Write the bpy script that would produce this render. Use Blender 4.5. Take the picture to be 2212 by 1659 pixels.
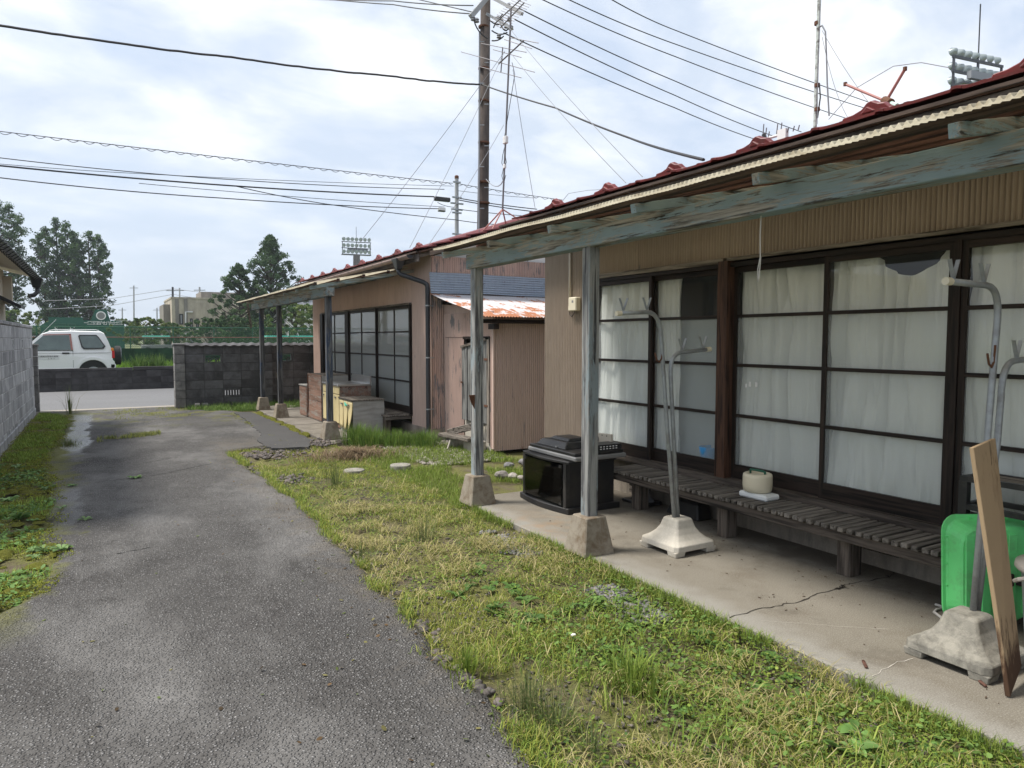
import bpy, bmesh, math, random
import numpy as np
from mathutils import Vector, Matrix, noise as mnoise
for o in list(bpy.data.objects): bpy.data.objects.remove(o)
R = math.radians
random.seed(7); rng = np.random.default_rng(7)
scene = bpy.context.scene
COL = scene.collection
# ------------------------------------------------------------------ camera
CAM_H, YAW, PITCH = 1.55, R(30.016), R(3.637)
cd = bpy.data.cameras.new('camera'); cam = bpy.data.objects.new('camera', cd); COL.objects.link(cam)
cam.location = (0, 0, CAM_H); cam.rotation_euler = (R(90) - PITCH, 0, -YAW)
cd.sensor_width = 36; cd.lens = 36 * 1534 / 2212; cd.clip_start = 0.05; cd.clip_end = 3000
scene.camera = cam
# ------------------------------------------------------------------ sky and sun
SUN_EL, SUN_AZ = 60, -62            # azimuth of the sun, degrees clockwise from +Y
w = bpy.data.worlds.new('World'); scene.world = w; w.use_nodes = True
nt = w.node_tree; nt.nodes.clear()
def _n(t, **k):
    n = nt.nodes.new(t)
    for a, b in k.items(): setattr(n, a, b)
    return n
L = nt.links.new
sky = _n('ShaderNodeTexSky', sky_type='NISHITA', sun_disc=False)
sky.sun_elevation = R(SUN_EL); sky.sun_rotation = R(SUN_AZ); sky.dust_density = 2.0; sky.air_density = 1.2; sky.ozone_density = 1.5
tc = _n('ShaderNodeTexCoord')
sep = _n('ShaderNodeSeparateXYZ'); L(tc.outputs['Generated'], sep.inputs[0])
addz = _n('ShaderNodeMath', operation='ADD'); L(sep.outputs[2], addz.inputs[0]); addz.inputs[1].default_value = 0.22
mx = _n('ShaderNodeMath', operation='MAXIMUM'); L(addz.outputs[0], mx.inputs[0]); mx.inputs[1].default_value = 0.06
dx = _n('ShaderNodeMath', operation='DIVIDE'); L(sep.outputs[0], dx.inputs[0]); L(mx.outputs[0], dx.inputs[1])
dy = _n('ShaderNodeMath', operation='DIVIDE'); L(sep.outputs[1], dy.inputs[0]); L(mx.outputs[0], dy.inputs[1])
cmb = _n('ShaderNodeCombineXYZ'); L(dx.outputs[0], cmb.inputs[0]); L(dy.outputs[0], cmb.inputs[1])
mp = _n('ShaderNodeMapping'); mp.inputs['Rotation'].default_value = (0, 0, R(-35)); mp.inputs['Scale'].default_value = (1.15, 1.5, 1); mp.inputs['Location'].default_value = (3.1, 0.4, 0)
L(cmb.outputs[0], mp.inputs[0])
n1 = _n('ShaderNodeTexNoise'); n1.inputs['Scale'].default_value = 1.9; n1.inputs['Detail'].default_value = 9; n1.inputs['Roughness'].default_value = 0.56; n1.inputs['Distortion'].default_value = 0.25
L(mp.outputs[0], n1.inputs['Vector'])
r1 = _n('ShaderNodeValToRGB'); r1.color_ramp.elements[0].position = 0.33; r1.color_ramp.elements[1].position = 0.58; L(n1.outputs[0], r1.inputs[0])
n2 = _n('ShaderNodeTexNoise'); n2.inputs['Scale'].default_value = 2.3; n2.inputs['Detail'].default_value = 8; n2.inputs['Roughness'].default_value = 0.55; n2.inputs['Distortion'].default_value = 0.3; L(mp.outputs[0], n2.inputs['Vector'])
r2 = _n('ShaderNodeValToRGB'); r2.color_ramp.elements[0].position = 0.36; r2.color_ramp.elements[0].color = (0.32, 0.36, 0.42, 1)
r2.color_ramp.elements[1].position = 0.62; r2.color_ramp.elements[1].color = (0.535, 0.54, 0.55, 1); L(n2.outputs[0], r2.inputs[0])
# thin cloud veil over the clear sky: towards the horizon only pale haze is left
hz = _n('ShaderNodeMapRange'); hz.inputs[1].default_value = 0.06; hz.inputs[2].default_value = 0.36; hz.inputs[3].default_value = 0.18; hz.inputs[4].default_value = 0.92
L(sep.outputs[2], hz.inputs[0])
cf = _n('ShaderNodeMath', operation='MULTIPLY'); L(r1.outputs[0], cf.inputs[0]); L(hz.outputs[0], cf.inputs[1])
skys = _n('ShaderNodeMix', data_type='RGBA', blend_type='MULTIPLY'); skys.inputs[0].default_value = 1
L(sky.outputs[0], skys.inputs[6]); skys.inputs[7].default_value = (0.07, 0.07, 0.075, 1)
veil = _n('ShaderNodeMix', data_type='RGBA'); veil.inputs[0].default_value = 0.84
L(skys.outputs[2], veil.inputs[6]); veil.inputs[7].default_value = (0.315, 0.36, 0.43, 1)
cl = _n('ShaderNodeMix', data_type='RGBA'); L(cf.outputs[0], cl.inputs[0]); L(veil.outputs[2], cl.inputs[6]); L(r2.outputs[0], cl.inputs[7])
bg = _n('ShaderNodeBackground'); L(cl.outputs[2], bg.inputs[0]); bg.inputs[1].default_value = 1.0
wo = _n('ShaderNodeOutputWorld'); L(bg.outputs[0], wo.inputs[0])
sd = bpy.data.lights.new('sun', 'SUN'); sun = bpy.data.objects.new('sun', sd); COL.objects.link(sun)
sd.energy = 2.35; sd.angle = R(12); sd.color = (1, 0.95, 0.87)
sun.rotation_euler = (R(90 - SUN_EL), 0, R(180 - SUN_AZ)); sun.location = (-10, 6, 20)
vs = scene.view_settings; vs.view_transform = 'Standard'; vs.look = 'None'; vs.gamma = 1; vs.exposure = 1.22
scene.cycles.use_denoising = True
scene.cycles.max_bounces = 8; scene.cycles.transparent_max_bounces = 16
# ------------------------------------------------------------------ pixel helpers (photo seen at 2212 x 1659)
_F = Vector((math.sin(YAW) * math.cos(PITCH), math.cos(YAW) * math.cos(PITCH), -math.sin(PITCH)))
_Rt = Vector((math.cos(YAW), -math.sin(YAW), 0)); _U = _Rt.cross(_F)
C0 = Vector((0, 0, CAM_H))
def ray(x, y): return (_F * 1534 + _Rt * (x - 1106) - _U * (y - 829.5))
def atX(x, y, X): d = ray(x, y); return C0 + d * (X / d.x)
def atY(x, y, Y): d = ray(x, y); return C0 + d * (Y / d.y)
def atZ(x, y, Z): d = ray(x, y); return C0 + d * ((Z - CAM_H) / d.z)
def atD(x, y, D): return C0 + ray(x, y) * (D / 1534)
# ------------------------------------------------------------------ material helpers
class T:
    def __init__(s, name):
        s.m = bpy.data.materials.new(name); s.m.use_nodes = True; s.t = s.m.node_tree; s.t.nodes.clear()
        s.out = s.t.nodes.new('ShaderNodeOutputMaterial'); s.p = s.t.nodes.new('ShaderNodeBsdfPrincipled')
        s.t.links.new(s.p.outputs[0], s.out.inputs[0]); s.tc = s.t.nodes.new('ShaderNodeTexCoord')
        s.oi = None
    def n(s, t, **k):
        n = s.t.nodes.new(t)
        for a, b in k.items(): setattr(n, a, b)
        return n
    def put(s, sock, v):
        if hasattr(v, 'is_output') or isinstance(v, bpy.types.NodeSocket): s.t.links.new(v, sock)
        elif isinstance(v, (tuple, list)): sock.default_value = tuple(v) + ((1,) if len(v) == 3 and sock.type == 'RGBA' else ())
        else: sock.default_value = v
    def obj(s): return s.tc.outputs['Object']
    def geo(s):
        return s.n('ShaderNodeNewGeometry').outputs['Position']
    def rnd(s):
        if not s.oi: s.oi = s.n('ShaderNodeObjectInfo')
        return s.oi.outputs['Random']
    def vmap(s, v, sc=(1, 1, 1), loc=(0, 0, 0), rot=(0, 0, 0)):
        m = s.n('ShaderNodeMapping'); s.put(m.inputs[0], v); m.inputs['Scale'].default_value = sc; m.inputs['Location'].default_value = loc; m.inputs['Rotation'].default_value = rot
        return m.outputs[0]
    def vshift(s, v, amt=7.0):
        a = s.n('ShaderNodeVectorMath', operation='ADD'); s.put(a.inputs[0], v)
        b = s.n('ShaderNodeMath', operation='MULTIPLY'); s.put(b.inputs[0], s.rnd()); b.inputs[1].default_value = amt
        c = s.n('ShaderNodeCombineXYZ')
        for i in range(3): s.put(c.inputs[i], b.outputs[0])
        s.put(a.inputs[1], c.outputs[0]); return a.outputs[0]
    def noise(s, v, scale, det=4, rough=.55, dist=0):
        n = s.n('ShaderNodeTexNoise'); s.put(n.inputs['Vector'], v); n.inputs['Scale'].default_value = scale; n.inputs['Detail'].default_value = det
        n.inputs['Roughness'].default_value = rough; n.inputs['Distortion'].default_value = dist; return n.outputs[0]
    def vor(s, v, scale, feat='F1', out='Distance'):
        n = s.n('ShaderNodeTexVoronoi', feature=feat); s.put(n.inputs['Vector'], v); n.inputs['Scale'].default_value = scale; return n.outputs[out]
    def ramp(s, f, stops, interp='LINEAR'):
        n = s.n('ShaderNodeValToRGB'); s.put(n.inputs[0], f); e = n.color_ramp.elements; n.color_ramp.interpolation = interp
        while len(e) < len(stops): e.new(0.5)
        for i, (p, c) in enumerate(stops):
            e[i].position = p; c = (c, c, c) if not isinstance(c, (tuple, list)) else c; e[i].color = tuple(c[:3]) + (1,)
        return n.outputs[0]
    def mix(s, f, a, b, mode='MIX'):
        n = s.n('ShaderNodeMix', data_type='RGBA', blend_type=mode); s.put(n.inputs[0], f); s.put(n.inputs[6], a); s.put(n.inputs[7], b); return n.outputs[2]
    def ma(s, op, a, b=0.0, clamp=False):
        n = s.n('ShaderNodeMath', operation=op); n.use_clamp = clamp; s.put(n.inputs[0], a); s.put(n.inputs[1], b); return n.outputs[0]
    def mr(s, v, a, b, c, d):
        n = s.n('ShaderNodeMapRange'); s.put(n.inputs[0], v)
        for i, q in enumerate((a, b, c, d)): n.inputs[i + 1].default_value = q
        return n.outputs[0]
    def xyz(s, v):
        n = s.n('ShaderNodeSeparateXYZ'); s.put(n.inputs[0], v); return n.outputs
    def bump(s, h, st=.5, dist=.01):
        n = s.n('ShaderNodeBump'); s.put(n.inputs['Height'], h); n.inputs['Strength'].default_value = st; n.inputs['Distance'].default_value = dist
        s.t.links.new(n.outputs[0], s.p.inputs['Normal']); return n.outputs[0]
    def set(s, col=None, rough=None, metal=None, spec=None):
        if col is not None: s.put(s.p.inputs['Base Color'], col)
        if rough is not None: s.put(s.p.inputs['Roughness'], rough)
        if metal is not None: s.put(s.p.inputs['Metallic'], metal)
        if spec is not None: s.put(s.p.inputs['Specular IOR Level'], spec)
        return s.m
def hsvjit(t, col, amt=.12):
    f = t.mr(t.rnd(), 0, 1, 1 - amt, 1 + amt); c = t.n('ShaderNodeVectorMath', operation='SCALE'); t.put(c.inputs[0], col); t.put(c.inputs['Scale'], f); return c.outputs[0]
AX = {'x': (.06, 1, 1), 'y': (1, .06, 1), 'z': (1, 1, .06)}
def m_wood(name, axis, c_light, c_dark, paint=None, paint_amt=.5, gscale=38, rough=.85, jit=.15, bump=.6):
    t = T(name); v = t.vshift(t.obj()); a = AX[axis]
    g = t.noise(t.vmap(v, a), gscale, 6, .65, .4); g2 = t.noise(t.vmap(v, a), gscale * 3.2, 3, .6)
    col = t.ramp(g, [(.38, c_dark), (.58, c_light)])
    crack = t.ramp(t.noise(t.vmap(v, tuple(q * (.5 if q < .5 else 1) for q in a)), gscale * .9, 2, .5, .2), [(.34, 1), (.385, 0)])
    col = t.mix(t.ma('MULTIPLY', crack, .8), col, tuple(q * .25 for q in c_dark))
    if paint:
        pm = t.noise(t.vmap(v, tuple(max(q, .22) for q in a)), 8, 9, .72, .5)
        thr = 1 - paint_amt
        f = t.ramp(t.ma('ADD', pm, t.ma('MULTIPLY', t.ma('SUBTRACT', g2, .5), .35)), [(thr - .045, 0), (thr + .02, 1)])
        pc = t.mix(t.noise(v, 5, 3), paint[0], paint[1]); col = t.mix(f, col, pc)
    col = hsvjit(t, col, jit)
    t.bump(t.ma('ADD', g, t.ma('MULTIPLY', g2, .4)), bump, .006)
    return t.set(col, rough, spec=.25)
def m_plain(name, col, rough=.6, metal=0, var=.15, scale=14, bump=0, spec=.4, dirt=None):
    t = T(name); v = t.obj(); nz = t.noise(v, scale, 5, .6)
    c = t.mix(nz, tuple(q * (1 - var) for q in col), tuple(min(1, q * (1 + var)) for q in col))
    if dirt:
        d = t.ramp(t.noise(v, dirt[1], 6, .65), [(.48, 0), (.68, 1)]); c = t.mix(t.ma('MULTIPLY', d, dirt[2]), c, dirt[0])
    if bump: t.bump(t.noise(v, scale * 6, 4), bump, .004)
    return t.set(c, rough, metal, spec)
def m_concrete(name, a, b, dark=None, scale=6, speck=True, rough=.9, bump=.35, streak=False, jit=.08):
    t = T(name); v = t.vshift(t.obj()); n1 = t.noise(v, scale, 7, .62); n2 = t.noise(v, scale * 14, 3, .6)
    c = t.mix(t.ramp(n1, [(.3, 0), (.7, 1)]), a, b)
    if speck: c = t.mix(t.ramp(n2, [(.55, 0), (.75, .45)]), c, tuple(min(1, q * 1.35) for q in b))
    if dark:
        vv = t.vmap(v, (1, 1, .25)) if streak else v
        d = t.ramp(t.noise(vv, scale * .9, 7, .7, .3), [(.44, 0), (.66, 1)]); c = t.mix(t.ma('MULTIPLY', d, .8), c, dark)
    c = hsvjit(t, c, jit); t.bump(t.ma('ADD', n2, t.noise(v, scale * 40, 2)), bump, .004)
    return t.set(c, rough, spec=.2)
def m_corr(name, a, b, chip=(.16, .17, .18), rust=(.16, .05, .025), chip_amt=.35, rust_amt=.25, rough=.6, axis=1, groove_dark=.6):
    """painted corrugated iron: streaks down the sheet, chips and rust"""
    t = T(name); v = t.vshift(t.obj(), 3); st = t.vmap(v, (1, 1, .10))
    c = t.mix(t.noise(t.vmap(v, (1, 1, .35)), 2.6, 5, .6), a, b)
    s1 = t.noise(st, 34, 4, .6); c = t.mix(t.ramp(s1, [(.45, 0), (.75, .35)]), c, tuple(q * .6 for q in a))
    ch = t.ramp(t.ma('ADD', t.noise(st, 22, 6, .72), t.ma('MULTIPLY', t.noise(v, 3.0, 3), .5)), [(.98 - chip_amt * .3, 0), (1.03 - chip_amt * .3, 1)])
    c = t.mix(t.ma('MULTIPLY', ch, .85), c, chip)
    z = t.xyz(t.geo())[2]
    rm = t.ma('ADD', t.noise(st, 15, 6, .7), t.mr(z, 0, .55, .16, 0.0))
    ru = t.ramp(rm, [(.80 - rust_amt * .4, 0), (.86 - rust_amt * .4, 1)]); c = t.mix(ru, c, t.mix(t.noise(v, 30, 3), rust, tuple(q * 2 for q in rust)))
    if groove_dark:
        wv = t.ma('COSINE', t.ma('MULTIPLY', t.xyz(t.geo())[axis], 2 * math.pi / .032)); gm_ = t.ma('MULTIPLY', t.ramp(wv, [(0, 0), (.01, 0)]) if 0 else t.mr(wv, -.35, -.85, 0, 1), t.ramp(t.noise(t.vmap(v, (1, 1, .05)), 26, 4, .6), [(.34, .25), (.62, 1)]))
        c = t.mix(t.ma('MULTIPLY', gm_, groove_dark), c, (.11, .085, .07))  # corrugation valleys coloured darker, broken up by streak noise
    c = hsvjit(t, c, .10)
    t.bump(t.ma('ADD', t.noise(v, 60, 3), t.ma('MULTIPLY', t.noise(v, 5, 3), 6)), .25, .003)
    return t.set(c, rough, spec=.35)
M = {}
BLUE = ((.175, .245, .275), (.27, .345, .37))
for ax in 'xyz':
    M['bw' + ax] = m_wood('painted_wood_' + ax, ax, (.34, .325, .29), (.10, .095, .085), BLUE, .48)
    M['gw' + ax] = m_wood('grey_wood_' + ax, ax, (.24, .21, .18), (.07, .06, .05), None)
    M['dk' + ax] = m_wood('dark_frame_wood_' + ax, ax, (.028, .018, .014), (.008, .006, .005), None, rough=.6, bump=.3)
M['post'] = m_wood('post_wood', 'z', (.31, .31, .30), (.075, .075, .08), ((.20, .245, .265), (.28, .315, .325)), .42)
M['post2'] = m_wood('post_wood_far', 'z', (.13, .13, .13), (.03, .03, .032), ((.03, .045, .075), (.045, .06, .09)), .45)
M['slat'] = m_wood('bench_slat_wood', 'x', (.19, .17, .15), (.075, .068, .06), None, jit=.28)
M['bench'] = m_wood('bench_frame_wood', 'y', (.11, .09, .075), (.04, .033, .028), None)
M['leg'] = m_wood('bench_leg_wood', 'z', (.14, .115, .095), (.05, .04, .033), None)
M['brownpost'] = m_wood('door_post_wood', 'z', (.085, .042, .026), (.022, .011, .008), None, rough=.6)
M['tiledge'] = m_wood('fascia_wood', 'y', (.15, .13, .12), (.035, .03, .028), None, bump=1)
M['board'] = m_wood('leaning_board_wood', 'z', (.36, .26, .16), (.25, .17, .10), ((.38, .275, .17), (.33, .235, .14)), .55, gscale=22, bump=.15, jit=.02)
def _board_rot():
    t = M['board']; nt_ = t.node_tree; p = [n for n in nt_.nodes if n.type == 'BSDF_PRINCIPLED'][0]; src = p.inputs['Base Color'].links[0].from_socket
    g = nt_.nodes.new('ShaderNodeNewGeometry'); sx = nt_.nodes.new('ShaderNodeSeparateXYZ'); nt_.links.new(g.outputs['Position'], sx.inputs[0]); mr = nt_.nodes.new('ShaderNodeMapRange'); nt_.links.new(sx.outputs[2], mr.inputs[0])
    for i, q in enumerate((.0, .42, .42, -.12)): mr.inputs[i + 1].default_value = q
    mpp = nt_.nodes.new('ShaderNodeMapping'); nt_.links.new(g.outputs['Position'], mpp.inputs[0]); mpp.inputs['Scale'].default_value = (1, 1, .2); nz = nt_.nodes.new('ShaderNodeTexNoise'); nz.inputs['Scale'].default_value = 26; nz.inputs['Detail'].default_value = 8; nz.inputs['Roughness'].default_value = .7; nt_.links.new(mpp.outputs[0], nz.inputs['Vector'])
    ad = nt_.nodes.new('ShaderNodeMath'); nt_.links.new(mr.outputs[0], ad.inputs[0]); nt_.links.new(nz.outputs[0], ad.inputs[1]); rp_ = nt_.nodes.new('ShaderNodeValToRGB'); rp_.color_ramp.elements[0].position = .56; rp_.color_ramp.elements[1].position = .74; nt_.links.new(ad.outputs[0], rp_.inputs[0])
    mx_ = nt_.nodes.new('ShaderNodeMix'); mx_.data_type = 'RGBA'; nt_.links.new(rp_.outputs[0], mx_.inputs[0]); nt_.links.new(src, mx_.inputs[6]); mx_.inputs[7].default_value = (.075, .042, .025, 1); nt_.links.new(mx_.outputs[2], p.inputs['Base Color'])
_board_rot()
M['doorwood'] = m_wood('shed_door_wood', 'z', (.24, .24, .23), (.08, .08, .08), None)
M['purlin'] = m_wood('purlin_wood', 'y', (.07, .05, .04), (.025, .018, .015), None)
M['redbrown'] = m_wood('red_brown_wood', 'y', (.11, .055, .04), (.04, .02, .015), None)
M['ply'] = m_wood('plywood_panel', 'y', (.25, .15, .11), (.15, .09, .065), ((.26, .23, .20), (.2, .17, .15)), .45, gscale=16, bump=.2)
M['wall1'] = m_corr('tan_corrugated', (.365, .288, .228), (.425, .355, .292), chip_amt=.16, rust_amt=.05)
M['wall2'] = m_corr('pink_corrugated', (.56, .40, .335), (.64, .50, .435), chip_amt=.14, rust_amt=.06, groove_dark=.38)
M['wall3'] = m_corr('pink_corrugated_worn', (.55, .38, .32), (.62, .48, .42), chip_amt=.45, rust_amt=.20, groove_dark=.4)
M['wall2x'] = m_corr('pink_corrugated_end', (.53, .385, .325), (.61, .48, .42), chip_amt=.22, rust_amt=.14, axis=0, groove_dark=.5)
M['wall3x'] = m_corr('pink_corrugated_worn_end', (.50, .335, .28), (.56, .42, .37), chip_amt=.6, rust_amt=.22, axis=0, groove_dark=.5)
M['blue_sheet'] = m_corr('blue_corrugated', (.25, .30, .38), (.33, .38, .45), chip_amt=.05, rust_amt=-.3, rough=.45, groove_dark=0)
def m_rustroof():
    t = T('rusty_white_sheet'); v = t.obj(); st = t.vmap(v, (1, .16, 1))
    big = t.noise(v, 2.3, 4, .6); fine = t.noise(st, 11, 7, .7)
    z = t.xyz(t.geo())[2]
    f = t.ramp(t.ma('ADD', t.ma('ADD', fine, t.ma('MULTIPLY', t.ma('SUBTRACT', big, .5), 1.1)), t.mr(z, 1.8, 2.25, .06, -.16)), [(.46, 0), (.54, 1)])
    c = t.mix(t.noise(v, 5, 4), (.46, .45, .47), (.56, .54, .55)); c = t.mix(f, c, t.mix(t.noise(v, 25, 3), (.26, .075, .025), (.42, .17, .07)))
    sp = t.ramp(t.noise(v, 60, 3), [(.66, 0), (.72, .6)]); c = t.mix(sp, c, (.35, .2, .1))
    return t.set(c, .55)
M['rustroof'] = m_rustroof()
def m_canopy():
    t = T('canopy_plastic'); v = t.obj()
    c = t.mix(t.noise(v, 4, 5), (.46, .42, .32), (.60, .56, .45)); d = t.ramp(t.noise(v, 9, 6, .7), [(.45, 0), (.68, .8)]); c = t.mix(d, c, (.30, .25, .17))
    t.set(c, .5)
    tr = t.n('ShaderNodeBsdfTranslucent'); t.put(tr.inputs[0], c); ms = t.n('ShaderNodeMixShader'); ms.inputs[0].default_value = .6
    t.t.links.new(t.p.outputs[0], ms.inputs[1]); t.t.links.new(tr.outputs[0], ms.inputs[2]); t.t.links.new(ms.outputs[0], t.out.inputs[0]); return t.m
M['canopy'] = m_canopy()
def m_tile():
    t = T('red_roof_tile'); v = t.vshift(t.obj()); c = t.mix(t.noise(v, 7, 5), (.115, .018, .020), (.20, .034, .034))
    d = t.ramp(t.noise(v, 16, 6, .7), [(.5, 0), (.72, .75)]); c = t.mix(d, c, (.09, .045, .04)); c = hsvjit(t, c, .15); t.bump(t.noise(v, 70, 3), .2, .003)
    return t.set(c, .45)
M['tile'] = m_tile()
M['darktile'] = m_plain('dark_roof_tile', (.07, .05, .045), .6, var=.3)
M['slab'] = None
M['foot'] = m_concrete('footing_concrete', (.22, .19, .15), (.30, .265, .215), (.13, .09, .055), 11)
M['base1'] = m_concrete('pale_concrete', (.42, .39, .34), (.50, .47, .41), (.34, .31, .26), 6, bump=.25)
M['base2'] = m_concrete('stained_concrete', (.25, .24, .21), (.36, .34, .29), (.11, .105, .09), 14, bump=.7)
M['found'] = m_concrete('foundation_concrete', (.20, .17, .14), (.27, .24, .20), (.08, .07, .06), 4, streak=True)
M['found2'] = m_concrete('pale_foundation', (.36, .30, .26), (.44, .38, .33), (.2, .16, .14), 4, streak=True)
M['block'] = m_concrete('grey_block', (.31, .31, .32), (.50, .50, .51), (.17, .17, .17), 5, streak=True, jit=.22)
M['mortar'] = m_concrete('mortar', (.34, .33, .32), (.40, .39, .38), None, 9)
M['dblock'] = m_concrete('sooty_block', (.055, .053, .055), (.095, .092, .095), (.17, .17, .18), 2.0, jit=.10)
M['dblock2'] = m_concrete('black_block', (.032, .030, .031), (.055, .052, .053), (.085, .083, .085), 2.2, jit=.12)
M['dmortar'] = m_concrete('sooty_mortar', (.05, .05, .05), (.08, .08, .08), None, 9)
M['pillar'] = m_concrete('pillar_block', (.17, .165, .16), (.27, .26, .25), (.07, .07, .07), 5, jit=.2)
M['kerb'] = m_concrete('kerb_concrete', (.25, .225, .195), (.33, .30, .26), None, 3)
def m_slab():
    t = T('slab_concrete'); v = t.geo()
    big = t.noise(v, .9, 5, .6); c = t.mix(t.ramp(big, [(.3, 0), (.7, 1)]), (.158, .141, .112), (.208, .190, .158))
    c = t.mix(t.ramp(t.noise(v, 3.2, 6, .65), [(.50, 0), (.72, .65)]), c, (.115, .094, .070))
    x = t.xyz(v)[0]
    # outer slab strip painted paler: daylight past the canopy's shade put into the colour
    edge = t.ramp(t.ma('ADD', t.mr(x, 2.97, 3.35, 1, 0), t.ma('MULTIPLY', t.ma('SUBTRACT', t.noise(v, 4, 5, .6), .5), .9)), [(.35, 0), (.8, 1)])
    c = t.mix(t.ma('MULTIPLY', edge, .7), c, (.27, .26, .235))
    fine = t.noise(v, 150, 3, .6); c = t.mix(t.ramp(fine, [(.5, 0), (.68, .5)]), c, (.36, .34, .30)); c = t.mix(t.ramp(fine, [(.30, .5), (.44, 0)]), c, (.09, .075, .058))
    dirt = t.ramp(t.ma('ADD', t.mr(x, 3.75, 4.5, -.22, .30), t.noise(v, 2.2, 8, .72)), [(.52, 0), (.74, 1)]); c = t.mix(t.ma('MULTIPLY', dirt, .7), c, (.075, .062, .048))
    spl = t.ramp(t.noise(v, 1.4, 8, .75), [(.54, 0), (.60, 1)]); c = t.mix(t.ma('MULTIPLY', spl, .4), c, (.105, .092, .074))
    # orange stain between the posts
    st = t.n('ShaderNodeVectorMath', operation='DISTANCE'); t.put(st.inputs[0], t.vmap(v, (1, .55, 1))); st.inputs[1].default_value = (3.15, 4.9 * .55, 0)
    sm = t.ma('MULTIPLY', t.mr(st.outputs['Value'], .05, .45, 1, 0), t.ramp(t.noise(v, 7, 5), [(.42, 0), (.68, .45)])); c = t.mix(sm, c, (.30, .18, .085))
    t.bump(t.ma('ADD', fine, t.ma('MULTIPLY', t.noise(v, 14, 5), .8)), .4, .004); return t.set(c, .85, spec=.2)
M['slab'] = m_slab()
M['slab2'] = m_concrete('old_slab_concrete', (.15, .135, .115), (.22, .20, .175), (.10, .09, .075), 3)
def m_asphalt():
    t = T('old_asphalt'); v = t.geo(); x, y, z = t.xyz(v)
    wv = t.n('ShaderNodeVectorMath', operation='ADD'); nv = t.n('ShaderNodeTexNoise'); t.put(nv.inputs['Vector'], v); nv.inputs['Scale'].default_value = 40; t.put(wv.inputs[0], v); sc_ = t.n('ShaderNodeVectorMath', operation='SCALE'); t.put(sc_.inputs[0], nv.outputs['Color']); sc_.inputs['Scale'].default_value = .012; t.put(wv.inputs[1], sc_.outputs[0]); stone = t.vor(wv.outputs[0], 78); scol = t.vor(wv.outputs[0], 78, out='Color'); s = t.xyz(scol)[0]
    big = t.noise(v, .8, 5, .6); base = t.mix(t.ramp(big, [(.35, 0), (.65, 1)]), (.056, .052, .049), (.102, .097, .092))
    pale = t.ramp(t.noise(t.vmap(v, (1, .45, 1)), .95, 6, .6), [(.47, 0), (.64, 1)]); base = t.mix(t.ma('MULTIPLY', pale, .85), base, (.20, .193, .185)); base = t.mix(t.ma('MULTIPLY', t.ramp(t.noise(v, 2.6, 7, .7), [(.5, 0), (.66, 1)]), .38), base, (.030, .028, .026))
    sm = t.ma('MULTIPLY', t.ramp(stone, [(.28, 1), (.46, 0)]), t.ramp(s, [(.22, 0), (.60, 1)]))
    c = t.mix(sm, base, t.mix(t.xyz(scol)[1], (.15, .146, .143), (.30, .292, .285)))
    # moss creeping in from the left edge and along the yard end
    jig = t.ma('MULTIPLY', t.ma('SUBTRACT', t.noise(v, 2.4, 6, .65), .5), 1.6)
    mo = t.ramp(t.ma('ADD', t.mr(x, -.55, .15, 1, 0), jig), [(.62, 0), (.95, 1)])
    mo2 = t.ma('MULTIPLY', t.ma('MULTIPLY', t.mr(y, 13.2, 16.2, 0, 1), t.mr(y, 17.4, 18, 1, .4)), t.ramp(t.noise(v, 1.7, 6, .7), [(.50, 0), (.60, 1)]))
    mo = t.ma('MAXIMUM', t.ma('MULTIPLY', mo, t.ma('MULTIPLY', t.mr(y, 17, 18, 1, 0), t.mr(y, 4.2, 5.2, .0, 1))), mo2)
    c = t.mix(t.ma('MULTIPLY', mo, .85), c, t.mix(t.noise(v, 9, 5), (.08, .085, .03), (.22, .22, .03)))
    # standing water along the left side
    we = t.ma('MULTIPLY', t.ramp(t.ma('ADD', t.mr(t.ma('ABSOLUTE', t.ma('ADD', x, .36)), .0, .42, .42, -.3), t.noise(v, 1.7, 9, .72)), [(.62, 0), (.70, 1)]), t.mr(y, 5.6, 6.6, 0, 1))
    far = t.ma('MULTIPLY', t.mr(y, 10.8, 11.6, 0, 1), t.mr(y, 16.6, 17.2, 1, 0)); mid = t.ma('MULTIPLY', t.mr(y, 6.4, 7.0, 0, .55), t.mr(y, 8.3, 8.9, 1, 0))
    we = t.ma('MULTIPLY', we, t.ma('MAXIMUM', far, mid))
    dust = t.ramp(t.ma('ADD', t.mr(x, .7, 1.5, -.25, .25), t.noise(v, 3.5, 7, .7)), [(.58, 0), (.78, 1)]); c = t.mix(t.ma('MULTIPLY', t.ma('MULTIPLY', dust, .55), t.mr(y, 11, 12, 1, 0)), c, (.15, .13, .105))
    h = t.ma('ADD', t.ramp(stone, [(.2, 1), (.6, 0)]), t.ma('MULTIPLY', t.noise(v, 210, 2), .5)); h = t.ma('MULTIPLY', h, t.ma('SUBTRACT', 1, t.ma('MULTIPLY', we, .8)))
    t.bump(h, 1.0, .010); c = t.mix(t.ma('MULTIPLY', we, .5), c, (.05, .05, .05))
    return t.set(c, t.ma('SUBTRACT', .85, t.ma('MULTIPLY', we, .60)), spec=t.ma('ADD', .3, t.ma('MULTIPLY', we, .3)))
M['asphalt'] = m_asphalt()
def m_road():
    t = T('road_asphalt'); v = t.geo(); n1 = t.noise(v, 60, 3, .6); c = t.mix(t.noise(t.vmap(v, (.3, 1, 1)), 1.2, 5), (.115, .115, .118), (.155, .155, .158))
    c = t.mix(t.ramp(n1, [(.5, 0), (.68, .6)]), c, (.23, .23, .23)); t.bump(n1, .4, .006); return t.set(c, .8, spec=.3)
M['road'] = m_road()
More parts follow.
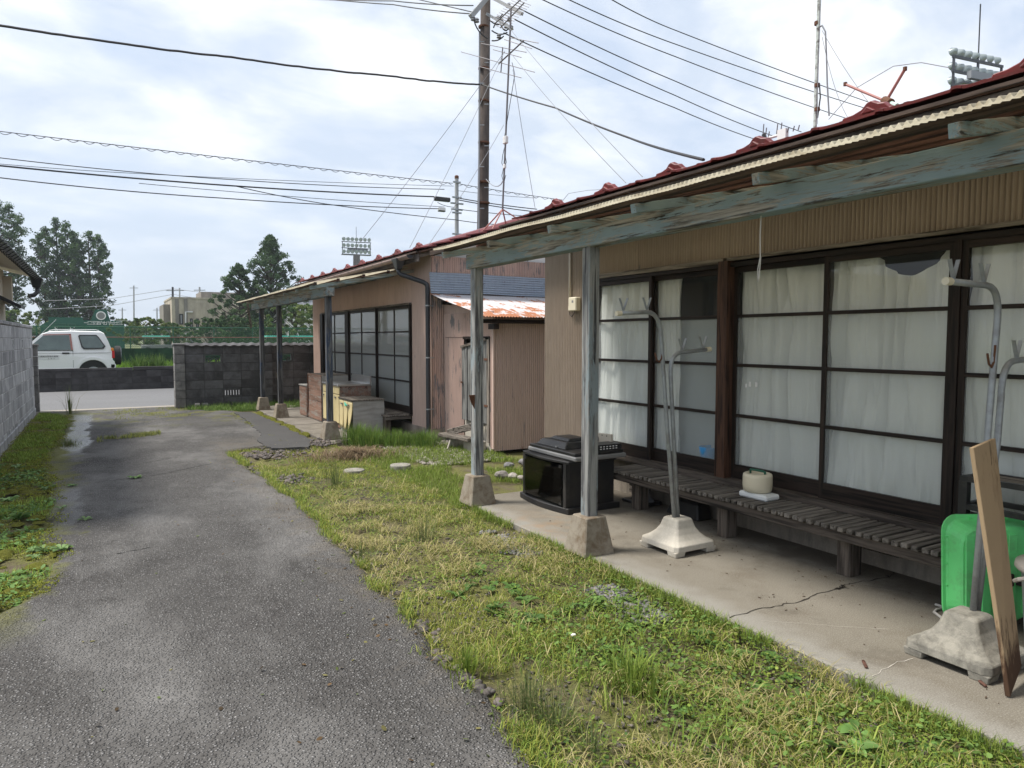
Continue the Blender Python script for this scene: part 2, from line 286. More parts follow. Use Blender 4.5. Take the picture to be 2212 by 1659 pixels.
def m_patch():
    t = T('fresh_asphalt'); v = t.geo(); n1 = t.noise(v, 90, 3, .6); c = t.mix(t.noise(v, 2, 5), (.045, .043, .043), (.08, .078, .077)); c = t.mix(t.ramp(n1, [(.55, 0), (.7, .5)]), c, (.16, .16, .16))
    t.bump(n1, .5, .005); return t.set(c, .85, spec=.25)
M['patch'] = m_patch()
def m_soil():
    t = T('yard_soil'); v = t.geo(); x, y, z = t.xyz(v); n1 = t.noise(v, 6, 7, .65); n2 = t.noise(v, 90, 4, .7)
    c = t.mix(t.ramp(n1, [(.3, 0), (.7, 1)]), (.085, .066, .045), (.165, .135, .10)); c = t.mix(t.ramp(n2, [(.5, 0), (.7, .5)]), c, (.23, .20, .16))
    gr = t.ramp(t.noise(v, 3.1, 8, .75), [(.38, 0), (.55, 1)]); c = t.mix(t.ma('MULTIPLY', gr, .8), c, t.mix(t.ramp(t.noise(v, 70, 5, .7), [(.35, 0), (.65, 1)]), (.075, .085, .025), (.24, .24, .075)))
    far = t.mr(y, 25.0, 25.6, 0, 1); c = t.mix(far, c, t.mix(t.noise(v, .5, 6, .65), (.09, .15, .03), (.17, .25, .05)))
    out = t.mr(y, 36, 60, 0, 1); c = t.mix(out, c, (.15, .17, .09))
    t.bump(t.ma('ADD', n2, n1), .9, .02); return t.set(c, .95, spec=.1)
M['soil'] = m_soil()
def m_moss():
    t = T('moss'); v = t.geo(); c = t.mix(t.noise(v, 7, 5, .6), (.045, .045, .014), (.135, .14, .02)); c = t.mix(t.ramp(t.noise(v, 120, 3), [(.45, 0), (.7, .6)]), c, (.22, .22, .045))
    t.bump(t.noise(v, 170, 3), 1, .01); return t.set(c, .95, spec=.1)
M['moss'] = m_moss()
def m_leaf(name, tl=.35, rough=.5):
    t = T(name); a = t.n('ShaderNodeVertexColor', layer_name='Col'); t.set(a.outputs[0], rough, spec=.14)
    tr = t.n('ShaderNodeBsdfTranslucent'); t.put(tr.inputs[0], a.outputs[0]); ms = t.n('ShaderNodeMixShader'); ms.inputs[0].default_value = tl
    t.t.links.new(t.p.outputs[0], ms.inputs[1]); t.t.links.new(tr.outputs[0], ms.inputs[2]); t.t.links.new(ms.outputs[0], t.out.inputs[0]); return t.m
M['leaf'] = m_leaf('leaf_green'); M['blade'] = m_leaf('grass_blade', .3, .6)
def m_glass(name, haze, tint=(.62, .66, .66), gl=.9, rough=.03):
    """window pane: clear share lets light through, the etched share scatters it, the surface reflects by angle"""
    t = T(name); tp = t.n('ShaderNodeBsdfTransparent'); tp.inputs[0].default_value = (.97, .98, .975, 1)
    df = t.n('ShaderNodeBsdfDiffuse'); v = t.geo(); c = t.mix(t.noise(v, 2.5, 4), tuple(q * .9 for q in tint), tint); t.put(df.inputs[0], c)
    tl = t.n('ShaderNodeBsdfTranslucent'); t.put(tl.inputs[0], c); m0 = t.n('ShaderNodeMixShader'); m0.inputs[0].default_value = .08
    t.t.links.new(df.outputs[0], m0.inputs[1]); t.t.links.new(tl.outputs[0], m0.inputs[2])
    m1 = t.n('ShaderNodeMixShader'); m1.inputs[0].default_value = haze; t.t.links.new(tp.outputs[0], m1.inputs[1]); t.t.links.new(m0.outputs[0], m1.inputs[2])
    g = t.n('ShaderNodeBsdfGlossy'); g.inputs['Roughness'].default_value = rough; fr = t.n('ShaderNodeFresnel'); fr.inputs[0].default_value = 1.5
    m2 = t.n('ShaderNodeMixShader'); bk = t.n('ShaderNodeNewGeometry').outputs['Backfacing']; t.put(m2.inputs[0], t.ma('MULTIPLY', t.ma('MULTIPLY', fr.outputs[0], gl), t.ma('SUBTRACT', 1, bk))); t.t.links.new(m1.outputs[0], m2.inputs[1]); t.t.links.new(g.outputs[0], m2.inputs[2])
    t.t.links.new(m2.outputs[0], t.out.inputs[0]); return t.m
M['clear'] = m_glass('clear_glass', .02, gl=1.2); M['frost'] = m_glass('frosted_glass', .16, (.74, .79, .80), gl=1.0, rough=.10); M['frost2'] = m_glass('frosted_glass_far', .45, (.62, .66, .67), 1.0, .05)
M['cglass'] = m_plain('car_window', (.10, .135, .125), .06, var=.5, scale=3.5, spec=.7)
M['smoke'] = m_glass('smoked_glass', .0, gl=1.0); M['cargl'] = m_glass('car_glass', .03, gl=1.0)
for nd in M['smoke'].node_tree.nodes:
    if nd.type == 'BSDF_TRANSPARENT': nd.inputs[0].default_value = (.36, .40, .39, 1)
for nd in M['cargl'].node_tree.nodes:
    if nd.type == 'BSDF_TRANSPARENT': nd.inputs[0].default_value = (.62, .72, .70, 1)
def m_curtain():
    t = T('curtain_cloth'); v = t.geo(); p = t.vmap(v, (1, 9, 9)); d = t.ma('ADD', t.vor(p, 1.0), t.ma('MULTIPLY', t.noise(v, 14, 3), .4))
    c = t.mix(t.noise(v, 1.6, 4), (.66, .66, .645), (.76, .76, .745)); ring = t.ramp(t.ma('ABSOLUTE', t.ma('SUBTRACT', d, .33)), [(.015, .16), (.05, 0)]); c = t.mix(ring, c, (.5, .48, .46))
    t.set(c, .9, spec=.1); return t.m
M['curtain'] = m_curtain()
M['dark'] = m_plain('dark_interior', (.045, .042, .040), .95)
M['white'] = m_plain('white_board', (.66, .66, .66), .6, var=.05)
M['whitepaint'] = m_plain('white_car_paint', (.80, .80, .79), .22, var=.02, spec=.5)
M['cream'] = m_plain('cream_plastic', (.66, .60, .46), .4, var=.06)
M['conduit'] = m_plain('ivory_conduit', (.55, .49, .40), .5, var=.06)
M['black'] = m_plain('black_plastic', (.018, .018, .019), .4, var=.3, dirt=((.10, .09, .08), 6, .35))
M['blackmat'] = m_plain('black_laminate', (.016, .016, .017), .5, var=.2, dirt=((.09, .07, .05), 4, .25))
M['silver'] = m_plain('grey_bezel', (.20, .20, .20), .4, var=.1)
M['steel'] = m_plain('galvanised_steel', (.33, .35, .37), .5, .55, .25, 30, dirt=((.16, .15, .14), 9, .6))
M['stain'] = m_plain('stainless_steel', (.55, .55, .55), .3, .9, .1)
M['rust'] = m_plain('rusted_iron', (.13, .06, .035), .85, .2, .4, 40, .4)
M['alu'] = m_plain('antenna_metal', (.17, .16, .17), .5, .5, .1)
M['wire'] = m_plain('cable_black', (.02, .02, .022), .6)
M['wireg'] = m_plain('cable_grey', (.22, .23, .25), .6)
M['green'] = m_plain('green_plastic', (.15, .68, .22), .40, var=.08, scale=5, dirt=((.13, .30, .12), 7, .5))
M['foam'] = m_plain('white_foam', (.74, .76, .76), .8, var=.04)
M['dgreen'] = m_plain('dark_green_plastic', (.01, .10, .06), .4)
M['bin'] = m_plain('grey_bin_plastic', (.22, .21, .22), .5, var=.06)
M['lid'] = m_plain('grey_lid_plastic', (.36, .32, .285), .5, var=.06)
M['yellow'] = m_plain('cream_cabinet_door', (.62, .52, .28), .55, var=.06, scale=4, dirt=((.4, .3, .15), 5, .3))
M['cloth'] = m_plain('peeling_vinyl', (.34, .33, .31), .6, var=.08, scale=3, dirt=((.2, .19, .17), 4, .4))
M['pipe'] = m_plain('black_downpipe', (.028, .030, .035), .38, var=.2)
M['gutter'] = m_plain('brown_gutter', (.26, .19, .165), .5, var=.2)
M['pole'] = m_concrete('brown_pole_concrete', (.070, .056, .050), (.105, .085, .075), (.045, .04, .04), 5, streak=True)
M['cpole'] = m_concrete('grey_pole_concrete', (.30, .31, .32), (.36, .37, .38), None, 3)
M['netgreen'] = m_plain('green_fence_paint', (.035, .115, .07), .5, var=.2)
M['gwall'] = m_concrete('green_painted_wall', (.022, .055, .032), (.035, .08, .045), (.015, .03, .02), 2.2)
M['board_g'] = m_plain('scoreboard_green', (.012, .085, .058), .6, var=.12, scale=1)
M['bldg'] = m_concrete('beige_render', (.42, .37, .29), (.52, .47, .38), (.24, .21, .18), .8, streak=True)
M['bldg_d'] = m_concrete('grey_render', (.22, .20, .18), (.30, .28, .25), (.14, .13, .12), .8, streak=True)
M['stucco'] = m_plain('cream_stucco', (.58, .52, .42), .85, var=.08, bump=.3)
M['bark'] = m_plain('bark', (.055, .042, .032), .95, var=.3, scale=20)
M['red'] = m_plain('tail_lamp_red', (.5, .012, .012), .2); M['amber'] = m_plain('lamp_amber', (.7, .22, .02), .2)
M['tyre'] = m_plain('tyre_rubber', (.02, .02, .02), .8); M['teal'] = m_plain('teal_cover', (.05, .38, .30), .5)
M['lampglass'] = m_plain('lamp_lens', (.30, .34, .34), .25, .3)
M['stone'] = m_concrete('river_stone', (.20, .18, .17), (.38, .35, .32), None, 9, jit=.45)
M['stoneg'] = m_concrete('gravel_stone', (.13, .13, .14), (.24, .23, .235), None, 14, jit=.4)
M['rope'] = m_plain('grey_rope', (.52, .50, .46), .9)
M['bluebasin'] = m_plain('blue_plastic', (.03, .25, .55), .5)
M['mint'] = m_plain('mint_string', (.10, .50, .36), .7)
M['ink'] = m_plain('black_lettering', (.03, .03, .03), .6); M['inkw'] = m_plain('white_lettering', (.75, .75, .75), .6)
M['hedge'] = m_leaf('hedge_leaf', .25)
M['redpaint'] = m_plain('faded_red_metal', (.36, .16, .14), .6, var=.2)
# ------------------------------------------------------------------ geometry helpers
class MB:
    def __init__(s): s.v = []; s.f = []
    def add(s, v, f):
        k = len(s.v); s.v += [tuple(q) for q in v]; s.f += [tuple(i + k for i in q) for q in f]; return s
    def box(s, x0, x1, y0, y1, z0, z1):
        v = [(x, y, z) for z in (z0, z1) for y in (y0, y1) for x in (x0, x1)]
        return s.add(v, [(0, 2, 3, 1), (4, 5, 7, 6), (0, 1, 5, 4), (2, 6, 7, 3), (0, 4, 6, 2), (1, 3, 7, 5)])
    def hexa(s, b, t):    # bottom 4 corners, top 4 corners, both counter-clockwise from above
        return s.add(list(b) + list(t), [(3, 2, 1, 0), (4, 5, 6, 7), (0, 1, 5, 4), (1, 2, 6, 5), (2, 3, 7, 6), (3, 0, 4, 7)])
    def bar(s, p, q, wd, ht, up=(0, 0, 1)):
        p = Vector(p); q = Vector(q); d = (q - p).normalized(); u = Vector(up); sd = d.cross(u)
        if sd.length < 1e-4: sd = d.cross(Vector((1, 0, 0)))
        sd.normalize(); u = sd.cross(d); a = sd * wd / 2; b = u * ht / 2
        return s.hexa([p - a - b, p + a - b, p + a + b, p - a + b], [q - a - b, q + a - b, q + a + b, q - a + b])
    def tube(s, pts, r, seg=8, cap=True):
        pts = [Vector(p) for p in pts]; rr = r if isinstance(r, (list, tuple)) else [r] * len(pts); rings = []
        n = None
        for i, p in enumerate(pts):
            d = (pts[min(i + 1, len(pts) - 1)] - pts[max(i - 1, 0)]).normalized()
            if n is None:
                n = d.cross(Vector((0, 0, 1)));  n = d.cross(Vector((1, 0, 0))) if n.length < 1e-3 else n
            else: n = n - d * n.dot(d)
            n.normalize(); b = d.cross(n); rings.append([p + (n * math.cos(2 * math.pi * k / seg) + b * math.sin(2 * math.pi * k / seg)) * rr[i] for k in range(seg)])
        v = [q for g in rings for q in g]; f = []
        for i in range(len(rings) - 1):
            for k in range(seg):
                k2 = (k + 1) % seg; f.append((i * seg + k, i * seg + k2, (i + 1) * seg + k2, (i + 1) * seg + k))
        if cap: f.append(tuple(range(seg - 1, -1, -1))); f.append(tuple((len(rings) - 1) * seg + k for k in range(seg)))
        return s.add(v, f)
    def lathe(s, c, prof, seg=20):    # prof: (r, z)
        c = Vector(c); v = []; f = []
        for r, z in prof:
            for k in range(seg): v.append(c + Vector((r * math.cos(2 * math.pi * k / seg), r * math.sin(2 * math.pi * k / seg), z)))
        for i in range(len(prof) - 1):
            for k in range(seg):
                k2 = (k + 1) % seg; f.append((i * seg + k, i * seg + k2, (i + 1) * seg + k2, (i + 1) * seg + k))
        f.append(tuple(range(seg - 1, -1, -1))); f.append(tuple((len(prof) - 1) * seg + k for k in range(seg)))
        return s.add(v, f)
    def prism(s, poly, d):            # poly: list of 3D points, d: extrusion vector
        poly = [Vector(p) for p in poly]; d = Vector(d); n = len(poly)
        f = [tuple(range(n - 1, -1, -1)), tuple(range(n, 2 * n))] + [(i, (i + 1) % n, n + (i + 1) % n, n + i) for i in range(n)]
        return s.add(poly + [p + d for p in poly], f)
    def grid(s, fn, nu, nv):
        v = [fn(i / nu, j / nv) for j in range(nv + 1) for i in range(nu + 1)]
        return s.add(v, [(j * (nu + 1) + i, j * (nu + 1) + i + 1, (j + 1) * (nu + 1) + i + 1, (j + 1) * (nu + 1) + i) for j in range(nv) for i in range(nu)])
    def mesh(s, name, mat, o=(0, 0, 0), smooth=False, bevel=0, solid=0):
        me = bpy.data.meshes.new(name); o = Vector(o)
        me.from_pydata([tuple(Vector(q) - o) for q in s.v], [], s.f); me.materials.append(M[mat] if isinstance(mat, str) else mat)
        b = bmesh.new(); b.from_mesh(me)
        bmesh.ops.recalc_face_normals(b, faces=b.faces)
        if bevel: bmesh.ops.bevel(b, geom=b.edges[:] + b.verts[:], offset=bevel, segments=1, affect='EDGES', clamp_overlap=True)
        if solid: bmesh.ops.solidify(b, geom=b.faces[:], thickness=solid)
        b.to_mesh(me); b.free()
        if smooth:
            for p in me.polygons: p.use_smooth = True
        me.update(); return me
ORI = {}
def tag(o, label=None, cat=None, group=None, kind=None):
    if label: o['label'] = label
    if cat: o['category'] = cat
    if group: o['group'] = group
    if kind: o['kind'] = kind
    return o
def thing(name, loc, label, cat, group=None):
    o = bpy.data.objects.new(name, None); COL.objects.link(o); o.location = loc; ORI[o.name] = Vector(loc); o.empty_display_size = .1
    return tag(o, label, cat, group)
def put(name, me, parent=None, loc=None, rot=None, scale=None):
    o = bpy.data.objects.new(name, me); COL.objects.link(o)
    pl = ORI[parent.name] if parent else Vector((0, 0, 0)); loc = Vector(loc if loc is not None else pl)
    o.location = loc - pl; ORI[o.name] = loc
    if parent: o.parent = parent
    if rot: o.rotation_euler = rot
    if scale: o.scale = scale
    return o
def part(name, mb, mat, parent=None, o=None, **k):
    """link a mesh whose vertices are given in world space"""
    if o is None: o = ORI[parent.name] if parent else (0, 0, 0)
    me = mb.mesh(name, mat, o, **k); return put(name, me, parent, o)
def solo(name, mb, mat, label=None, cat=None, group=None, kind=None, o=(0, 0, 0), **k):
    return tag(part(name, mb, mat, None, o, **k), label, cat, group, kind)
def B(*a): return MB().box(*a)
def corr(y0, y1, z0, z1, X, pitch=.032, amp=.0085, seg=8, axis='y'):
    """corrugated sheet facing -X (axis y) or -Y (axis x; then y0,y1 are X limits and X is the Y plane)"""
    n = max(2, int((y1 - y0) / pitch * seg)); mb = MB()
    def fn(u, v):
        a = y0 + (y1 - y0) * u; d = amp * math.cos(a / pitch * 2 * math.pi); z = z0 + (z1 - z0) * v
        return (X - d, a, z) if axis == 'y' else (a, X - d, z)
    return mb.grid(fn, n, 1)
def rawmesh(name, v, f, mat, col=None, parent=None, smooth=False):
    """numpy verts (n,3), faces (m,k); optional per-vertex colour"""
    me = bpy.data.meshes.new(name); n = len(v); m, k = f.shape
    me.vertices.add(n); me.vertices.foreach_set('co', v.astype(np.float32).ravel())
    me.loops.add(m * k); me.loops.foreach_set('vertex_index', f.astype(np.int32).ravel())
    me.polygons.add(m); me.polygons.foreach_set('loop_start', (np.arange(m) * k).astype(np.int32))
    me.update(calc_edges=True); me.materials.append(M[mat])
    if col is not None:
        a = me.color_attributes.new('Col', 'FLOAT_COLOR', 'POINT'); c4 = np.ones((n, 4), np.float32); c4[:, :3] = col; a.data.foreach_set('color', c4.ravel())
    me.validate(); return me
def text_mesh(body, size, mat, name, thick=.0):
    cu = bpy.data.curves.new(name, 'FONT'); cu.body = body; cu.size = size; cu.extrude = thick; cu.align_x = 'LEFT'; cu.resolution_u = 3
    ob = bpy.data.objects.new(name, cu); COL.objects.link(ob); dg = bpy.context.evaluated_depsgraph_get()
    me = bpy.data.meshes.new_from_object(ob.evaluated_get(dg)); bpy.data.objects.remove(ob); bpy.data.curves.remove(cu)
    me.materials.clear(); me.materials.append(M[mat]); me.name = name; return me
def fbm(x, y, s=1.0, o=4): return mnoise.fractal(Vector((x * s, y * s, 3.7)), 1.0, 2.0, o)
# ================================================================== the setting
def ground():
    xs = [-400, -120, -40, -12, -5, -2.5] + list(np.arange(-1.4, -.15, .07)) + [0, .5, 1.0] + list(np.arange(1.2, 3.2, .06)) + [4, 5.5, 8, 14, 30, 80, 200, 500]
    ys = [-60, -15, -4, 0] + list(np.arange(.8, 11.2, .07)) + list(np.arange(11.4, 18, .3)) + [18.6, 22, 25.05, 25.12, 26, 27.8, 28.6, 29.4, 29.9, 32, 40, 80, 200, 900]
    def z(x, y):
        base = -.045
        if y > 25.06: base = .15 if y < 27.85 else .15 + .4 * min(1, (y - 27.8) / 1.9)
        d = 0
        if y < 18 and -1.4 < x < 3.2: d = .03 * fbm(x, y, 1.6) + .014 * fbm(x, y, 9)
        if y < 18 and x > 2.6: d -= .01
        return base + d
    mb = MB(); nx, ny = len(xs), len(ys)
    mb.v = [(x, y, z(x, y)) for y in ys for x in xs]
    mb.f = [(j * nx + i, j * nx + i + 1, (j + 1) * nx + i + 1, (j + 1) * nx + i) for j in range(ny - 1) for i in range(nx - 1)]
    solo('ground', mb, 'soil', kind='structure', smooth=True)
ground()
RB = [(-3, 1.33), (2.08, 1.35), (2.6, 1.39), (3.2, 1.39), (3.9, 1.50), (4.4, 1.46), (5.0, 1.50), (6.1, 1.59), (7, 1.61), (8, 1.57), (9, 1.51), (10.1, 1.45), (10.5, 1.5), (10.75, 2.2), (11.2, 2.74), (13.4, 2.78), (15.4, 2.75), (16.2, 2.45), (16.8, 1.9), (17.3, 1.5), (17.95, 1.42)]
LB = [(-3, -1.1), (3.5, -1.1), (4.6, -.75), (5.2, -.42), (5.9, -.30), (6.6, -.48), (7.3, -.42), (8, -.5), (9, -.55), (10, -.66), (11.3, -.72), (12, -.62), (13, -.58), (15.5, -.6), (17.1, -.75), (17.95, -1.0)]
def interp(T_, y):
    for (a, b), (c, d) in zip(T_, T_[1:]):
        if a <= y <= c: return b + (d - b) * (y - a) / (c - a)
    return T_[-1][1]
def rbx(y): return interp(RB, y) + .05 * fbm(y, 1.3, 2.2) + .025 * fbm(y, 5, 11)
def lbx(y): return interp(LB, y) + .07 * fbm(y, 8.3, 2.0) + .03 * fbm(y, 4, 9)
def drive():
    mb = MB(); ys = np.arange(-3, 17.96, .07); n = 44
    us = [k / n for k in range(n + 1)]
    rows = []
    for y in ys:
        a, b = lbx(y), rbx(y); r = []
        for u in us:
            x = a + (b - a) * u; e = min(u, 1 - u) * (b - a)
            r.append((x, y, .006 + .012 * fbm(x, y, .7, 3) - (.022 * max(0, 1 - e / .09) ** 1.5)))
        r = [(a - .015, y, -.09)] + r + [(b + .015, y, -.09)]; rows.append(r)
    m = len(rows[0]); mb.v = [p for r in rows for p in r]
    mb.f = [(j * m + i, j * m + i + 1, (j + 1) * m + i + 1, (j + 1) * m + i) for j in range(len(rows) - 1) for i in range(m - 1)]
    solo('driveway', mb, 'asphalt', kind='structure', smooth=True)
drive()
mb = MB()
def dcrack(pts, w0):
    q = []
    for (a, b), (c, d) in zip(pts, pts[1:]):
        for k in range(14): u = k / 14; q.append((a + (c - a) * u, b + (d - b) * u + .05 * fbm(a + (c - a) * u, b, 5)))
    v = []
    for x, y in q: z = .0085 + .012 * fbm(x, y, .7, 3); ww = w0 * (.2 + 1.2 * abs(fbm(x, y, 7))); v += [(x, y - ww, z), (x, y + ww, z)]
    mb.add(v, [(2 * i, 2 * i + 1, 2 * i + 3, 2 * i + 2) for i in range(len(q) - 1)])
dcrack([(-.1, 8.75), (.3, 8.85), (.7, 9.1), (1.2, 9.5)], .014); dcrack([(0, 9.7), (.35, 9.85), (.75, 10.1)], .012); dcrack([(-.1, 12.2), (.4, 12.55), (.9, 12.9), (1.4, 12.95)], .02); dcrack([(.05, 5.75), (.28, 5.82)], .012)
dk_ = part('crack_fill', mb, m_plain('asphalt_crack', (.022, .021, .02), .95)); dk_.parent = bpy.data.objects['driveway']
def patch():
    P = [(2.02, 10.25), (2.50, 10.05), (2.72, 10.9), (2.74, 13.3), (2.68, 15.5), (2.38, 15.7), (2.30, 13.6), (2.20, 12.0), (1.98, 11.1)]
    Q = []
    for (a, b), (c, d) in zip(P, P[1:] + P[:1]):
        m = max(2, int(math.hypot(c - a, d - b) / .06))
        for k in range(m): u = k / m; x, y = a + (c - a) * u, b + (d - b) * u; Q.append((x + .05 * fbm(x, y, 4), y + .07 * fbm(y, x + 3, 4)))
    mb = MB(); mb.prism([(x, y, -.03) for x, y in Q], (0, 0, .052)); solo('asphalt_patch', mb, 'patch', kind='structure')
patch()
mb = MB(); mb.grid(lambda u, v: (-60 + 160 * u, 18.28 + 6.6 * v, -.01 + .02 * math.sin(v * 3.14)), 40, 6); solo('road', mb, 'road', kind='structure', smooth=True)
for nm, a, b in (('kerb', -60, -14), ('kerb', -14, -1.2)): pass
kb = tag(part('kerb', B(-60, 60, 17.97, 18.27, -.2, .004), 'kerb', bevel=.01), kind='structure')
mb = MB()
mb.box(2.965, 4.56, -1.2, 6.16, -.16, 0); solo('porch_slab', mb, 'slab', kind='structure', bevel=.008)
# cracks in the slab: thin sunken seams laid as dark fill slightly proud of the surface
mb = MB()
def crack(pts, w0):
    q = []
    for (a, b), (c, d) in zip(pts, pts[1:]):
        for k in range(6): u = k / 6; q.append((a + (c - a) * u + .012 * fbm(a + u, b + u * 3, 9), b + (d - b) * u + .02 * fbm(a + u * 2, b, 14)))
    q.append(pts[-1]); n = len(q)
    v = []; f = []
    for i, (x, y) in enumerate(q):
        ww = w0 * (.35 + abs(fbm(x, y, 12))) ; v += [(x, y - ww, .0022), (x, y + ww, .0022)]
    f = [(2 * i, 2 * i + 1, 2 * i + 3, 2 * i + 2) for i in range(n - 1)]; mb.add(v, f)
crack([(2.98, 2.74), (3.26, 2.74), (3.49, 2.70), (3.73, 2.74), (3.95, 2.73), (4.06, 2.76), (4.24, 2.72), (4.41, 2.70), (4.52, 2.74)], .006)
crack([(4.06, 2.76), (4.22, 2.52), (4.36, 2.33)], .003); crack([(3.9, 2.735), (3.97, 2.72), (4.0, 2.76)], .022)
crack([(4.38, 2.70), (4.42, 2.715)], .016); crack([(4.1, 2.75), (4.3, 3.05), (4.5, 3.4)], .002)
pr = bpy.data.objects['porch_slab']; o = part('crack_fill', mb, m_plain('crack_dirt', (.03, .025, .02), .95), None); o.parent = pr
mb = MB()
crack([(3.37, 1.94), (3.17, 1.94), (3.02, 1.92)], .003); crack([(3.1, 2.62), (3.35, 2.4), (3.6, 2.2)], .002); crack([(3.6, 2.74), (3.62, 2.55)], .002)
o = part('lime_seam', mb, m_plain('lime_seam', (.45, .42, .37), .95), None); o.parent = pr
mb = MB(); mb.box(2.93, 4.5, 10.56, 13.02, -.16, -.005); mb.box(2.93, 4.5, 13.05, 17.1, -.16, -.002); solo('far_porch_slab', mb, 'slab2', kind='structure', bevel=.01)

# ================================================================== block walls
def block_mesh(l, h, t, mat, nm='block'): return B(-l / 2, l / 2, -t / 2, t / 2, -h / 2, h / 2).mesh(nm, mat, bevel=.006)
def pierced_mesh(mat, style):
    mb = MB(); l, h, t = .39, .19, .12
    mb.box(-l / 2, l / 2, -t / 2, t / 2, h / 2 - .022, h / 2); mb.box(-l / 2, l / 2, -t / 2, t / 2, -h / 2, -h / 2 + .022)
    mb.box(-l / 2, -l / 2 + .03, -t / 2, t / 2, -h / 2 + .022, h / 2 - .022); mb.box(l / 2 - .03, l / 2, -t / 2, t / 2, -h / 2 + .022, h / 2 - .022)
    if style == 'fan':
        for r, cx in ((.125, 0), (.07, 0), (.085, -.15), (.085, .15)):
            pts = [(cx + r * math.cos(a), 0, -.075 + r * math.sin(a) * .95) for a in np.linspace(0, math.pi, 11)]
            pts = [p for p in pts if abs(p[0]) < .175]; mb.tube(pts, .013, 6)
    else:
        for sx in (-1, 1):
            mb.prism([(sx * .165, -t / 2, .073), (sx * .05, -t / 2, .073), (sx * .105, -t / 2, 0), (sx * .05, -t / 2, -.073), (sx * .165, -t / 2, -.073)], (0, t, 0))
        mb.prism([(0, -t / 2, .05), (.04, -t / 2, 0), (0, -t / 2, -.05), (-.04, -t / 2, 0)], (0, t, 0))
    return mb.mesh('pierced_block', mat)
def block_wall(name, label, org, along, n, rows, mats, pierced=(), style='hour', skip=(), vent=(), cap=True, thick=.12, h0=0.0):
    """org: lower near corner; along 'x' or 'y'"""
    t = thing(name, org, label, 'wall'); bm_, mm = mats; rot = (0, 0, 0) if along == 'x' else (0, 0, R(90))
    full = block_mesh(.392, .192, thick, bm_); half = block_mesh(.192, .192, thick, bm_); pm = pierced_mesh(bm_, style)
    vm = MB()
    for k in range(7): vm.box(-.195 + k * .06, -.195 + k * .06 + .03, -.06, .06, -.06, .06)
    vm.box(-.195, .195, -.06, .06, .06, .096); vm.box(-.195, .195, -.06, .06, -.096, -.06); vmesh = vm.mesh('vent_block', bm_)
    def P(a, z): return (org[0] + a, org[1], org[2] + z) if along == 'x' else (org[0], org[1] + a, org[2] + z)
    core = MB()
    for r in range(rows):
        z = h0 + .1 + r * .2; segs = [[0, n * .4]]
        for (c, rr) in list(pierced) + list(vent):
            if rr == r: s = segs.pop(); segs += [[s[0], c * .4 + .002], [c * .4 + .398, s[1]]]
        for a, b in segs:
            if b - a < .01: continue
            if along == 'x': core.box(org[0] + a + .002, org[0] + b - .002, org[1] - thick / 2 + .006, org[1] + thick / 2 - .006, org[2] + z - .1, org[2] + z + .1)
            else: core.box(org[0] - thick / 2 + .006, org[0] + thick / 2 - .006, org[1] + a + .002, org[1] + b - .002, org[2] + z - .1, org[2] + z + .1)
        for c in range(n):
            if (c, r) in skip: continue
            me = pm if (c, r) in pierced else vmesh if (c, r) in vent else full
            put('block', me, t, P(c * .4 + .2, z), rot)
    part('mortar', core, mm, t)
    return t
lw = block_wall('block_wall', 'pale grey concrete block wall running along the left of the driveway', (-1.31, 9.6, -.04), 'y', 21, 9, ('block', 'mortar'), pierced=[(c, 7) for c in (11, 15, 19)])
cop = B(-.075, .075, -.2, .2, 0, .06).mesh('coping_block', 'block', bevel=.012)
for k in range(21): put('coping_block', cop, lw, (-1.31, 9.6 + .2 + k * .4, 1.765))
part('footing', B(-1.39, -1.235, 9.6, 18.0, -.2, .10), 'block', lw, bevel=.01)
gp = thing('gate_pillar', (-1.27, 18.12, -.02), 'low grey block pillar closing the end of the left block wall', 'pillar')
pbm = block_mesh(.19, .192, .19, 'pillar')
for k in range(7): put('block', pbm, gp, (-1.27, 18.12, .08 + .2 * k), (0, 0, random.choice((0, 1.5708))))
part('cap', B(-1.385, -1.155, 18.0, 18.24, 1.38, 1.44), 'pillar', gp, bevel=.01)
rw = block_wall('block_wall', 'sooty black block wall with a wavy coping behind the far porch posts', (1.62, 17.62, 0), 'x', 9, 7, ('dblock', 'dmortar'), pierced=[(1, 5), (5, 5)], style='fan', vent=[(2, 1)])
def coping_piece():
    mb = MB(); mb.grid(lambda u, v: (-.2 + .4 * u, -.11 + .22 * v, .055 - .06 * abs(v - .5) * 2 + .012 * math.sin(u * 4 * math.pi)), 12, 4); return mb.mesh('coping', 'dblock', solid=.03)
cpm = coping_piece()
for k in range(9): put('coping', cpm, rw, (1.62 + .2 + .4 * k, 17.62, 1.405))
put('end_block', block_mesh(.2, 1.4, .30, 'pillar', 'pillar'), rw, (1.555 - .04, 17.66, .70)); bpy.data.objects
for k in range(7): put('pillar_block', block_mesh(.21, .19, .32, 'pillar') if k == 0 else bpy.data.objects['pillar_block'].data, rw, (1.51, 17.655, .1 + .2 * k))
for k in range(7): put('pier_block', block_mesh(.19, .192, .2, 'dblock') if k == 0 else bpy.data.objects['pier_block'].data, rw, (3.41, 17.53, .1 + .2 * k))
put('pillar_cap', B(-.13, .13, -.18, .18, 0, .05).mesh('pillar_cap', 'pillar', bevel=.015), rw, (1.51, 17.655, 1.40))
fw = block_wall('roadside_wall', 'low sooty block wall on the far side of the road', (-8.4, 25.0, -.02), 'x', 62, 3, ('dblock2', 'dblock2'), thick=.12)
part('cap', B(-8.4, .83, 24.93, 25.07, .582, .665), 'dblock2', fw, bevel=.01); part('cap', B(.84, 16.4, 24.92, 25.08, .582, .69), 'dblock2', fw, bevel=.01)

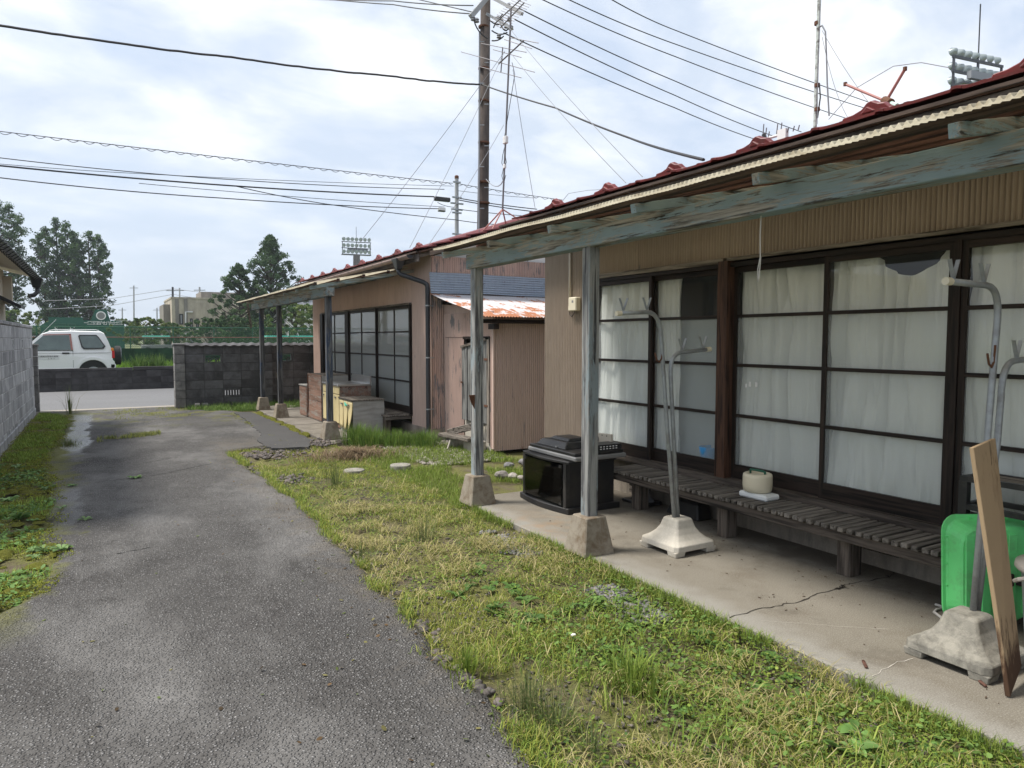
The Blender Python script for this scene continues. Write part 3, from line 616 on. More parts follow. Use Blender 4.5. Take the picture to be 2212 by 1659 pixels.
# ================================================================== near house
H1 = thing('near_house', (4.5, 3.0, 0), 'near single storey house of tan corrugated iron with porch and dark timber glass doors', 'house')
def wall_sheets(parent, y0, y1, z0, z1, X, mat, wdt=.73, axis='y', nm='corrugated_sheet'):
    n = max(1, round((y1 - y0) / wdt)); s = (y1 - y0) / n
    for k in range(n):
        a = y0 + k * s; ov = .03 if k < n - 1 else 0
        part(nm, corr(a, a + s + ov, z0, z1, X - .004 * (k % 2), axis=axis), mat, parent, o=(X, a, z0) if axis == 'y' else (a, X, z0))
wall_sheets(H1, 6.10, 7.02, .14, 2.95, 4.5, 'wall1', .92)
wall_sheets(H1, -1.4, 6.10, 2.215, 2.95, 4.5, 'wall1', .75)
wb = MB(); wb.box(4.56, 10.4, 6.93, 7.02, -.1, 2.95); wb.box(10.32, 10.4, -1.4, 6.93, -.1, 2.95); wb.box(4.56, 10.32, -1.4, -1.32, -.1, 2.95)
part('wall', wb, 'wall1', H1)
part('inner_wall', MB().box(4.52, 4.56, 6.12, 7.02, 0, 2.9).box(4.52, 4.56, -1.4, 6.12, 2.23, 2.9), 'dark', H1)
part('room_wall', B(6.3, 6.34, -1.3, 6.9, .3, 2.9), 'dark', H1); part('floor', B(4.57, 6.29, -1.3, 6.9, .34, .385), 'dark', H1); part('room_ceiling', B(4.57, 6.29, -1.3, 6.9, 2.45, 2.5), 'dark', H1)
fb = MB(); fb.box(4.53, 4.62, -1.4, 2.72, -.1, .345); fb.box(4.53, 4.62, 2.99, 7.01, -.1, .345); fb.box(4.53, 4.62, 2.72, 2.99, .26, .345); fb.box(4.53, 4.62, 2.72, 2.99, -.1, .10); part('foundation', fb, 'found', H1)
part('vent_recess', B(4.75, 4.77, 2.6, 3.1, 0, .34), 'dark', H1)
# timber frame round the doors
part('head_trim', B(4.455, 4.497, -1.4, 4.20, 2.185, 2.212), 'gwy', H1); part('head_trim', B(4.45, 4.496, 4.235, 6.12, 2.17, 2.212), 'gwy', H1)
part('door_head', B(4.462, 4.56, -1.4, 6.12, 2.135, 2.168), 'dky', H1); part('door_sill', B(4.425, 4.56, -1.4, 6.12, .348, .398), 'bench', H1)
part('jamb', B(4.44, 4.55, 6.045, 6.115, .35, 2.165), 'dkz', H1); part('door_post', B(4.43, 4.55, 4.165, 4.27, .30, 2.184), 'brownpost', H1)
def door_panel(house, ya, yb, X, z0, z1, bars, mats, colw=None, st=.036, th=.03, rail=(.05, .115), wood='dk'):
    """sliding door: ya<yb, outer face at X; the panes are parts of their own under the door"""
    d = part('sliding_door', B(X, X + th, ya, ya + st, z0, z1), wood + 'z', house, o=(X, (ya + yb) / 2, z0)); part('stile', B(X, X + th, yb - st, yb, z0, z1), wood + 'z', d)
    part('rail', B(X + .001, X + th - .001, ya + st, yb - st, z1 - rail[0], z1), wood + 'y', d); part('bottom_rail', B(X + .001, X + th - .001, ya + st, yb - st, z0, z0 + rail[1]), wood + 'y', d)
    zs = [z0 + rail[1]] + list(bars) + [z1 - rail[0]]
    for b in bars: part('muntin', B(X - .002, X + th - .003, ya + st, yb - st, b - .013, b + .013), wood + 'y', d)
    cols = [ya + st, yb - st]
    if colw:
        for q in colw: part('muntin', B(X - .001, X + th - .004, q - .011, q + .011, z0 + rail[1], z1 - rail[0]), wood + 'z', d)
        cols = [ya + st] + list(colw) + [yb - st]
    for i in range(len(zs) - 1):
        for j in range(len(cols) - 1):
            part('pane', B(X + .012, X + .016, cols[j] + .001, cols[j + 1] - .001, zs[i] + .001, zs[i + 1] - .001), mats[min(i, len(mats) - 1)], d)
    return d
BARS = (.92, 1.335, 1.735); PM = ('frost', 'frost', 'frost', 'clear')
D1 = door_panel(H1, 5.135, 6.045, 4.472, .40, 2.14, BARS, PM)
D2 = door_panel(H1, 4.27, 5.165, 4.512, .40, 2.14, BARS, PM)
D3 = door_panel(H1, 3.27, 4.165, 4.512, .40, 2.14, BARS, PM)
D4 = door_panel(H1, 2.40, 3.30, 4.472, .40, 2.14, BARS, PM)
D5 = door_panel(H1, 1.47, 2.36, 4.472, .40, 2.14, BARS, PM)
D6 = door_panel(H1, .58, 1.50, 4.512, .40, 2.14, BARS, PM)
part('jamb', B(4.46, 4.50, 2.362, 2.398, .40, 2.14), 'dkz', H1)
# taped paper scraps on the glass
for (x, y, a, b) in ((1612, 833, .018, .03), (1620, 830, .024, .04), (1634, 831, .022, .04)):
    p = atX(x, y, 4.5105); part('paper_scrap', B(p.x - .0015, p.x, p.y - a / 2, p.y + a / 2, p.z - b / 2, p.z + b / 2), 'white', H1)
def curtain(ya, yb, label, top=lambda u: 2.13, bot=.42, X=4.60, folds=5, seed=0):
    mb = MB(); nu, nv = 170, 26
    def fn(u, v):
        y = ya + (yb - ya) * u; zt = top(u); z = bot + (zt - bot) * v
        a = .026 + .018 * fbm(u * 3, seed + 1, 1.5)
        x = X + a * (1 - 2 * abs(math.sin(u * folds * 3.14 + 3.2 * fbm(u * 2.6, v * .9 + seed, 1.2))) ** .7) + .014 * fbm(u * 9, v * 2.2 + seed, 1.0)
        return (x, y, z)
    mb.grid(fn, nu, nv); return solo('curtain', mb, 'curtain', label, 'curtain', 'curtains behind the glass doors', o=(X, (ya + yb) / 2, bot), smooth=True)
curtain(5.17, 6.0, 'pleated pale curtain behind the farthest glass door beside the tan wall', folds=4, seed=1, X=4.55)
curtain(4.86, 5.16, 'narrow strip of pale curtain at the edge of the half open door', top=lambda u: 2.13, folds=1.5, seed=2, X=4.60)
curtain(3.3, 4.15, 'floral pale curtain behind the door with taped paper scraps', folds=5, seed=3)
curtain(2.42, 3.28, 'floral curtain sagging from its rail at the upper right corner', top=lambda u: 2.13 - .17 * max(0, math.sin(max(0, min(1, (.62 - u) / .55)) * 3.14)) ** .8 if u < .62 else 2.13, folds=4, seed=4, X=4.555)
curtain(1.4, 2.35, 'floral curtain behind the clothes pole stand at the right edge', folds=6, seed=5, X=4.555)
curtain(.5, 1.38, 'pale curtain behind the last door past the right edge', folds=5, seed=6)
mb = MB(); mb.lathe((4.61, 4.50, .44), [(.06, 0), (.085, .10), (.095, .16), (.09, .165), (.08, .12)], 20); solo('basin', mb, 'bluebasin', 'blue plastic basin blurred behind the frosted glass', 'basin', o=(4.61, 4.50, .44), smooth=True)
solo('grey_sheet', B(4.68, 4.685, 4.3, 5.1, .42, 1.72), m_plain('grey_sheet', (.30, .33, .34), .9, var=.1, scale=2), 'grey sheet hung behind the half dark glass door', 'sheet', o=(4.68, 4.7, .55))
# roof: deck, tiles course by course
def roof(H, ya, yb, ex, ez, ridge_x, far_x, pitch=.30, tw=.445, tl=.30, n_rows_ind=2):
    s = math.sqrt(1 + pitch * pitch)
    dk = MB()
    dk.prism([(ex + .02, ya, ez - .035), (ridge_x, ya, ez - .035 + pitch * (ridge_x - ex - .02)), (far_x, ya, ez - .035), (far_x, ya, ez - .055), (ridge_x, ya, ez - .06 + pitch * (ridge_x - ex - .02)), (ex + .02, ya, ez - .055)], (0, yb - ya, 0))
    part('roof_deck', dk, 'redbrown', H)
    part('fascia', MB().prism([(ex + .045, ya + .05, ez - .17), (ex + .07, ya + .05, ez - .17), (ex + .07, ya + .05, ez - .056), (ex + .045, ya + .05, ez - .056)], (0, yb - ya - .1, 0)), 'tiledge', H); part('eave_strip', B(ex - .005, ex + .044, ya, yb, ez - .05, ez - .028), 'purlin', H)
    for k in range(int((yb - ya) / .45)): part('eave_rafter', MB().bar((ex + .08, ya + .2 + .45 * k, ez - .085), (ex + .75, ya + .2 + .45 * k, ez - .085 + .67 * pitch), .04, .055), 'gwx', H)
    # one tile: shallow pan with a raised roll and a step at its side
    prof = [(0, .012), (.025, .019), (.05, .019), (.06, .007), (tw * .55, .005), (tw - .02, .008), (tw - .004, .011)]
    tmb = MB(); v = []; f = []
    for (a, z) in prof: v += [(0, a, z + .012), (0, a, z - .004), (tl + .04, a, z - .012 + .0), (tl + .04, a, z - .034)]
    n = len(prof)
    for i in range(n - 1):
        q = 4 * i; f += [(q, q + 2, q + 6, q + 4), (q + 1, q + 5, q + 7, q + 3), (q, q + 4, q + 5, q + 1), (q + 2, q + 3, q + 7, q + 6)]
    f += [(0, 1, 3, 2), (4 * n - 4, 4 * n - 2, 4 * n - 1, 4 * n - 3)]
    tmb.add(v, f); tme = tmb.mesh('tile', 'tile')
    gm = MB(); pts = [(-.02, 0), (.02, .018), (.05, .05), (.09, .058), (.13, .082), (.16, .075), (.20, .045), (.26, .03), (.33, .026), (.35, 0)]
    gm.prism([(.03, a, z) for a, z in pts], (.045, 0, 0)); gm.prism([(.01, .10, .02), (.01, .15, .055), (.01, .20, .02)], (.03, 0, 0)); gme = gm.mesh('snow_guard', 'tile', bevel=.004)
    rot = (0, -math.atan(pitch), 0); nt_ = int((yb - ya) / tw); rows = int((ridge_x - ex) * s / tl)
    rest = MB()
    for r in range(rows):
        x = ex + r * tl / s; z = ez - .004 + pitch * (r * tl / s)
        for k in range(nt_):
            y = ya + k * tw
            if r < n_rows_ind: put('tile', tme, H, (x, y, z + .004 * random.random()), (0.006 * random.uniform(-1, 1), rot[1] + .01 * random.uniform(-1, 1), 0))
            else:
                c, s2 = math.cos(rot[1]), math.sin(rot[1]); rest.add([(x + a * c + b * s2, y + yy, z - a * s2 + b * c) for a, yy, b in tmb.v], tmb.f)
            if r == 0 and k % 2 == 0: put('snow_guard', gme, H, (x + .06, y, z + .03), rot)
    o = part('upper_tiles', rest, 'tile', H); o['kind'] = 'stuff'
    part('ridge_cap', MB().tube([(ridge_x, ya, ez + .03 + pitch * (ridge_x - ex)), (ridge_x, yb, ez + .03 + pitch * (ridge_x - ex))], .1, 10), 'tile', H)
    part('verge_board', MB().bar((ex + .03, yb - .02, ez - .09), (ridge_x, yb - .02, ez - .09 + pitch * (ridge_x - ex)), .03, .09), 'tiledge', H)
roof(H1, -1.8, 7.4, 4.10, 2.905, 7.5, 10.9)
# porch: posts, beam, rafters, purlins, plastic sheet
def footing(parent, x, y, h=.27, a=.135, b=.088, mat='foot'):
    part('footing', MB().hexa([(x - a, y - a, -.005), (x + a, y - a, -.005), (x + a, y + a, -.005), (x - a, y + a, -.005)], [(x - b, y - b, h), (x + b, y - b, h), (x + b, y + b, h), (x - b, y + b, h)]), mat, parent, o=(x, y, 0), bevel=.008)
def porch(H, posts, yb0, yb1, rys, ys0, ys1, far=False):
    pm = 'post2' if far else 'post'
    for y in posts:
        footing(H, 3.045, y); part('porch_post', B(3.0, 3.09, y - .045, y + .045, .265, 2.205), pm, H, o=(3.045, y, .26), bevel=.004)
    part('porch_beam', B(2.985, 3.105, yb0, yb1, 2.2, 2.332), 'bwy', H, o=(3.04, yb1, 2.2), bevel=.004)
    for y in rys:
        part('rafter', MB().bar((2.75, y, 2.3175), (4.42, y, 2.3175 + .2 * 1.67), .045, .055), 'bwx', H, o=(2.75, y, 2.3), bevel=.003)
    for i, x in enumerate((2.80, 3.15, 3.55, 3.95)):
        z = 2.345 + .2 * (x - 2.75); e = ys1 + (.22 if i == 0 else .05) * random.random() + (.1 if i == 0 else 0)
        part('purlin', MB().bar((x, ys0, z + .021), (x, e, z + .021), .045, .042), 'purlin' if i == 0 else 'redbrown', H, o=(x, e, z))
    def fn(u, v):
        y = ys0 + (ys1 - ys0) * u; x = 2.67 + 1.6 * v
        return (x, y, 2.385 + .2 * (x - 2.75) + .0085 * math.cos(y / .032 * 2 * math.pi) + .008 * fbm(y, x, 1.2))
    part('plastic_sheet', MB().grid(fn, int((ys1 - ys0) / .032 * 6), 8), 'canopy', H, smooth=True)
porch(H1, (4.145, 5.925), -.6, 6.03, (6.03, 5.15, 4.24, 3.33, 2.42, 1.50, .6), -.8, 6.08)
# bench along the doors
bn = thing('slatted_bench', (4.25, 3.5, 0), 'long dark slatted timber bench under the glass doors of the near house', 'bench')
sm = B(-.185, .185, -.021, .021, -.015, .015).mesh('slat', 'slat', bevel=.004)
for k in range(57): put('slat', sm, bn, (4.235 + random.uniform(-.006, .006), 1.93 + .0592 * k + random.uniform(-.003, .003), .334 + random.uniform(-.002, .002)), (random.uniform(-.02, .02), 0, random.uniform(-.01, .01)))
part('front_rail', B(4.085, 4.125, 1.85, 5.29, .248, .314), 'bench', bn, bevel=.004); part('back_rail', B(4.36, 4.40, 1.85, 5.29, .25, .314), 'bench', bn)
for y in (1.95, 2.87, 3.925, 4.97):
    part('leg', B(4.165, 4.285, y - .05, y + .05, 0, .248), 'leg', bn, o=(4.22, y, 0), bevel=.004)
    part('cross_rail', B(4.126, 4.359, y - .02, y + .02, .25, .30), 'bench', bn)
# conduit and junction box on the wall
jb = thing('junction_box', (4.47, 6.36, 1.85), 'ivory junction box with conduit on the tan wall beside the near post', 'junction box')
part('box', B(4.42, 4.49, 6.285, 6.43, 1.85, 2.0), 'cream', jb, bevel=.01); part('conduit', MB().tube([(4.468, 6.465, 1.87), (4.468, 6.465, 2.66)], .014, 8), 'conduit', jb, smooth=True)
part('coupling', MB().tube([(4.468, 6.465, 1.86), (4.468, 6.465, 1.91)], .019, 8), 'conduit', jb)
part('cable', MB().tube([(4.468, 6.465, 1.86), (4.46, 6.45, 1.81), (4.455, 6.41, 1.79), (4.455, 6.37, 1.82), (4.455, 6.36, 1.85)], .004, 6), 'wire', jb)
part('latch', B(4.4185, 4.4205, 6.33, 6.36, 1.94, 1.965), 'silver', jb)
hs = MB(); hs.tube([(3.05, 2.64, 2.205), (3.052, 2.645, 2.1), (3.05, 2.64, 1.985)], .0035, 5); hs.tube([(3.05, 2.64, 1.985), (3.05, 2.655, 1.92), (3.05, 2.65, 1.855), (3.05, 2.645, 1.87), (3.05, 2.637, 1.985)], .003, 5)
solo('hanging_string', hs, 'rope', 'thin string with a looped end hanging from the near porch beam', 'string', o=(3.05, 2.64, 2.2))
# ================================================================== far house with lean-to shed
H2 = thing('far_house', (4.45, 13.5, 0), 'far single storey house of pink corrugated iron with porch and gridded glass doors', 'house')
X2 = 4.45
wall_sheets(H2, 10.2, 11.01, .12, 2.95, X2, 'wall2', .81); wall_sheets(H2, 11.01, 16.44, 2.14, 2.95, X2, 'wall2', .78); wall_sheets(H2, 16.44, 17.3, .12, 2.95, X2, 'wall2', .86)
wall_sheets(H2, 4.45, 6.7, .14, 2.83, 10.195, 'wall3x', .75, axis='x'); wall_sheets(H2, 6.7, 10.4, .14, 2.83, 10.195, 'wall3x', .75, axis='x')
part('gable_panel', MB().prism([(4.5, 10.24, 2.83), (10.4, 10.24, 2.83), (10.4, 10.24, 2.95), (7.45, 10.24, 3.8), (4.5, 10.24, 2.95)], (0, .06, 0)), 'white', H2)
for x in (5.3, 6.21, 7.12): part('panel_joint', B(x, x + .012, 10.233, 10.239, 2.84, 3.3), 'silver', H2)
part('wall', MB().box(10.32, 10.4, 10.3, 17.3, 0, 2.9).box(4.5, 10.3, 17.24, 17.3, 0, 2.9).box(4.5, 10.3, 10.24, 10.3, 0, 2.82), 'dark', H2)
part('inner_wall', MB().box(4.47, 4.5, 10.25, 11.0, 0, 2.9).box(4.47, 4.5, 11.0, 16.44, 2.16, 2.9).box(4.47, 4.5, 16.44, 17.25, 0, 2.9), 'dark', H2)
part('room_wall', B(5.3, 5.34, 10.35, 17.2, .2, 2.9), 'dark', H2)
part('foundation', MB().box(4.438, 4.56, 10.185, 17.28, -.1, .135).box(4.56, 5.0, 10.185, 10.24, -.1, .145), 'found2', H2)
part('head_trim', B(4.40, 4.448, 11.0, 16.45, 2.115, 2.145), 'gwy', H2); part('door_sill', B(4.38, 4.5, 11.0, 16.45, .27, .305), 'bench', H2)
part('jamb', B(4.40, 4.49, 10.985, 11.03, .3, 2.115), 'dkz', H2); part('jamb', B(4.38, 4.49, 16.23, 16.44, .3, 2.115), 'dkz', H2); part('door_post', B(4.39, 4.49, 14.32, 14.55, .3, 2.115), 'dkz', H2)
B2 = (.834, 1.26, 1.67); F2 = ('frost2',) * 4
door_panel(H2, 12.68, 14.31, 4.41, .306, 2.11, B2, F2, colw=(13.53,)); door_panel(H2, 11.03, 12.71, 4.442, .306, 2.11, B2, F2, colw=(11.82,))
door_panel(H2, 14.555, 15.4, 4.41, .306, 2.11, B2, F2); door_panel(H2, 15.37, 16.228, 4.442, .306, 2.11, B2, F2)
roof(H2, 9.9, 17.6, 4.08, 2.875, 7.45, 10.9)
porch(H2, (10.93, 14.43, 16.2), 10.78, 17.0, (10.85, 11.75, 12.65, 13.55, 14.45, 15.35, 16.2), 10.72, 17.05, far=True)
part('loose_batten', MB().bar((2.83, 16.6, 2.33), (2.95, 16.9, 1.80), .05, .015), 'gwz', H2)
gt = MB()
def half(u, v):
    a = math.pi * (1 + v); return (4.03 + .055 * math.cos(a), 10.02 + 7.5 * u, 2.80 - .03 * u + .05 * math.sin(a))
gt.grid(half, 16, 8); part('gutter', gt, 'gutter', H2, smooth=True, solid=.004)
for k in range(17): part('gutter_strap', MB().tube([(4.03 + .06 * math.cos(a), 10.2 + .45 * k, 2.80 - .0018 * k + .055 * math.sin(a)) for a in np.linspace(math.pi, 2 * math.pi, 7)], .006, 4), 'silver', H2)
part('gutter_end', MB().prism([(4.03 + .056 * math.cos(a), 10.02, 2.80 + .051 * math.sin(a)) for a in np.linspace(math.pi, 2 * math.pi, 9)], (0, .006, 0)), 'pipe', H2)
hp = part('hopper', MB().hexa([(3.99, 10.44, 2.62), (4.07, 10.44, 2.62), (4.07, 10.54, 2.62), (3.99, 10.54, 2.62)], [(3.95, 10.38, 2.79), (4.11, 10.38, 2.79), (4.11, 10.60, 2.79), (3.95, 10.60, 2.79)]), 'pipe', H2, o=(4.03, 10.49, 2.6), bevel=.008)
part('downpipe', MB().tube([(4.03, 10.49, 2.63), (4.03, 10.49, 2.585), (4.05, 10.47, 2.55), (4.32, 10.20, 2.42), (4.36, 10.165, 2.385), (4.37, 10.16, 2.34), (4.37, 10.16, .16), (4.36, 10.15, .10), (4.31, 10.10, .065), (4.27, 10.06, .06)], .036, 12), 'pipe', H2, smooth=True)
for z in (.45, 1.25, 2.05): part('pipe_clip', MB().tube([(4.37, 10.16, z), (4.37, 10.16, z + .02)], .041, 12).box(4.40, 4.47, 10.15, 10.17, z, z + .015), 'steel', H2)
sb = solo('splash_block', MB().hexa([(4.1, 9.92, -.05), (4.4, 9.92, -.05), (4.42, 10.12, -.05), (4.12, 10.12, -.05)], [(4.14, 9.95, .02), (4.36, 9.95, .04), (4.38, 10.1, .05), (4.15, 10.1, .03)]), 'base2', 'dark flat stone under the mouth of the black downpipe', 'stone', o=(4.25, 10, 0), bevel=.012)
# bench stub of the far house
b2 = thing('plank_bench', (4.2, 11.5, 0), 'low grey plank bench between the kitchen unit and the far house', 'bench')
for k in range(4): part('plank', B(3.98 + .115 * k, 4.085 + .115 * k, 11.0, 13.9, .275 + .004 * random.random(), .302), 'gwy', b2, bevel=.004)
part('rail', B(3.985, 4.42, 11.02, 11.06, .225, .274), 'gwx', b2); part('leg', B(4.0, 4.1, 11.1, 11.2, .0, .274), 'leg', b2); part('leg', B(4.0, 4.1, 13.7, 13.8, .0, .274), 'leg', b2)
part('loose_board', B(4.05, 4.3, 11.05, 11.3, .303, .32), 'gwx', b2, bevel=.003)
SH = thing('lean_to_shed', (4.65, 9.4, 0), 'pink corrugated lean-to with a rusty white roof against the far house', 'shed')
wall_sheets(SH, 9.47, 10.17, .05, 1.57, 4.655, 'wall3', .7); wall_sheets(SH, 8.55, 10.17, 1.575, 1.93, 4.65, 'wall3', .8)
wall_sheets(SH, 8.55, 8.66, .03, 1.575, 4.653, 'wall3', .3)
part('wall', B(4.67, 4.70, 9.45, 10.17, 0, 1.95), 'dark', SH)
part('sheet_gusset', MB().prism([(4.66, 8.7, 1.90), (4.66, 10.18, 1.90), (4.66, 10.18, 2.18)], (.01, 0, 0)), 'wall2', SH)
part('corner_trim', B(4.635, 4.66, 8.535, 8.58, .03, 1.86), 'wall2', SH)
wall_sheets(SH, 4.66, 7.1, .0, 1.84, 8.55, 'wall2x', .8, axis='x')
part('plaster_base', B(4.66, 4.72, 8.64, 9.47, -.05, .345), 'base1', SH); part('shed_floor', B(4.72, 6.5, 8.62, 10.1, .0, .30), 'dark', SH)
part('inner_wall', B(5.4, 5.45, 8.6, 10.1, .3, 1.8), 'dark', SH)
part('door_jamb', B(4.63, 4.68, 8.655, 8.72, .1, 1.57), 'gwz', SH); part('door_head', B(4.63, 4.68, 8.66, 9.47, 1.545, 1.585), 'dky', SH)
for k in range(4):
    y0 = 8.74 + k * .178; zt = 1.535 - .12 * k / 4 ; zt2 = 1.535 - .12 * (k + 1) / 4
    X0 = 4.655 - .012 * k
    part('door_plank', MB().hexa([(X0 - .02, y0, .36), (X0, y0, .36), (X0, y0 + .174, .36), (X0 - .02, y0 + .174, .36)], [(X0 - .02, y0, zt), (X0, y0, zt), (X0, y0 + .174, zt2), (X0 - .02, y0 + .174, zt2)]), 'doorwood', SH, o=(4.63, y0, .36), bevel=.003)
part('door_batten', MB().bar((4.622, 8.74, 1.545), (4.588, 9.45, 1.43), .02, .035), 'gwy', SH)
for z in (.6, 1.25): part('hinge', B(4.625, 4.632, 8.69, 8.80, z, z + .03), 'rust', SH)
part('latch', B(4.575, 4.59, 9.40, 9.44, .9, .925), 'rust', SH)
rs = MB()
def rf(u, v):
    x = 4.40 - .04 * v + 3.0 * u; y = 10.15 - 1.86 * v; return (x, y, 2.245 - .40 * v + .0075 * math.cos(x / .045 * 6.283))
rs.grid(rf, int(3.0 / .045 * 6), 6); part('roof_sheet', rs, 'rustroof', SH, smooth=True)
part('roof_joist', B(4.42, 7.2, 8.42, 8.47, 1.76, 1.815), 'dkx', SH); part('roof_joist', B(4.5, 7.2, 9.9, 9.95, 2.07, 2.125), 'dkx', SH); part('joist_end', B(4.56, 4.63, 8.36, 8.54, 1.68, 1.755), 'dkx', SH)
bs = MB()
def bf(u, v):
    z = .32 * v; x = 4.40 + 3.0 * u; return (x, 10.10 + .06 * v - .008 * math.cos(v * 8.5 * 6.283), 2.255 + z + .01 * fbm(x, v, 1.2))
bs.grid(bf, 20, 60); part('flashing_sheet', bs, 'blue_sheet', SH, smooth=True)
for k in range(7): part('nail', MB().lathe((4.55 + .38 * k, 10.09, 2.42 + .05 * (k % 2)), [(.008, -.004), (.008, .004)], 6), 'rust', SH)
st = thing('broken_step', (4.4, 9.1, 0), 'broken grey timber step leaning below the shed door', 'step')
part('plank', MB().bar((4.28, 9.45, .16), (4.42, 8.75, .15), .16, .05), 'gwy', st, bevel=.008); part('plank', MB().bar((4.35, 9.4, .18), (4.60, 8.8, .36), .05, .10), 'gwy', st, bevel=.008)
part('block', B(4.40, 4.62, 8.72, 9.0, -.06, .125), 'base1', st, bevel=.012); part('block', B(4.36, 4.55, 9.25, 9.42, -.06, .125), 'base2', st, bevel=.012)
part('bracket', MB().tube([(4.3, 9.2, .13), (4.25, 9.15, .05), (4.2, 9.1, -.01)], .014, 6), 'base1', st)
# rusty bracket on the near far post
solo('rusty_bracket', MB().prism([(2.996, 5.875, 1.03), (2.93, 5.86, 1.03), (2.95, 5.865, .97), (2.994, 5.878, .90)], (0, .012, 0)), 'rust', 'small rusty triangular bracket nailed to the farther porch post', 'bracket', o=(2.99, 5.87, 1))
# ---------------- discarded kitchen units in front of the far house
def cab(name, label, x0, x1, y0, y1, z1, side, back):
    t = thing(name, ((x0 + x1) / 2, (y0 + y1) / 2, 0), label, 'cabinet', 'discarded kitchen units'); return t
k1 = cab('kitchen_unit', 'low kitchen unit with cream doors and peeling grey vinyl side', 3.5, 4.02, 11.2, 11.95, .56, 0, 0)
part('carcass', B(3.515, 4.02, 11.215, 11.95, .0, .535), 'cloth', k1)
cl_ = MB(); cl_.grid(lambda u, v: (3.50 + .53 * u, 11.208 + .012 * fbm(u * 1.5, v * 8, 1.6) - (.02 * max(0, .3 - v)), .02 + .52 * v), 14, 40); part('vinyl_side', cl_, 'cloth', k1, smooth=True)
part('top', B(3.475, 4.03, 11.19, 11.97, .54, .562), 'gwy', k1, bevel=.004)
def peel(ya, yb, z0, z1, curl):
    m = MB()
    def fn(u, v):
        c = curl * (1 - v) ** 2 * u; return (3.492 - c, ya + (yb - ya) * (1 - u), z0 + (z1 - z0) * v - .05 * c * (1 - v))
    return m.grid(fn, 8, 10)
part('door', peel(11.22, 11.46, .03, .53, .10), 'yellow', k1, smooth=True, solid=.012); part('door', peel(11.475, 11.70, .05, .53, .05), 'yellow', k1, smooth=True, solid=.012); part('door', peel(11.715, 11.94, .07, .53, .02), 'yellow', k1, smooth=True, solid=.012)
for y in (11.40, 11.53, 11.76): part('handle', B(3.465, 3.485, y - .035, y + .035, .455, .475), 'silver', k1)
part('tie_string', MB().tube([(3.468, 11.53, .47), (3.45, 11.48, .49), (3.465, 11.42, .46), (3.45, 11.46, .45), (3.46, 11.52, .50)], .011, 6), 'mint', k1)
k2 = cab('kitchen_unit', 'sink unit with cream doors, steel top and splashback', 3.5, 4.07, 12, 13, .76, 0, 0)
part('carcass', B(3.52, 4.07, 11.985, 13.0, .02, .735), 'ply', k2); tp = part('sink_top', B(3.48, 4.08, 11.97, 13.01, .735, .765), 'stain', k2, bevel=.004)
part('basin', B(3.6, 3.95, 12.2, 12.75, .765, .768), 'silver', tp); part('splashback', B(4.05, 4.08, 11.99, 13.0, .765, .90), 'stain', k2)
for i, (a, b) in enumerate(((11.99, 12.24), (12.25, 12.6), (12.61, 12.99))):
    part('drawer', B(3.50, 3.52, a, b, .60, .73), 'yellow', k2, bevel=.003); dd = part('door', B(3.497, 3.519, a, b, .10, .585), 'yellow', k2, bevel=.003); part('handle', B(3.475, 3.496, b - .09, b - .03, .53, .55), 'silver', dd)
k3 = cab('kitchen_unit', 'tall unit turned round to show its bare plywood back', 3.5, 4.0, 13.15, 14.12, .87, 0, 0)
part('carcass', B(3.52, 4.02, 13.16, 14.12, 0, .86), 'cloth', k3); part('back_panel', B(3.505, 3.519, 13.15, 14.13, .02, .88), 'ply', k3); part('top', B(3.56, 4.03, 13.2, 14.1, .861, .875), 'gwy', k3)
part('strap', MB().tube([(3.50, 14.08, .85), (3.49, 14.06, .4), (3.495, 14.12, .1)], .012, 5), 'rust', k3)
k4 = cab('kitchen_unit', 'lowest plywood backed unit at the far end of the row', 3.5, 4.0, 14.2, 14.8, .62, 0, 0)
part('carcass', B(3.52, 4.0, 14.2, 14.8, 0, .61), 'ply', k4); part('back_panel', B(3.505, 3.519, 14.19, 14.81, .01, .61), 'ply', k4); part('top', B(3.49, 4.02, 14.18, 14.82, .611, .628), 'cloth', k4)
bb = thing('loose_battens', (3.4, 10.6, 0), 'thin pale battens lying on the ground before the far porch', 'battens')
for q, r_ in (((3.0, 10.48, .02), (4.05, 10.72, .02)), ((3.05, 10.42, .02), (3.6, 10.55, .03)), ((3.9, 10.8, .03), (4.1, 10.55, .02))): part('batten', MB().bar(q, r_, .03, .018), 'gwx', bb)
solo('leaning_stick', MB().tube([(3.72, 17.3, -.02), (3.58, 17.42, .75)], .012, 6), 'gwz', 'thin stick leaning against the sooty block wall', 'stick', o=(3.6, 17.4, 0))
cb = thing('hollow_block', (1.95, 17.35, 0), 'small hollow concrete block lying at the foot of the sooty wall', 'block'); part('shell', MB().tube([(1.78, 17.3, .05), (1.88, 17.3, .05)], .06, 12).tube([(1.92, 17.33, .05), (2.05, 17.34, .05)], .055, 12), 'pillar', cb)

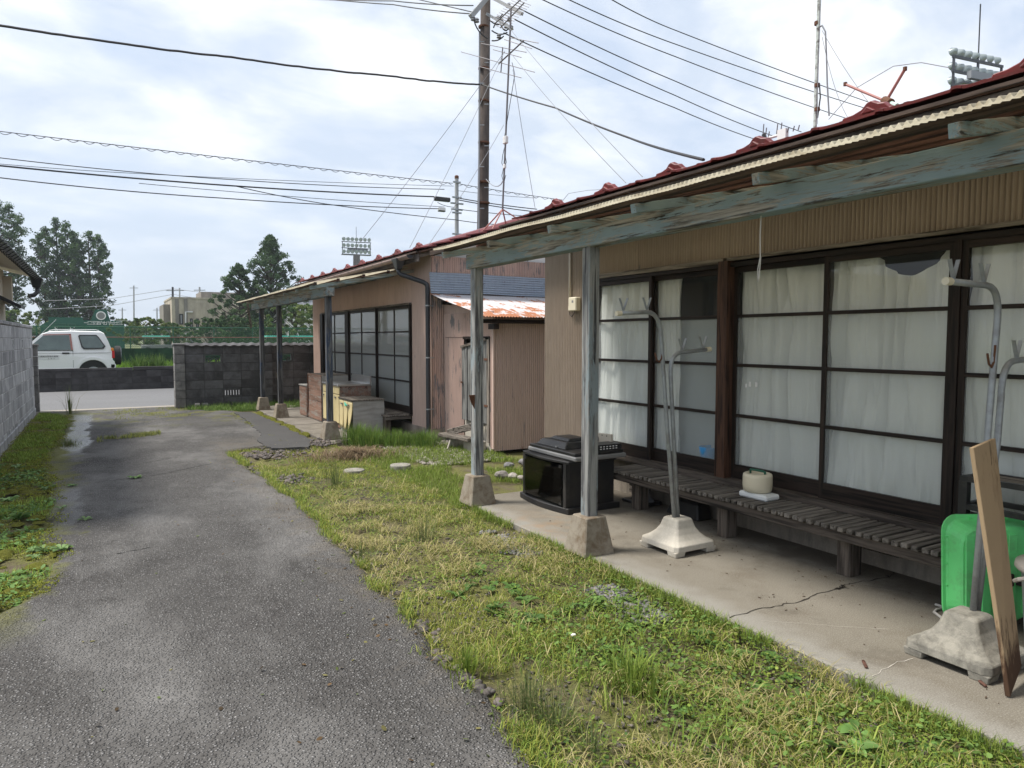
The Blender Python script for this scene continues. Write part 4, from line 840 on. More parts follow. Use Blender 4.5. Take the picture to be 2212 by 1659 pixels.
# ================================================================== things on the near porch
tv = thing('tv_cabinet', (3.78, 5.47, 0), 'black television cabinet with smoked glass doors on the near porch', 'cabinet')
def bow(x0, x1, y0, y1, z0, z1, b):
    pts = [(x1, y0, z0), (x1, y1, z0)] + [(x0 + .05 - b * math.sin(math.pi * k / 8), y1 - (y1 - y0) * k / 8, z0) for k in range(9)]
    return MB().prism(pts, (0, 0, z1 - z0))
part('plinth', bow(3.46, 4.09, 5.09, 5.92, .0, .055, .05), 'blackmat', tv, bevel=.006); part('top', bow(3.47, 4.05, 5.10, 5.88, .445, .47, .05), 'blackmat', tv, bevel=.005)
part('side', B(3.54, 4.03, 5.13, 5.15, .055, .445), 'blackmat', tv); part('side', B(3.54, 4.03, 5.83, 5.85, .055, .445), 'blackmat', tv); part('back', B(4.03, 4.045, 5.13, 5.85, .055, .445), 'blackmat', tv)
part('shelf', B(3.6, 4.02, 5.152, 5.828, .26, .272), 'black', tv); part('front_post', B(3.505, 3.545, 5.12, 5.165, .055, .445), 'black', tv); part('front_post', B(3.505, 3.545, 5.81, 5.855, .055, .445), 'black', tv)
for a, b in ((5.17, 5.485), (5.49, 5.805)):
    d = part('glass_door', B(3.492, 3.498, a, b, .075, .43), 'smoke', tv); part('hinge', B(3.489, 3.502, a if a < 5.3 else b - .04, a + .04 if a < 5.3 else b, .405, .43), 'black', d); part('hinge', B(3.489, 3.502, a if a < 5.3 else b - .04, a + .04 if a < 5.3 else b, .075, .095), 'black', d)
tq = thing('old_television', (3.83, 5.43, .47), 'old black television lying face down on the glass fronted cabinet', 'television')
part('bezel', B(3.55, 4.12, 5.04, 5.84, .474, .515), 'silver', tq, bevel=.01); part('casing', B(3.56, 4.10, 5.06, 5.82, .515, .545), 'black', tq, bevel=.006)
part('back_cover', MB().hexa([(3.60, 5.28, .545), (4.02, 5.28, .545), (4.02, 5.78, .545), (3.60, 5.78, .545)], [(3.66, 5.33, .60), (3.98, 5.33, .60), (3.98, 5.74, .60), (3.66, 5.74, .60)]), 'black', tq, bevel=.008)
part('back_cover', MB().hexa([(3.70, 5.37, .60), (3.95, 5.37, .60), (3.95, 5.70, .60), (3.70, 5.70, .60)], [(3.74, 5.40, .625), (3.92, 5.40, .625), (3.92, 5.66, .625), (3.74, 5.66, .625)]), 'black', tq, bevel=.006)
for k in range(4): part('rib', B(3.612 + .012 * k, 3.616 + .012 * k, 5.30, 5.76, .548 + .011 * k, .556 + .011 * k), 'black', tq)
cp = part('terminal_box', B(3.78, 4.09, 5.07, 5.24, .545, .60), 'black', tq, bevel=.006)
for k in range(6):
    for z in (.558, .578): part('socket', B(3.84 + .035 * k, 3.856 + .035 * k, 5.0665, 5.0695, z, z + .008), 'inkw', cp)
part('screw_boss', MB().lathe((3.605, 5.42, .55), [(.012, 0), (.012, .012)], 8), 'silver', tq)
pn = thing('control_panel', (4.07, 5.4, .546), 'beige metal panel with a round knob standing on the old television', 'panel')
pb = part('plate', MB().prism([(4.06, 5.19, .546), (4.06, 5.57, .546), (4.06, 5.57, .648), (4.06, 5.19, .668)], (.02, 0, 0)), 'conduit', pn, bevel=.003); part('knob', MB().tube([(4.06, 5.42, .60), (4.025, 5.42, .60)], .033, 16), 'cream', pb); part('knob_collar', MB().tube([(4.059, 5.42, .60), (4.045, 5.42, .60)], .041, 16), 'silver', pb)
for y in (5.33, 5.26): part('screw_hole', MB().tube([(4.0605, y, .645), (4.0585, y, .645)], .007, 8), 'black', pb)
# clothes pole stands
def stand(name, label, cx, cy, polesA, polesB, mat, hooksA, hooksB, jhook):
    t = thing(name, (cx, cy, 0), label, 'clothes stand', 'clothes pole stands')
    a, h = .20, .23; mb = MB(); n = 8; prof = [(.2, .035), (.195, .075), (.155, .098), (.12, .130), (.095, .17), (.078, .225), (.066, .235)]
    v = [];f = []
    for r_, z in prof:
        ch = r_ * .86
        v += [(cx - r_, cy - ch, z), (cx - ch, cy - r_, z), (cx + ch, cy - r_, z), (cx + r_, cy - ch, z), (cx + r_, cy + ch, z), (cx + ch, cy + r_, z), (cx - ch, cy + r_, z), (cx - r_, cy + ch, z)]
    for i in range(len(prof) - 1):
        for k in range(8): f.append((i * 8 + k, i * 8 + (k + 1) % 8, (i + 1) * 8 + (k + 1) % 8, (i + 1) * 8 + k))
    f += [tuple(range(7, -1, -1)), tuple(len(prof) * 8 - 8 + k for k in range(8))]
    mb.add(v, f)
    for sx in (-1, 1):
        for sy in (-1, 1): x, y = cx + sx * .15, cy + sy * .15; mb.hexa([(x - .042, y - .042, 0), (x + .042, y - .042, 0), (x + .042, y + .042, 0), (x - .042, y + .042, 0)], [(x - .048, y - .048, .037), (x + .048, y - .048, .037), (x + .048, y + .048, .037), (x - .048, y + .048, .037)])
    part('concrete_base', mb, mat, t, bevel=.004)
    for nm, pts, hooks in (('tall_pole', polesA, hooksA), ('short_pole', polesB, hooksB)):
        p = part(nm, MB().tube(pts, .0155, 10), 'steel', t, smooth=True)
        e, e0 = Vector(pts[-1]), Vector(pts[-2]); d = (e - e0).normalized(); part('end_cap', MB().tube([e - d * .03, e + d * .012], .018, 10), 'cream', p)
        for hk in hooks:
            hk = Vector(hk); dd = Vector((d.x, d.y, 0)).normalized(); 
            part('hook', MB().bar(hk, hk - dd * .035 + Vector((0, 0, .085)), .018, .004, up=dd).bar(hk, hk + dd * .035 + Vector((0, 0, .085)), .018, .004, up=dd), 'steel', p)
    if jhook:
        j = Vector(jhook); part('j_hook', MB().tube([j, j + Vector((-.005, 0, -.08)), j + Vector((-.025, 0, -.105)), j + Vector((-.05, 0, -.09)), j + Vector((-.068, 0, -.04))], .006, 6), 'rust', t, smooth=True)
    return t
def arc(p, c, q, n=6):   # quadratic bend
    p, c, q = map(Vector, (p, c, q)); return [p * (1 - u) ** 2 + c * 2 * u * (1 - u) + q * u * u for u in [k / n for k in range(n + 1)]]
Y1 = 3.88
stand('clothes_pole_stand', 'clothes pole stand with two hooked steel poles beside the near porch post', 3.66, Y1,
      [(3.63, Y1, .2), (3.545, Y1, .9), (3.49, Y1, 1.42)] + arc((3.475, Y1, 1.56), (3.465, Y1, 1.745), (3.33, Y1, 1.738)) + [(3.08, Y1, 1.724)],
      [(3.665, Y1, .2), (3.605, Y1, .85), (3.57, Y1, 1.28)] + arc((3.57, Y1, 1.34), (3.58, Y1, 1.45), (3.68, Y1, 1.452)) + [(3.95, Y1, 1.472)], 'base1',
      [(3.13, Y1, 1.745), (3.34, Y1, 1.755)], [(3.68, Y1, 1.468), (3.885, Y1, 1.483)], (3.483, Y1 - .005, 1.49))
Y2 = 1.80
stand('clothes_pole_stand', 'stained clothes pole stand in front of the green plastic tray', 3.585, Y2,
      [(3.625, Y2, .2), (3.665, Y2, .7), (3.70, Y2, 1.2), (3.728, Y2, 1.55)] + arc((3.735, Y2, 1.64), (3.745, Y2, 1.80), (3.62, Y2, 1.802)) + [(3.29, Y2, 1.808)],
      [(3.66, Y2, .2), (3.72, Y2, .6), (3.785, Y2, 1.06), (3.80, Y2, 1.26)] + arc((3.80, Y2, 1.30), (3.81, Y2, 1.44), (3.92, Y2, 1.442)) + [(4.2, Y2, 1.455)], 'base2',
      [(3.34, Y2, 1.822), (3.60, Y2, 1.818)], [(3.93, Y2, 1.458), (4.14, Y2, 1.467)], (3.715, Y2 - .005, 1.52))
# cream pot on a foam block
pt = thing('round_container', (4.275, 3.68, .40), 'round cream plastic container with a green handle on the slatted bench', 'container')
part('body', MB().lathe((4.275, 3.68, .395), [(.085, 0), (.103, .012), (.108, .05), (.108, .115), (.104, .135), (.092, .142), (.075, .142), (.07, .128)], 28), 'cream', pt, smooth=True)
part('handle', MB().tube([(4.275, 3.75, .525), (4.275, 3.748, .553), (4.275, 3.70, .556), (4.275, 3.63, .556), (4.275, 3.612, .553), (4.275, 3.61, .525)], .009, 8), 'dgreen', pt, smooth=True)
solo('foam_block', B(4.19, 4.345, 3.525, 3.79, .351, .394), 'foam', 'white foam block under the round cream container', 'foam block', o=(4.26, 3.65, .35), bevel=.012)
# green tray
gr = thing('plastic_tray', (4.03, 2.0, 0), 'bright green plastic tray standing on edge behind the stained pole stand', 'tray')
ta, tb = Vector((3.885, 2.10, 0)), Vector((4.32, 1.86, 0)); tx = (tb - ta).normalized(); tn = Vector((-tx.y, tx.x, 0)); tn = -tn if tn.y > 0 else tn; lean = Vector((-.06, .10, 0))
def tray(u, v, d):    # u across, v up
    taper = .10 * (1 - v) ; uu = taper / 2 + u * (1 - taper) ; return ta + tx * (uu * .50) + Vector((0, 0, .015 + .58 * v)) + Vector((.05, .03, 0)) * v + tn * d
tm = MB(); pts = []
def sq(a, r, w_, h_):    # rounded rectangle
    out = []
    for cx_, cy_, s0 in ((1 - r * h_ / w_ if 0 else 1 - r, 1 - r, 0), (r, 1 - r, 90), (r, r, 180), (1 - r, r, 270)):
        for k in range(6): an = R(s0 + 18 * k); out.append((.5 + ((cx_ + r * math.cos(an)) - .5) * a, .5 + ((cy_ + r * math.sin(an)) - .5) * a))
    return out
rings = [(1.0, -.012, .16), (1.0, .0, .16), (.93, .0, .17), (.90, .012, .18), (.84, .085, .2), (.80, .10, .2)]
v = []; f = []
for a, d, r_ in rings: v += [tray(p, q, d) for p, q in sq(a, r_, 1, 1)]
nn = 24
for i in range(len(rings) - 1):
    for k in range(nn): f.append((i * nn + k, i * nn + (k + 1) % nn, (i + 1) * nn + (k + 1) % nn, (i + 1) * nn + k))
f.append(tuple((len(rings) - 1) * nn + k for k in range(nn))); tm.add(v, f); part('shell', tm, 'green', gr, solid=.004)
for u in (.17, .36, .64, .83): 
    q0, q1 = tray(u, .14, .103), tray(u, .86, .103); part('rib', MB().bar(q0, q1, .05, .012, up=tn), 'green', gr, bevel=.004)
for u in (.3, .7): part('rim_gusset', MB().bar(tray(u, .985, .002), tray(u, .955, .002), .006, .02, up=tn), 'green', gr)
for v_ in (.35, .55, .8): part('rim_gusset', MB().bar(tray(.03, v_, .002), tray(.06, v_, .002), .006, .02, up=tn), 'green', gr)
ld = thing('leaning_board', (3.4, 1.55, 0), 'long tan wooden board leaning against the stained pole stand', 'board')
ba, bb_, bc, bd = Vector((3.345, 1.515, .004)), Vector((3.545, 1.565, .075)), Vector((3.475, 1.68, 1.10)), Vector((3.265, 1.665, 1.075)); nb = (bb_ - ba).cross(bd - ba).normalized() * .018
part('plank', MB().hexa([ba, bb_, bc, bd], [ba + nb, bb_ + nb, bc + nb, bd + nb]), 'board', ld, bevel=.002)
part('rotten_end', MB().hexa([ba - nb * .06, bb_ - nb * .06, bb_ + (bc - bb_) * .13 - nb * .06, ba + (bd - ba) * .05 - nb * .06], [ba + nb * .0, bb_, bb_ + (bc - bb_) * .13, ba + (bd - ba) * .05]), 'redbrown', ld)
bn2 = thing('dustbin', (3.88, 1.50, 0), 'grey plastic dustbin with a pale lid at the right edge', 'bin')
part('body', MB().lathe((3.88, 1.49, 0), [(.165, 0), (.175, .02), (.205, .44), (.21, .47)], 32), 'bin', bn2, smooth=True); part('lid', MB().lathe((3.88, 1.49, .455), [(.225, 0), (.235, .012), (.23, .035), (.19, .055), (.17, .10), (.12, .118), (.0, .122)], 32), 'lid', bn2, smooth=True)
part('handle', MB().tube([(3.70, 1.60, .44), (3.67, 1.63, .43), (3.70, 1.66, .41)], .01, 6), 'lid', bn2)
rk = thing('metal_rack', (4.25, 1.75, 0), 'black metal rack with a scuffed wooden top behind the green tray', 'rack')
for x, y in ((4.17, 2.14), (4.38, 2.14), (4.17, 1.2), (4.38, 1.2)): part('post', B(x - .022, x + .022, y - .022, y + .022, 0, .755), 'black', rk)
for z in (.755, .60, .25): part('rail', B(4.15, 4.18, 1.2, 2.16, z, z + .03), 'black', rk); part('rail', B(4.38, 4.40, 1.2, 2.16, z, z + .03), 'black', rk); part('rail', B(4.18, 4.38, 2.125, 2.155, z, z + .03), 'black', rk)
part('top', B(4.185, 4.375, 1.2, 2.12, .765, .78), 'gwy', rk)
rp = [(4.16, 2.27, .006), (4.155, 2.20, .008), (4.08, 2.22, .008), (4.03, 2.205, .008), (3.985, 2.14, .008), (3.93, 2.09, .008), (3.9, 2.06, .012)]
solo('rope', MB().tube(rp, .008, 6), 'rope', 'short pale rope lying beside the green tray', 'rope', o=(4.0, 2.2, 0), smooth=True)
# small things under the bench
ub = thing('plunger', (4.42, 5.05, 0), 'pale plunger standing in the dark under the bench end', 'plunger'); part('cup', MB().lathe((4.40, 5.06, .02), [(.06, 0), (.055, .02), (.02, .05)], 14), 'wireg', ub, smooth=True); part('stick', MB().tube([(4.40, 5.06, .06), (4.40, 5.07, .24)], .011, 6), 'wireg', ub)
solo('shoe_tray', B(4.28, 4.5, 4.98, 5.3, .0, .03), 'black', 'flat black tray under the bench end', 'tray', o=(4.4, 5.1, 0), bevel=.006)
solo('dark_box', MB().hexa([(4.33, 4.35, 0), (4.5, 4.35, 0), (4.5, 4.75, 0), (4.33, 4.75, 0)], [(4.35, 4.38, .14), (4.5, 4.38, .15), (4.5, 4.72, .16), (4.36, 4.70, .13)]), 'blackmat', 'dusty black box pushed under the slatted bench', 'box', o=(4.4, 4.5, 0), bevel=.012)
lc = thing('louvred_crate', (4.48, 5.24, 0), 'grey slatted crate end under the bench beside the tray', 'crate')
for k in range(4): part('slat', B(4.45, 4.465, 5.1, 5.4, .05 + .045 * k, .088 + .045 * k), 'gwy', lc)
# leaves, twigs and chips on the slab
mb = MB()
for k in range(150):
    x = random.uniform(3.2, 4.5) if k % 3 else random.uniform(4.0, 4.5); y = random.uniform(1.3, 5.0); a = random.uniform(0, 6.28); l = random.uniform(.004, .018); ww = l * random.uniform(.15, .4)
    mb.bar((x, y, .004), (x + math.cos(a) * l, y + math.sin(a) * l, .005), ww, .003)
solo('slab_litter', mb, m_plain('litter', (.09, .06, .04), .95, var=.5), 'tiny dry bits scattered over the porch slab', 'litter', kind='stuff')
for i, (p, q, lb) in enumerate((((3.50, 1.46, .012), (3.62, 1.42, .05), 'splintered brown wood chip beside the rotten board end'), ((3.36, 1.60, .006), (3.38, 1.64, .012), 'small wood chip in front of the stained concrete base'), ((3.07, 1.98, .006), (3.12, 2.03, .008), 'thin red brown twig on the slab edge'))):
    solo('wood_chip', MB().bar(p, q, .05 if i == 0 else .014, .012), 'redbrown', lb, 'wood chip', o=p, bevel=.003)
# yard drains and stones
for (x, y, z, lb) in ((2.55, 8.16, -.015, 'pale round drain cover sunk among the grass'), (3.09, 8.05, .015, 'grey round drain cover proud of the grass near the porch')):
    dc = thing('drain_cover', (x, y, z), lb, 'drain cover'); part('rim', MB().lathe((x, y, z - .1), [(.125, 0), (.125, .11), (.12, .118), (.105, .118)], 24), 'base2', dc); part('lid', MB().lathe((x, y, z - .02), [(.105, 0), (.105, .035), (.0, .036)], 24), 'steel', dc)
def rock_mesh(r, mat, seed, nm='stone', sq_=.62):
    b = bmesh.new(); bmesh.ops.create_icosphere(b, subdivisions=2, radius=r)
    for q in b.verts: q.co *= 1 + .28 * mnoise.noise(q.co * (1.4 / r) * .9 + Vector((seed, seed * 2, 0))); q.co.z *= sq_
    me = bpy.data.meshes.new(nm); b.to_mesh(me); b.free(); me.materials.append(M[mat]); return me
for i, (px, py, r_, lb) in enumerate(((1085, 1028, .085, 'flat pinkish stone leftmost of three beside the farther footing'), (1108, 1030, .06, 'rounded pale grey stone in the middle of three beside the footing'), (1127, 1034, .05, 'pointed tan stone nearest the television cabinet of the three'))):
    p = atZ(px, py, 0); o = put('stone', rock_mesh(r_, 'stone', i * 3.1), None, (p.x, p.y, .01)); tag(o, lb, 'stone', 'three stones beside the footing')
p = atZ(1102, 1012, 0)
for i in range(2): o = put('stone', rock_mesh(.07, 'stoneg', 9 + i), None, (p.x + .1 + .28 * i, p.y + .2 + .1 * i, .0)); tag(o, ('dark stone half hidden behind the three stones', 'dark stone beside the television cabinet in the grass')[i], 'stone')
# ================================================================== neighbour house at the left edge
NH = thing('neighbour_house', (-1.6, 12, 0), 'corner of a cream rendered house with a tiled eave at the left edge', 'house')
part('wall', B(-5, -1.42, 8, 15.1, 0, 2.72), 'stucco', NH); part('window_hood', MB().prism([(-1.42, 14.2, 2.2), (-1.12, 14.2, 2.05), (-1.12, 14.2, 2.10), (-1.42, 14.2, 2.27)], (0, .7, 0)), 'pipe', NH)
part('eave_soffit', MB().prism([(-1.42, 7.5, 2.78), (-1.08, 7.5, 2.70), (-1.08, 7.5, 2.74), (-5, 7.5, 3.9), (-5, 7.5, 3.86)], (0, 8.6, 0)), 'stucco', NH)
part('wall_panel', B(-1.419, -1.30, 14.9, 15.09, 2.15, 2.62), 'stucco', NH)
tl_ = MB(); tl_.grid(lambda u, v: (-1.03 - .34 * u, -.15 + .30 * v, .04 + .115 * u + .028 * math.sin(v * 6.283)), 4, 10); tlm = tl_.mesh('tile', 'darktile', solid=.014, smooth=True)
for r in range(6):
    for k in range(29): put('tile', tlm, NH, (-.32 * r + .0, 7.65 + .3 * k, 2.735 + .11 * r))
gm = MB(); gm.grid(lambda u, v: (-1.0 + .06 * math.cos(math.pi * (1 + v)), 7.5 + 8.7 * u, 2.70 + .05 * math.sin(math.pi * (1 + v))), 10, 8); part('gutter', gm, 'pipe', NH, solid=.004)
for k in range(29): part('gutter_hook', MB().tube([(-1.09, 7.65 + .3 * k, 2.75), (-1.07, 7.65 + .3 * k, 2.66), (-1.0, 7.65 + .3 * k, 2.63), (-.93, 7.65 + .3 * k, 2.68)], .006, 4), 'wire', NH)
part('hopper', MB().hexa([(-1.07, 15.9, 2.50), (-.95, 15.9, 2.50), (-.95, 16.15, 2.50), (-1.07, 16.15, 2.50)], [(-1.10, 15.85, 2.68), (-.90, 15.85, 2.68), (-.90, 16.25, 2.68), (-1.10, 16.25, 2.68)]), 'pipe', NH, bevel=.01); part('elbow', MB().tube([(-1.0, 16.0, 2.52), (-1.0, 15.98, 2.42), (-1.05, 15.92, 2.36), (-1.12, 15.86, 2.34)], .04, 8), 'pipe', NH)
# ================================================================== far side of the road
def car():
    Y0, G = 26.2, .15; t = thing('parked_car', (-1.3, 26.9, G), 'white two door off-road car parked behind the low roadside wall', 'car'); W = 1.42
    # side outline, x measured from the rear bumper towards the front (negative X)
    X = lambda a: .36 - a
    low = [(0, .46), (.02, .62), (.05, 1.0), (.08, 1.16)]
    prof = [(.06, .45), (0.0, .50), (0.0, .66), (.05, .72), (.06, 1.02), (.16, 1.33), (.27, 1.58), (.36, 1.64), (1.15, 1.665), (1.75, 1.64), (1.95, 1.56), (2.42, 1.10), (2.60, 1.04), (3.15, .98), (3.26, .90), (3.30, .62), (3.28, .42)]
    def shell(y, inset): return [(X(a), y, G + z) for a, z in prof]
    mb = MB(); n = len(prof); secs = []
    for k, (yy, tum) in enumerate(((0, 1), (.06, .45), (.2, 0), (W - .2, 0), (W - .06, .45), (W, 1))):
        s = []
        for a, z in prof:
            zz = z; y = Y0 + yy
            if z > 1.05: # tumblehome on the cabin
                f_ = (z - 1.05) / .6; c_ = W / 2; y = Y0 + c_ + (yy - c_) * (1 - .13 * f_); zz = z - .03 * tum * f_
            s.append((X(a), y, G + zz))
        secs.append(s)
    v = [p for s in secs for p in s]; f = []
    for i in range(len(secs) - 1):
        for j in range(n): f.append((i * n + j, i * n + (j + 1) % n, (i + 1) * n + (j + 1) % n, (i + 1) * n + j))
    f += [tuple(range(n)), tuple((len(secs) - 1) * n + j for j in range(n - 1, -1, -1))]
    body = part('body', MB().add(v, f), 'whitepaint', t)
    # wheel arches, flares, wheels
    for a in (.60, 2.72):
        part('wheel_arch', MB().prism([(X(a) + .40 * math.cos(q), Y0 - .006, G + .36 + .37 * math.sin(q)) for q in np.linspace(-.1, math.pi + .1, 14)], (0, .28, 0)), 'tyre', t)
        fl = [(X(a) + r_ * math.cos(q), Y0 - .03, G + .36 + r_ * .93 * math.sin(q)) for r_, qs in ((.50, np.linspace(0, math.pi, 14)), (.41, np.linspace(math.pi, 0, 14))) for q in qs]
        part('arch_flare', MB().prism(fl, (0, .05, 0)), 'whitepaint', t)
        for y in (Y0 + .0, Y0 + W - .19):
            wh = part('wheel', MB().tube([(X(a), y, G + .32), (X(a), y + .19, G + .32)], .32, 28), 'tyre', t); part('rim', MB().tube([(X(a), y - .008, G + .32), (X(a), y + .0, G + .32)], .2, 20), 'steel', wh)
    def side_poly(nm, pts, mat, par, y_off=-.004, th=.012):
        q = []
        for a, z in pts:
            yy = 0; f_ = max(0, (z - 1.05) / .6); c_ = W / 2; q.append((X(a), Y0 + c_ - c_ * (1 - .13 * f_) + y_off, G + z))
        return part(nm, MB().prism(q, (0, th, 0)), mat, par)
    rr = [(.30, 1.08), (.24, 1.16), (.42, 1.46), (.48, 1.53), (.94, 1.53), (.98, 1.49), (.90, 1.14), (.84, 1.07)]
    side_poly('window_seal', rr, 'black', t, -.008); cxr = sum(a for a, z in rr) / 8; czr = sum(z for a, z in rr) / 8
    side_poly('rear_side_window', [(cxr + (a - cxr) * .88, czr + (z - czr) * .84) for a, z in rr], 'cglass', t, -.013)
    side_poly('door_window', [(1.19, 1.06), (1.22, 1.52), (1.90, 1.50), (2.34, 1.08), (2.34, 1.04)], 'cglass', t, -.007)
    side_poly('window_frame', [(1.13, 1.05), (1.17, 1.56), (1.22, 1.56), (1.18, 1.05)], 'redpaint', t, -.010); side_poly('window_frame', [(1.17, 1.53), (1.17, 1.56), (1.90, 1.54), (1.90, 1.51)], 'redpaint', t, -.010)
    side_poly('door_seam', [(1.13, .50), (1.13, 1.10), (1.138, 1.10), (1.138, .50)], 'black', t, -.003); side_poly('body_crease', [(.1, .955), (.1, .963), (2.5, .953), (2.5, .945)], 'silver', t, -.003)
    side_poly('belt_seam', [(1.13, 1.03), (1.13, 1.045), (2.42, 1.045), (2.42, 1.03)], 'black', t, -.004)
    side_poly('door_handle', [(1.23, .93), (1.23, .975), (1.42, .975), (1.42, .93)], 'black', t, -.02, .02)
    part('sill_step', B(X(2.3), X(1.0), Y0 - .02, Y0 + .05, G + .40, G + .48), 'whitepaint', t, bevel=.01)
    sg = side_poly('door_sign', [(1.50, .75), (1.50, .90), (2.06, .90), (2.06, .75)], 'white', t, -.006)
    tm_ = text_mesh('公園維持管理作業車', .058, 'ink', 'sign_lettering'); put('sign_lettering', tm_, t, (X(2.05), Y0 - .0095, G + .835), (R(90), 0, 0))
    tm_ = text_mesh('太　崎　市', .036, 'ink', 'sign_lettering'); put('sign_lettering', tm_, t, (X(1.80), Y0 - .0095, G + .775), (R(90), 0, 0))
    for y in (Y0 - .005, Y0 + W - .12):
        part('tail_lamp', B(X(.07), X(.0) + .006, y, y + .125, G + .78, G + 1.02), 'red', t, bevel=.01); part('indicator', B(X(.09), X(.02) + .006, y - .003, y + .12, G + 1.02, G + 1.10), 'amber', t, bevel=.006)
    part('bumper', B(X(.12), X(-.03), Y0 + .0, Y0 + W, G + .42, G + .60), 'whitepaint', t, bevel=.02)
    sp = part('spare_wheel', MB().tube([(X(-.02), Y0 + .62, G + .86), (X(-.19), Y0 + .62, G + .86)], .31, 28), 'tyre', t, bevel=.0); part('cover', MB().tube([(X(-.185), Y0 + .62, G + .86), (X(-.21), Y0 + .62, G + .86)], .25, 24), 'steel', sp)
    part('roof_rail', MB().tube([(X(.4), Y0 + .16, G + 1.665), (X(.5), Y0 + .16, G + 1.69), (X(1.6), Y0 + .16, G + 1.69), (X(1.75), Y0 + .16, G + 1.66)], .012, 6), 'whitepaint', t)
    part('antenna', MB().tube([(X(1.95), Y0 + .12, G + 1.55), (X(1.55), Y0 + .12, G + 2.0)], .006, 4), 'steel', t)
    part('windscreen', MB().hexa([(X(2.0), Y0 + .18, G + 1.53), (X(2.0), Y0 + W - .18, G + 1.53), (X(2.40), Y0 + W - .1, G + 1.13), (X(2.40), Y0 + .1, G + 1.13)], [(X(2.03), Y0 + .18, G + 1.56), (X(2.03), Y0 + W - .18, G + 1.56), (X(2.43), Y0 + W - .1, G + 1.16), (X(2.43), Y0 + .1, G + 1.16)]), 'smoke', t)
    part('door_mirror', B(X(2.3), X(2.18), Y0 - .14, Y0 - .0, G + 1.06, G + 1.22), 'whitepaint', t, bevel=.02); part('headlamp', B(X(3.31), X(3.2), Y0 + .05, Y0 + .3, G + .72, G + .9), 'lampglass', t, bevel=.01)
car()
# chain-link fence on a green painted base wall
FN = thing('chain_link_fence', (3, 30, .4), 'green chain-link fence on a dark green base wall across the road', 'fence')
part('base_wall', B(-14, 26, 30.0, 30.15, .1, 1.2), 'gwall', FN)
for k in range(14): part('wall_joint', B(-13.5 + 2.9 * k, -13.47 + 2.9 * k, 29.985, 30.0, .2, 1.2), 'gwall', FN)
for k in range(28): part('fence_post', MB().tube([(-14 + 1.45 * k + .45, 30.07, 1.2), (-14 + 1.45 * k + .45, 30.07, 2.02)], .022, 6), 'netgreen', FN)
part('top_rail', MB().tube([(-14, 30.07, 1.99), (26, 30.07, 1.99)], .02, 6), 'netgreen', FN); part('cord_rail', MB().tube([(-14, 30.05, 1.62), (26, 30.05, 1.60)], .012, 5), 'redpaint', FN)
wm = MB(); hgt = .77
for k in range(int(40 / .075)):
    x = -14 + k * .075
    for s in (0, hgt): 
        a, b = (x + s, 30.06 + (.003 if s else 0), 1.21), (x + hgt - s, 30.06 + (.003 if s else 0), 1.21 + hgt); wm.bar(a, b, .007, .007)
part('wire_mesh', wm, 'netgreen', FN)
# ---------------- trees
def leaf_cloud(centers, radii, per, size, cols, seed, flat=.75):
    r = np.random.default_rng(seed); n = len(centers) * per
    c = np.repeat(np.array(centers), per, 0); rad = np.repeat(np.array(radii), per)[:, None]
    d = r.normal(size=(n, 3)); d /= np.linalg.norm(d, axis=1)[:, None]; p = c + d * rad * (r.random((n, 1)) ** .45) * np.array([1, 1, flat])
    a = r.normal(size=(n, 3)); a /= np.linalg.norm(a, axis=1)[:, None]; b = np.cross(a, r.normal(size=(n, 3))); b /= np.linalg.norm(b, axis=1)[:, None]
    s = size * (.6 + .8 * r.random((n, 1)))
    v = np.stack([p - a * s * .5, p + b * s * .3, p + a * s * .5, p - b * s * .3], 1).reshape(-1, 3); f = np.arange(n * 4).reshape(n, 4)
    k = r.random(n); col = np.array(cols); ci = col[r.integers(0, len(col), len(centers))].repeat(per, 0) * (.75 + .5 * k[:, None]); return v, f, ci.repeat(4, 0)
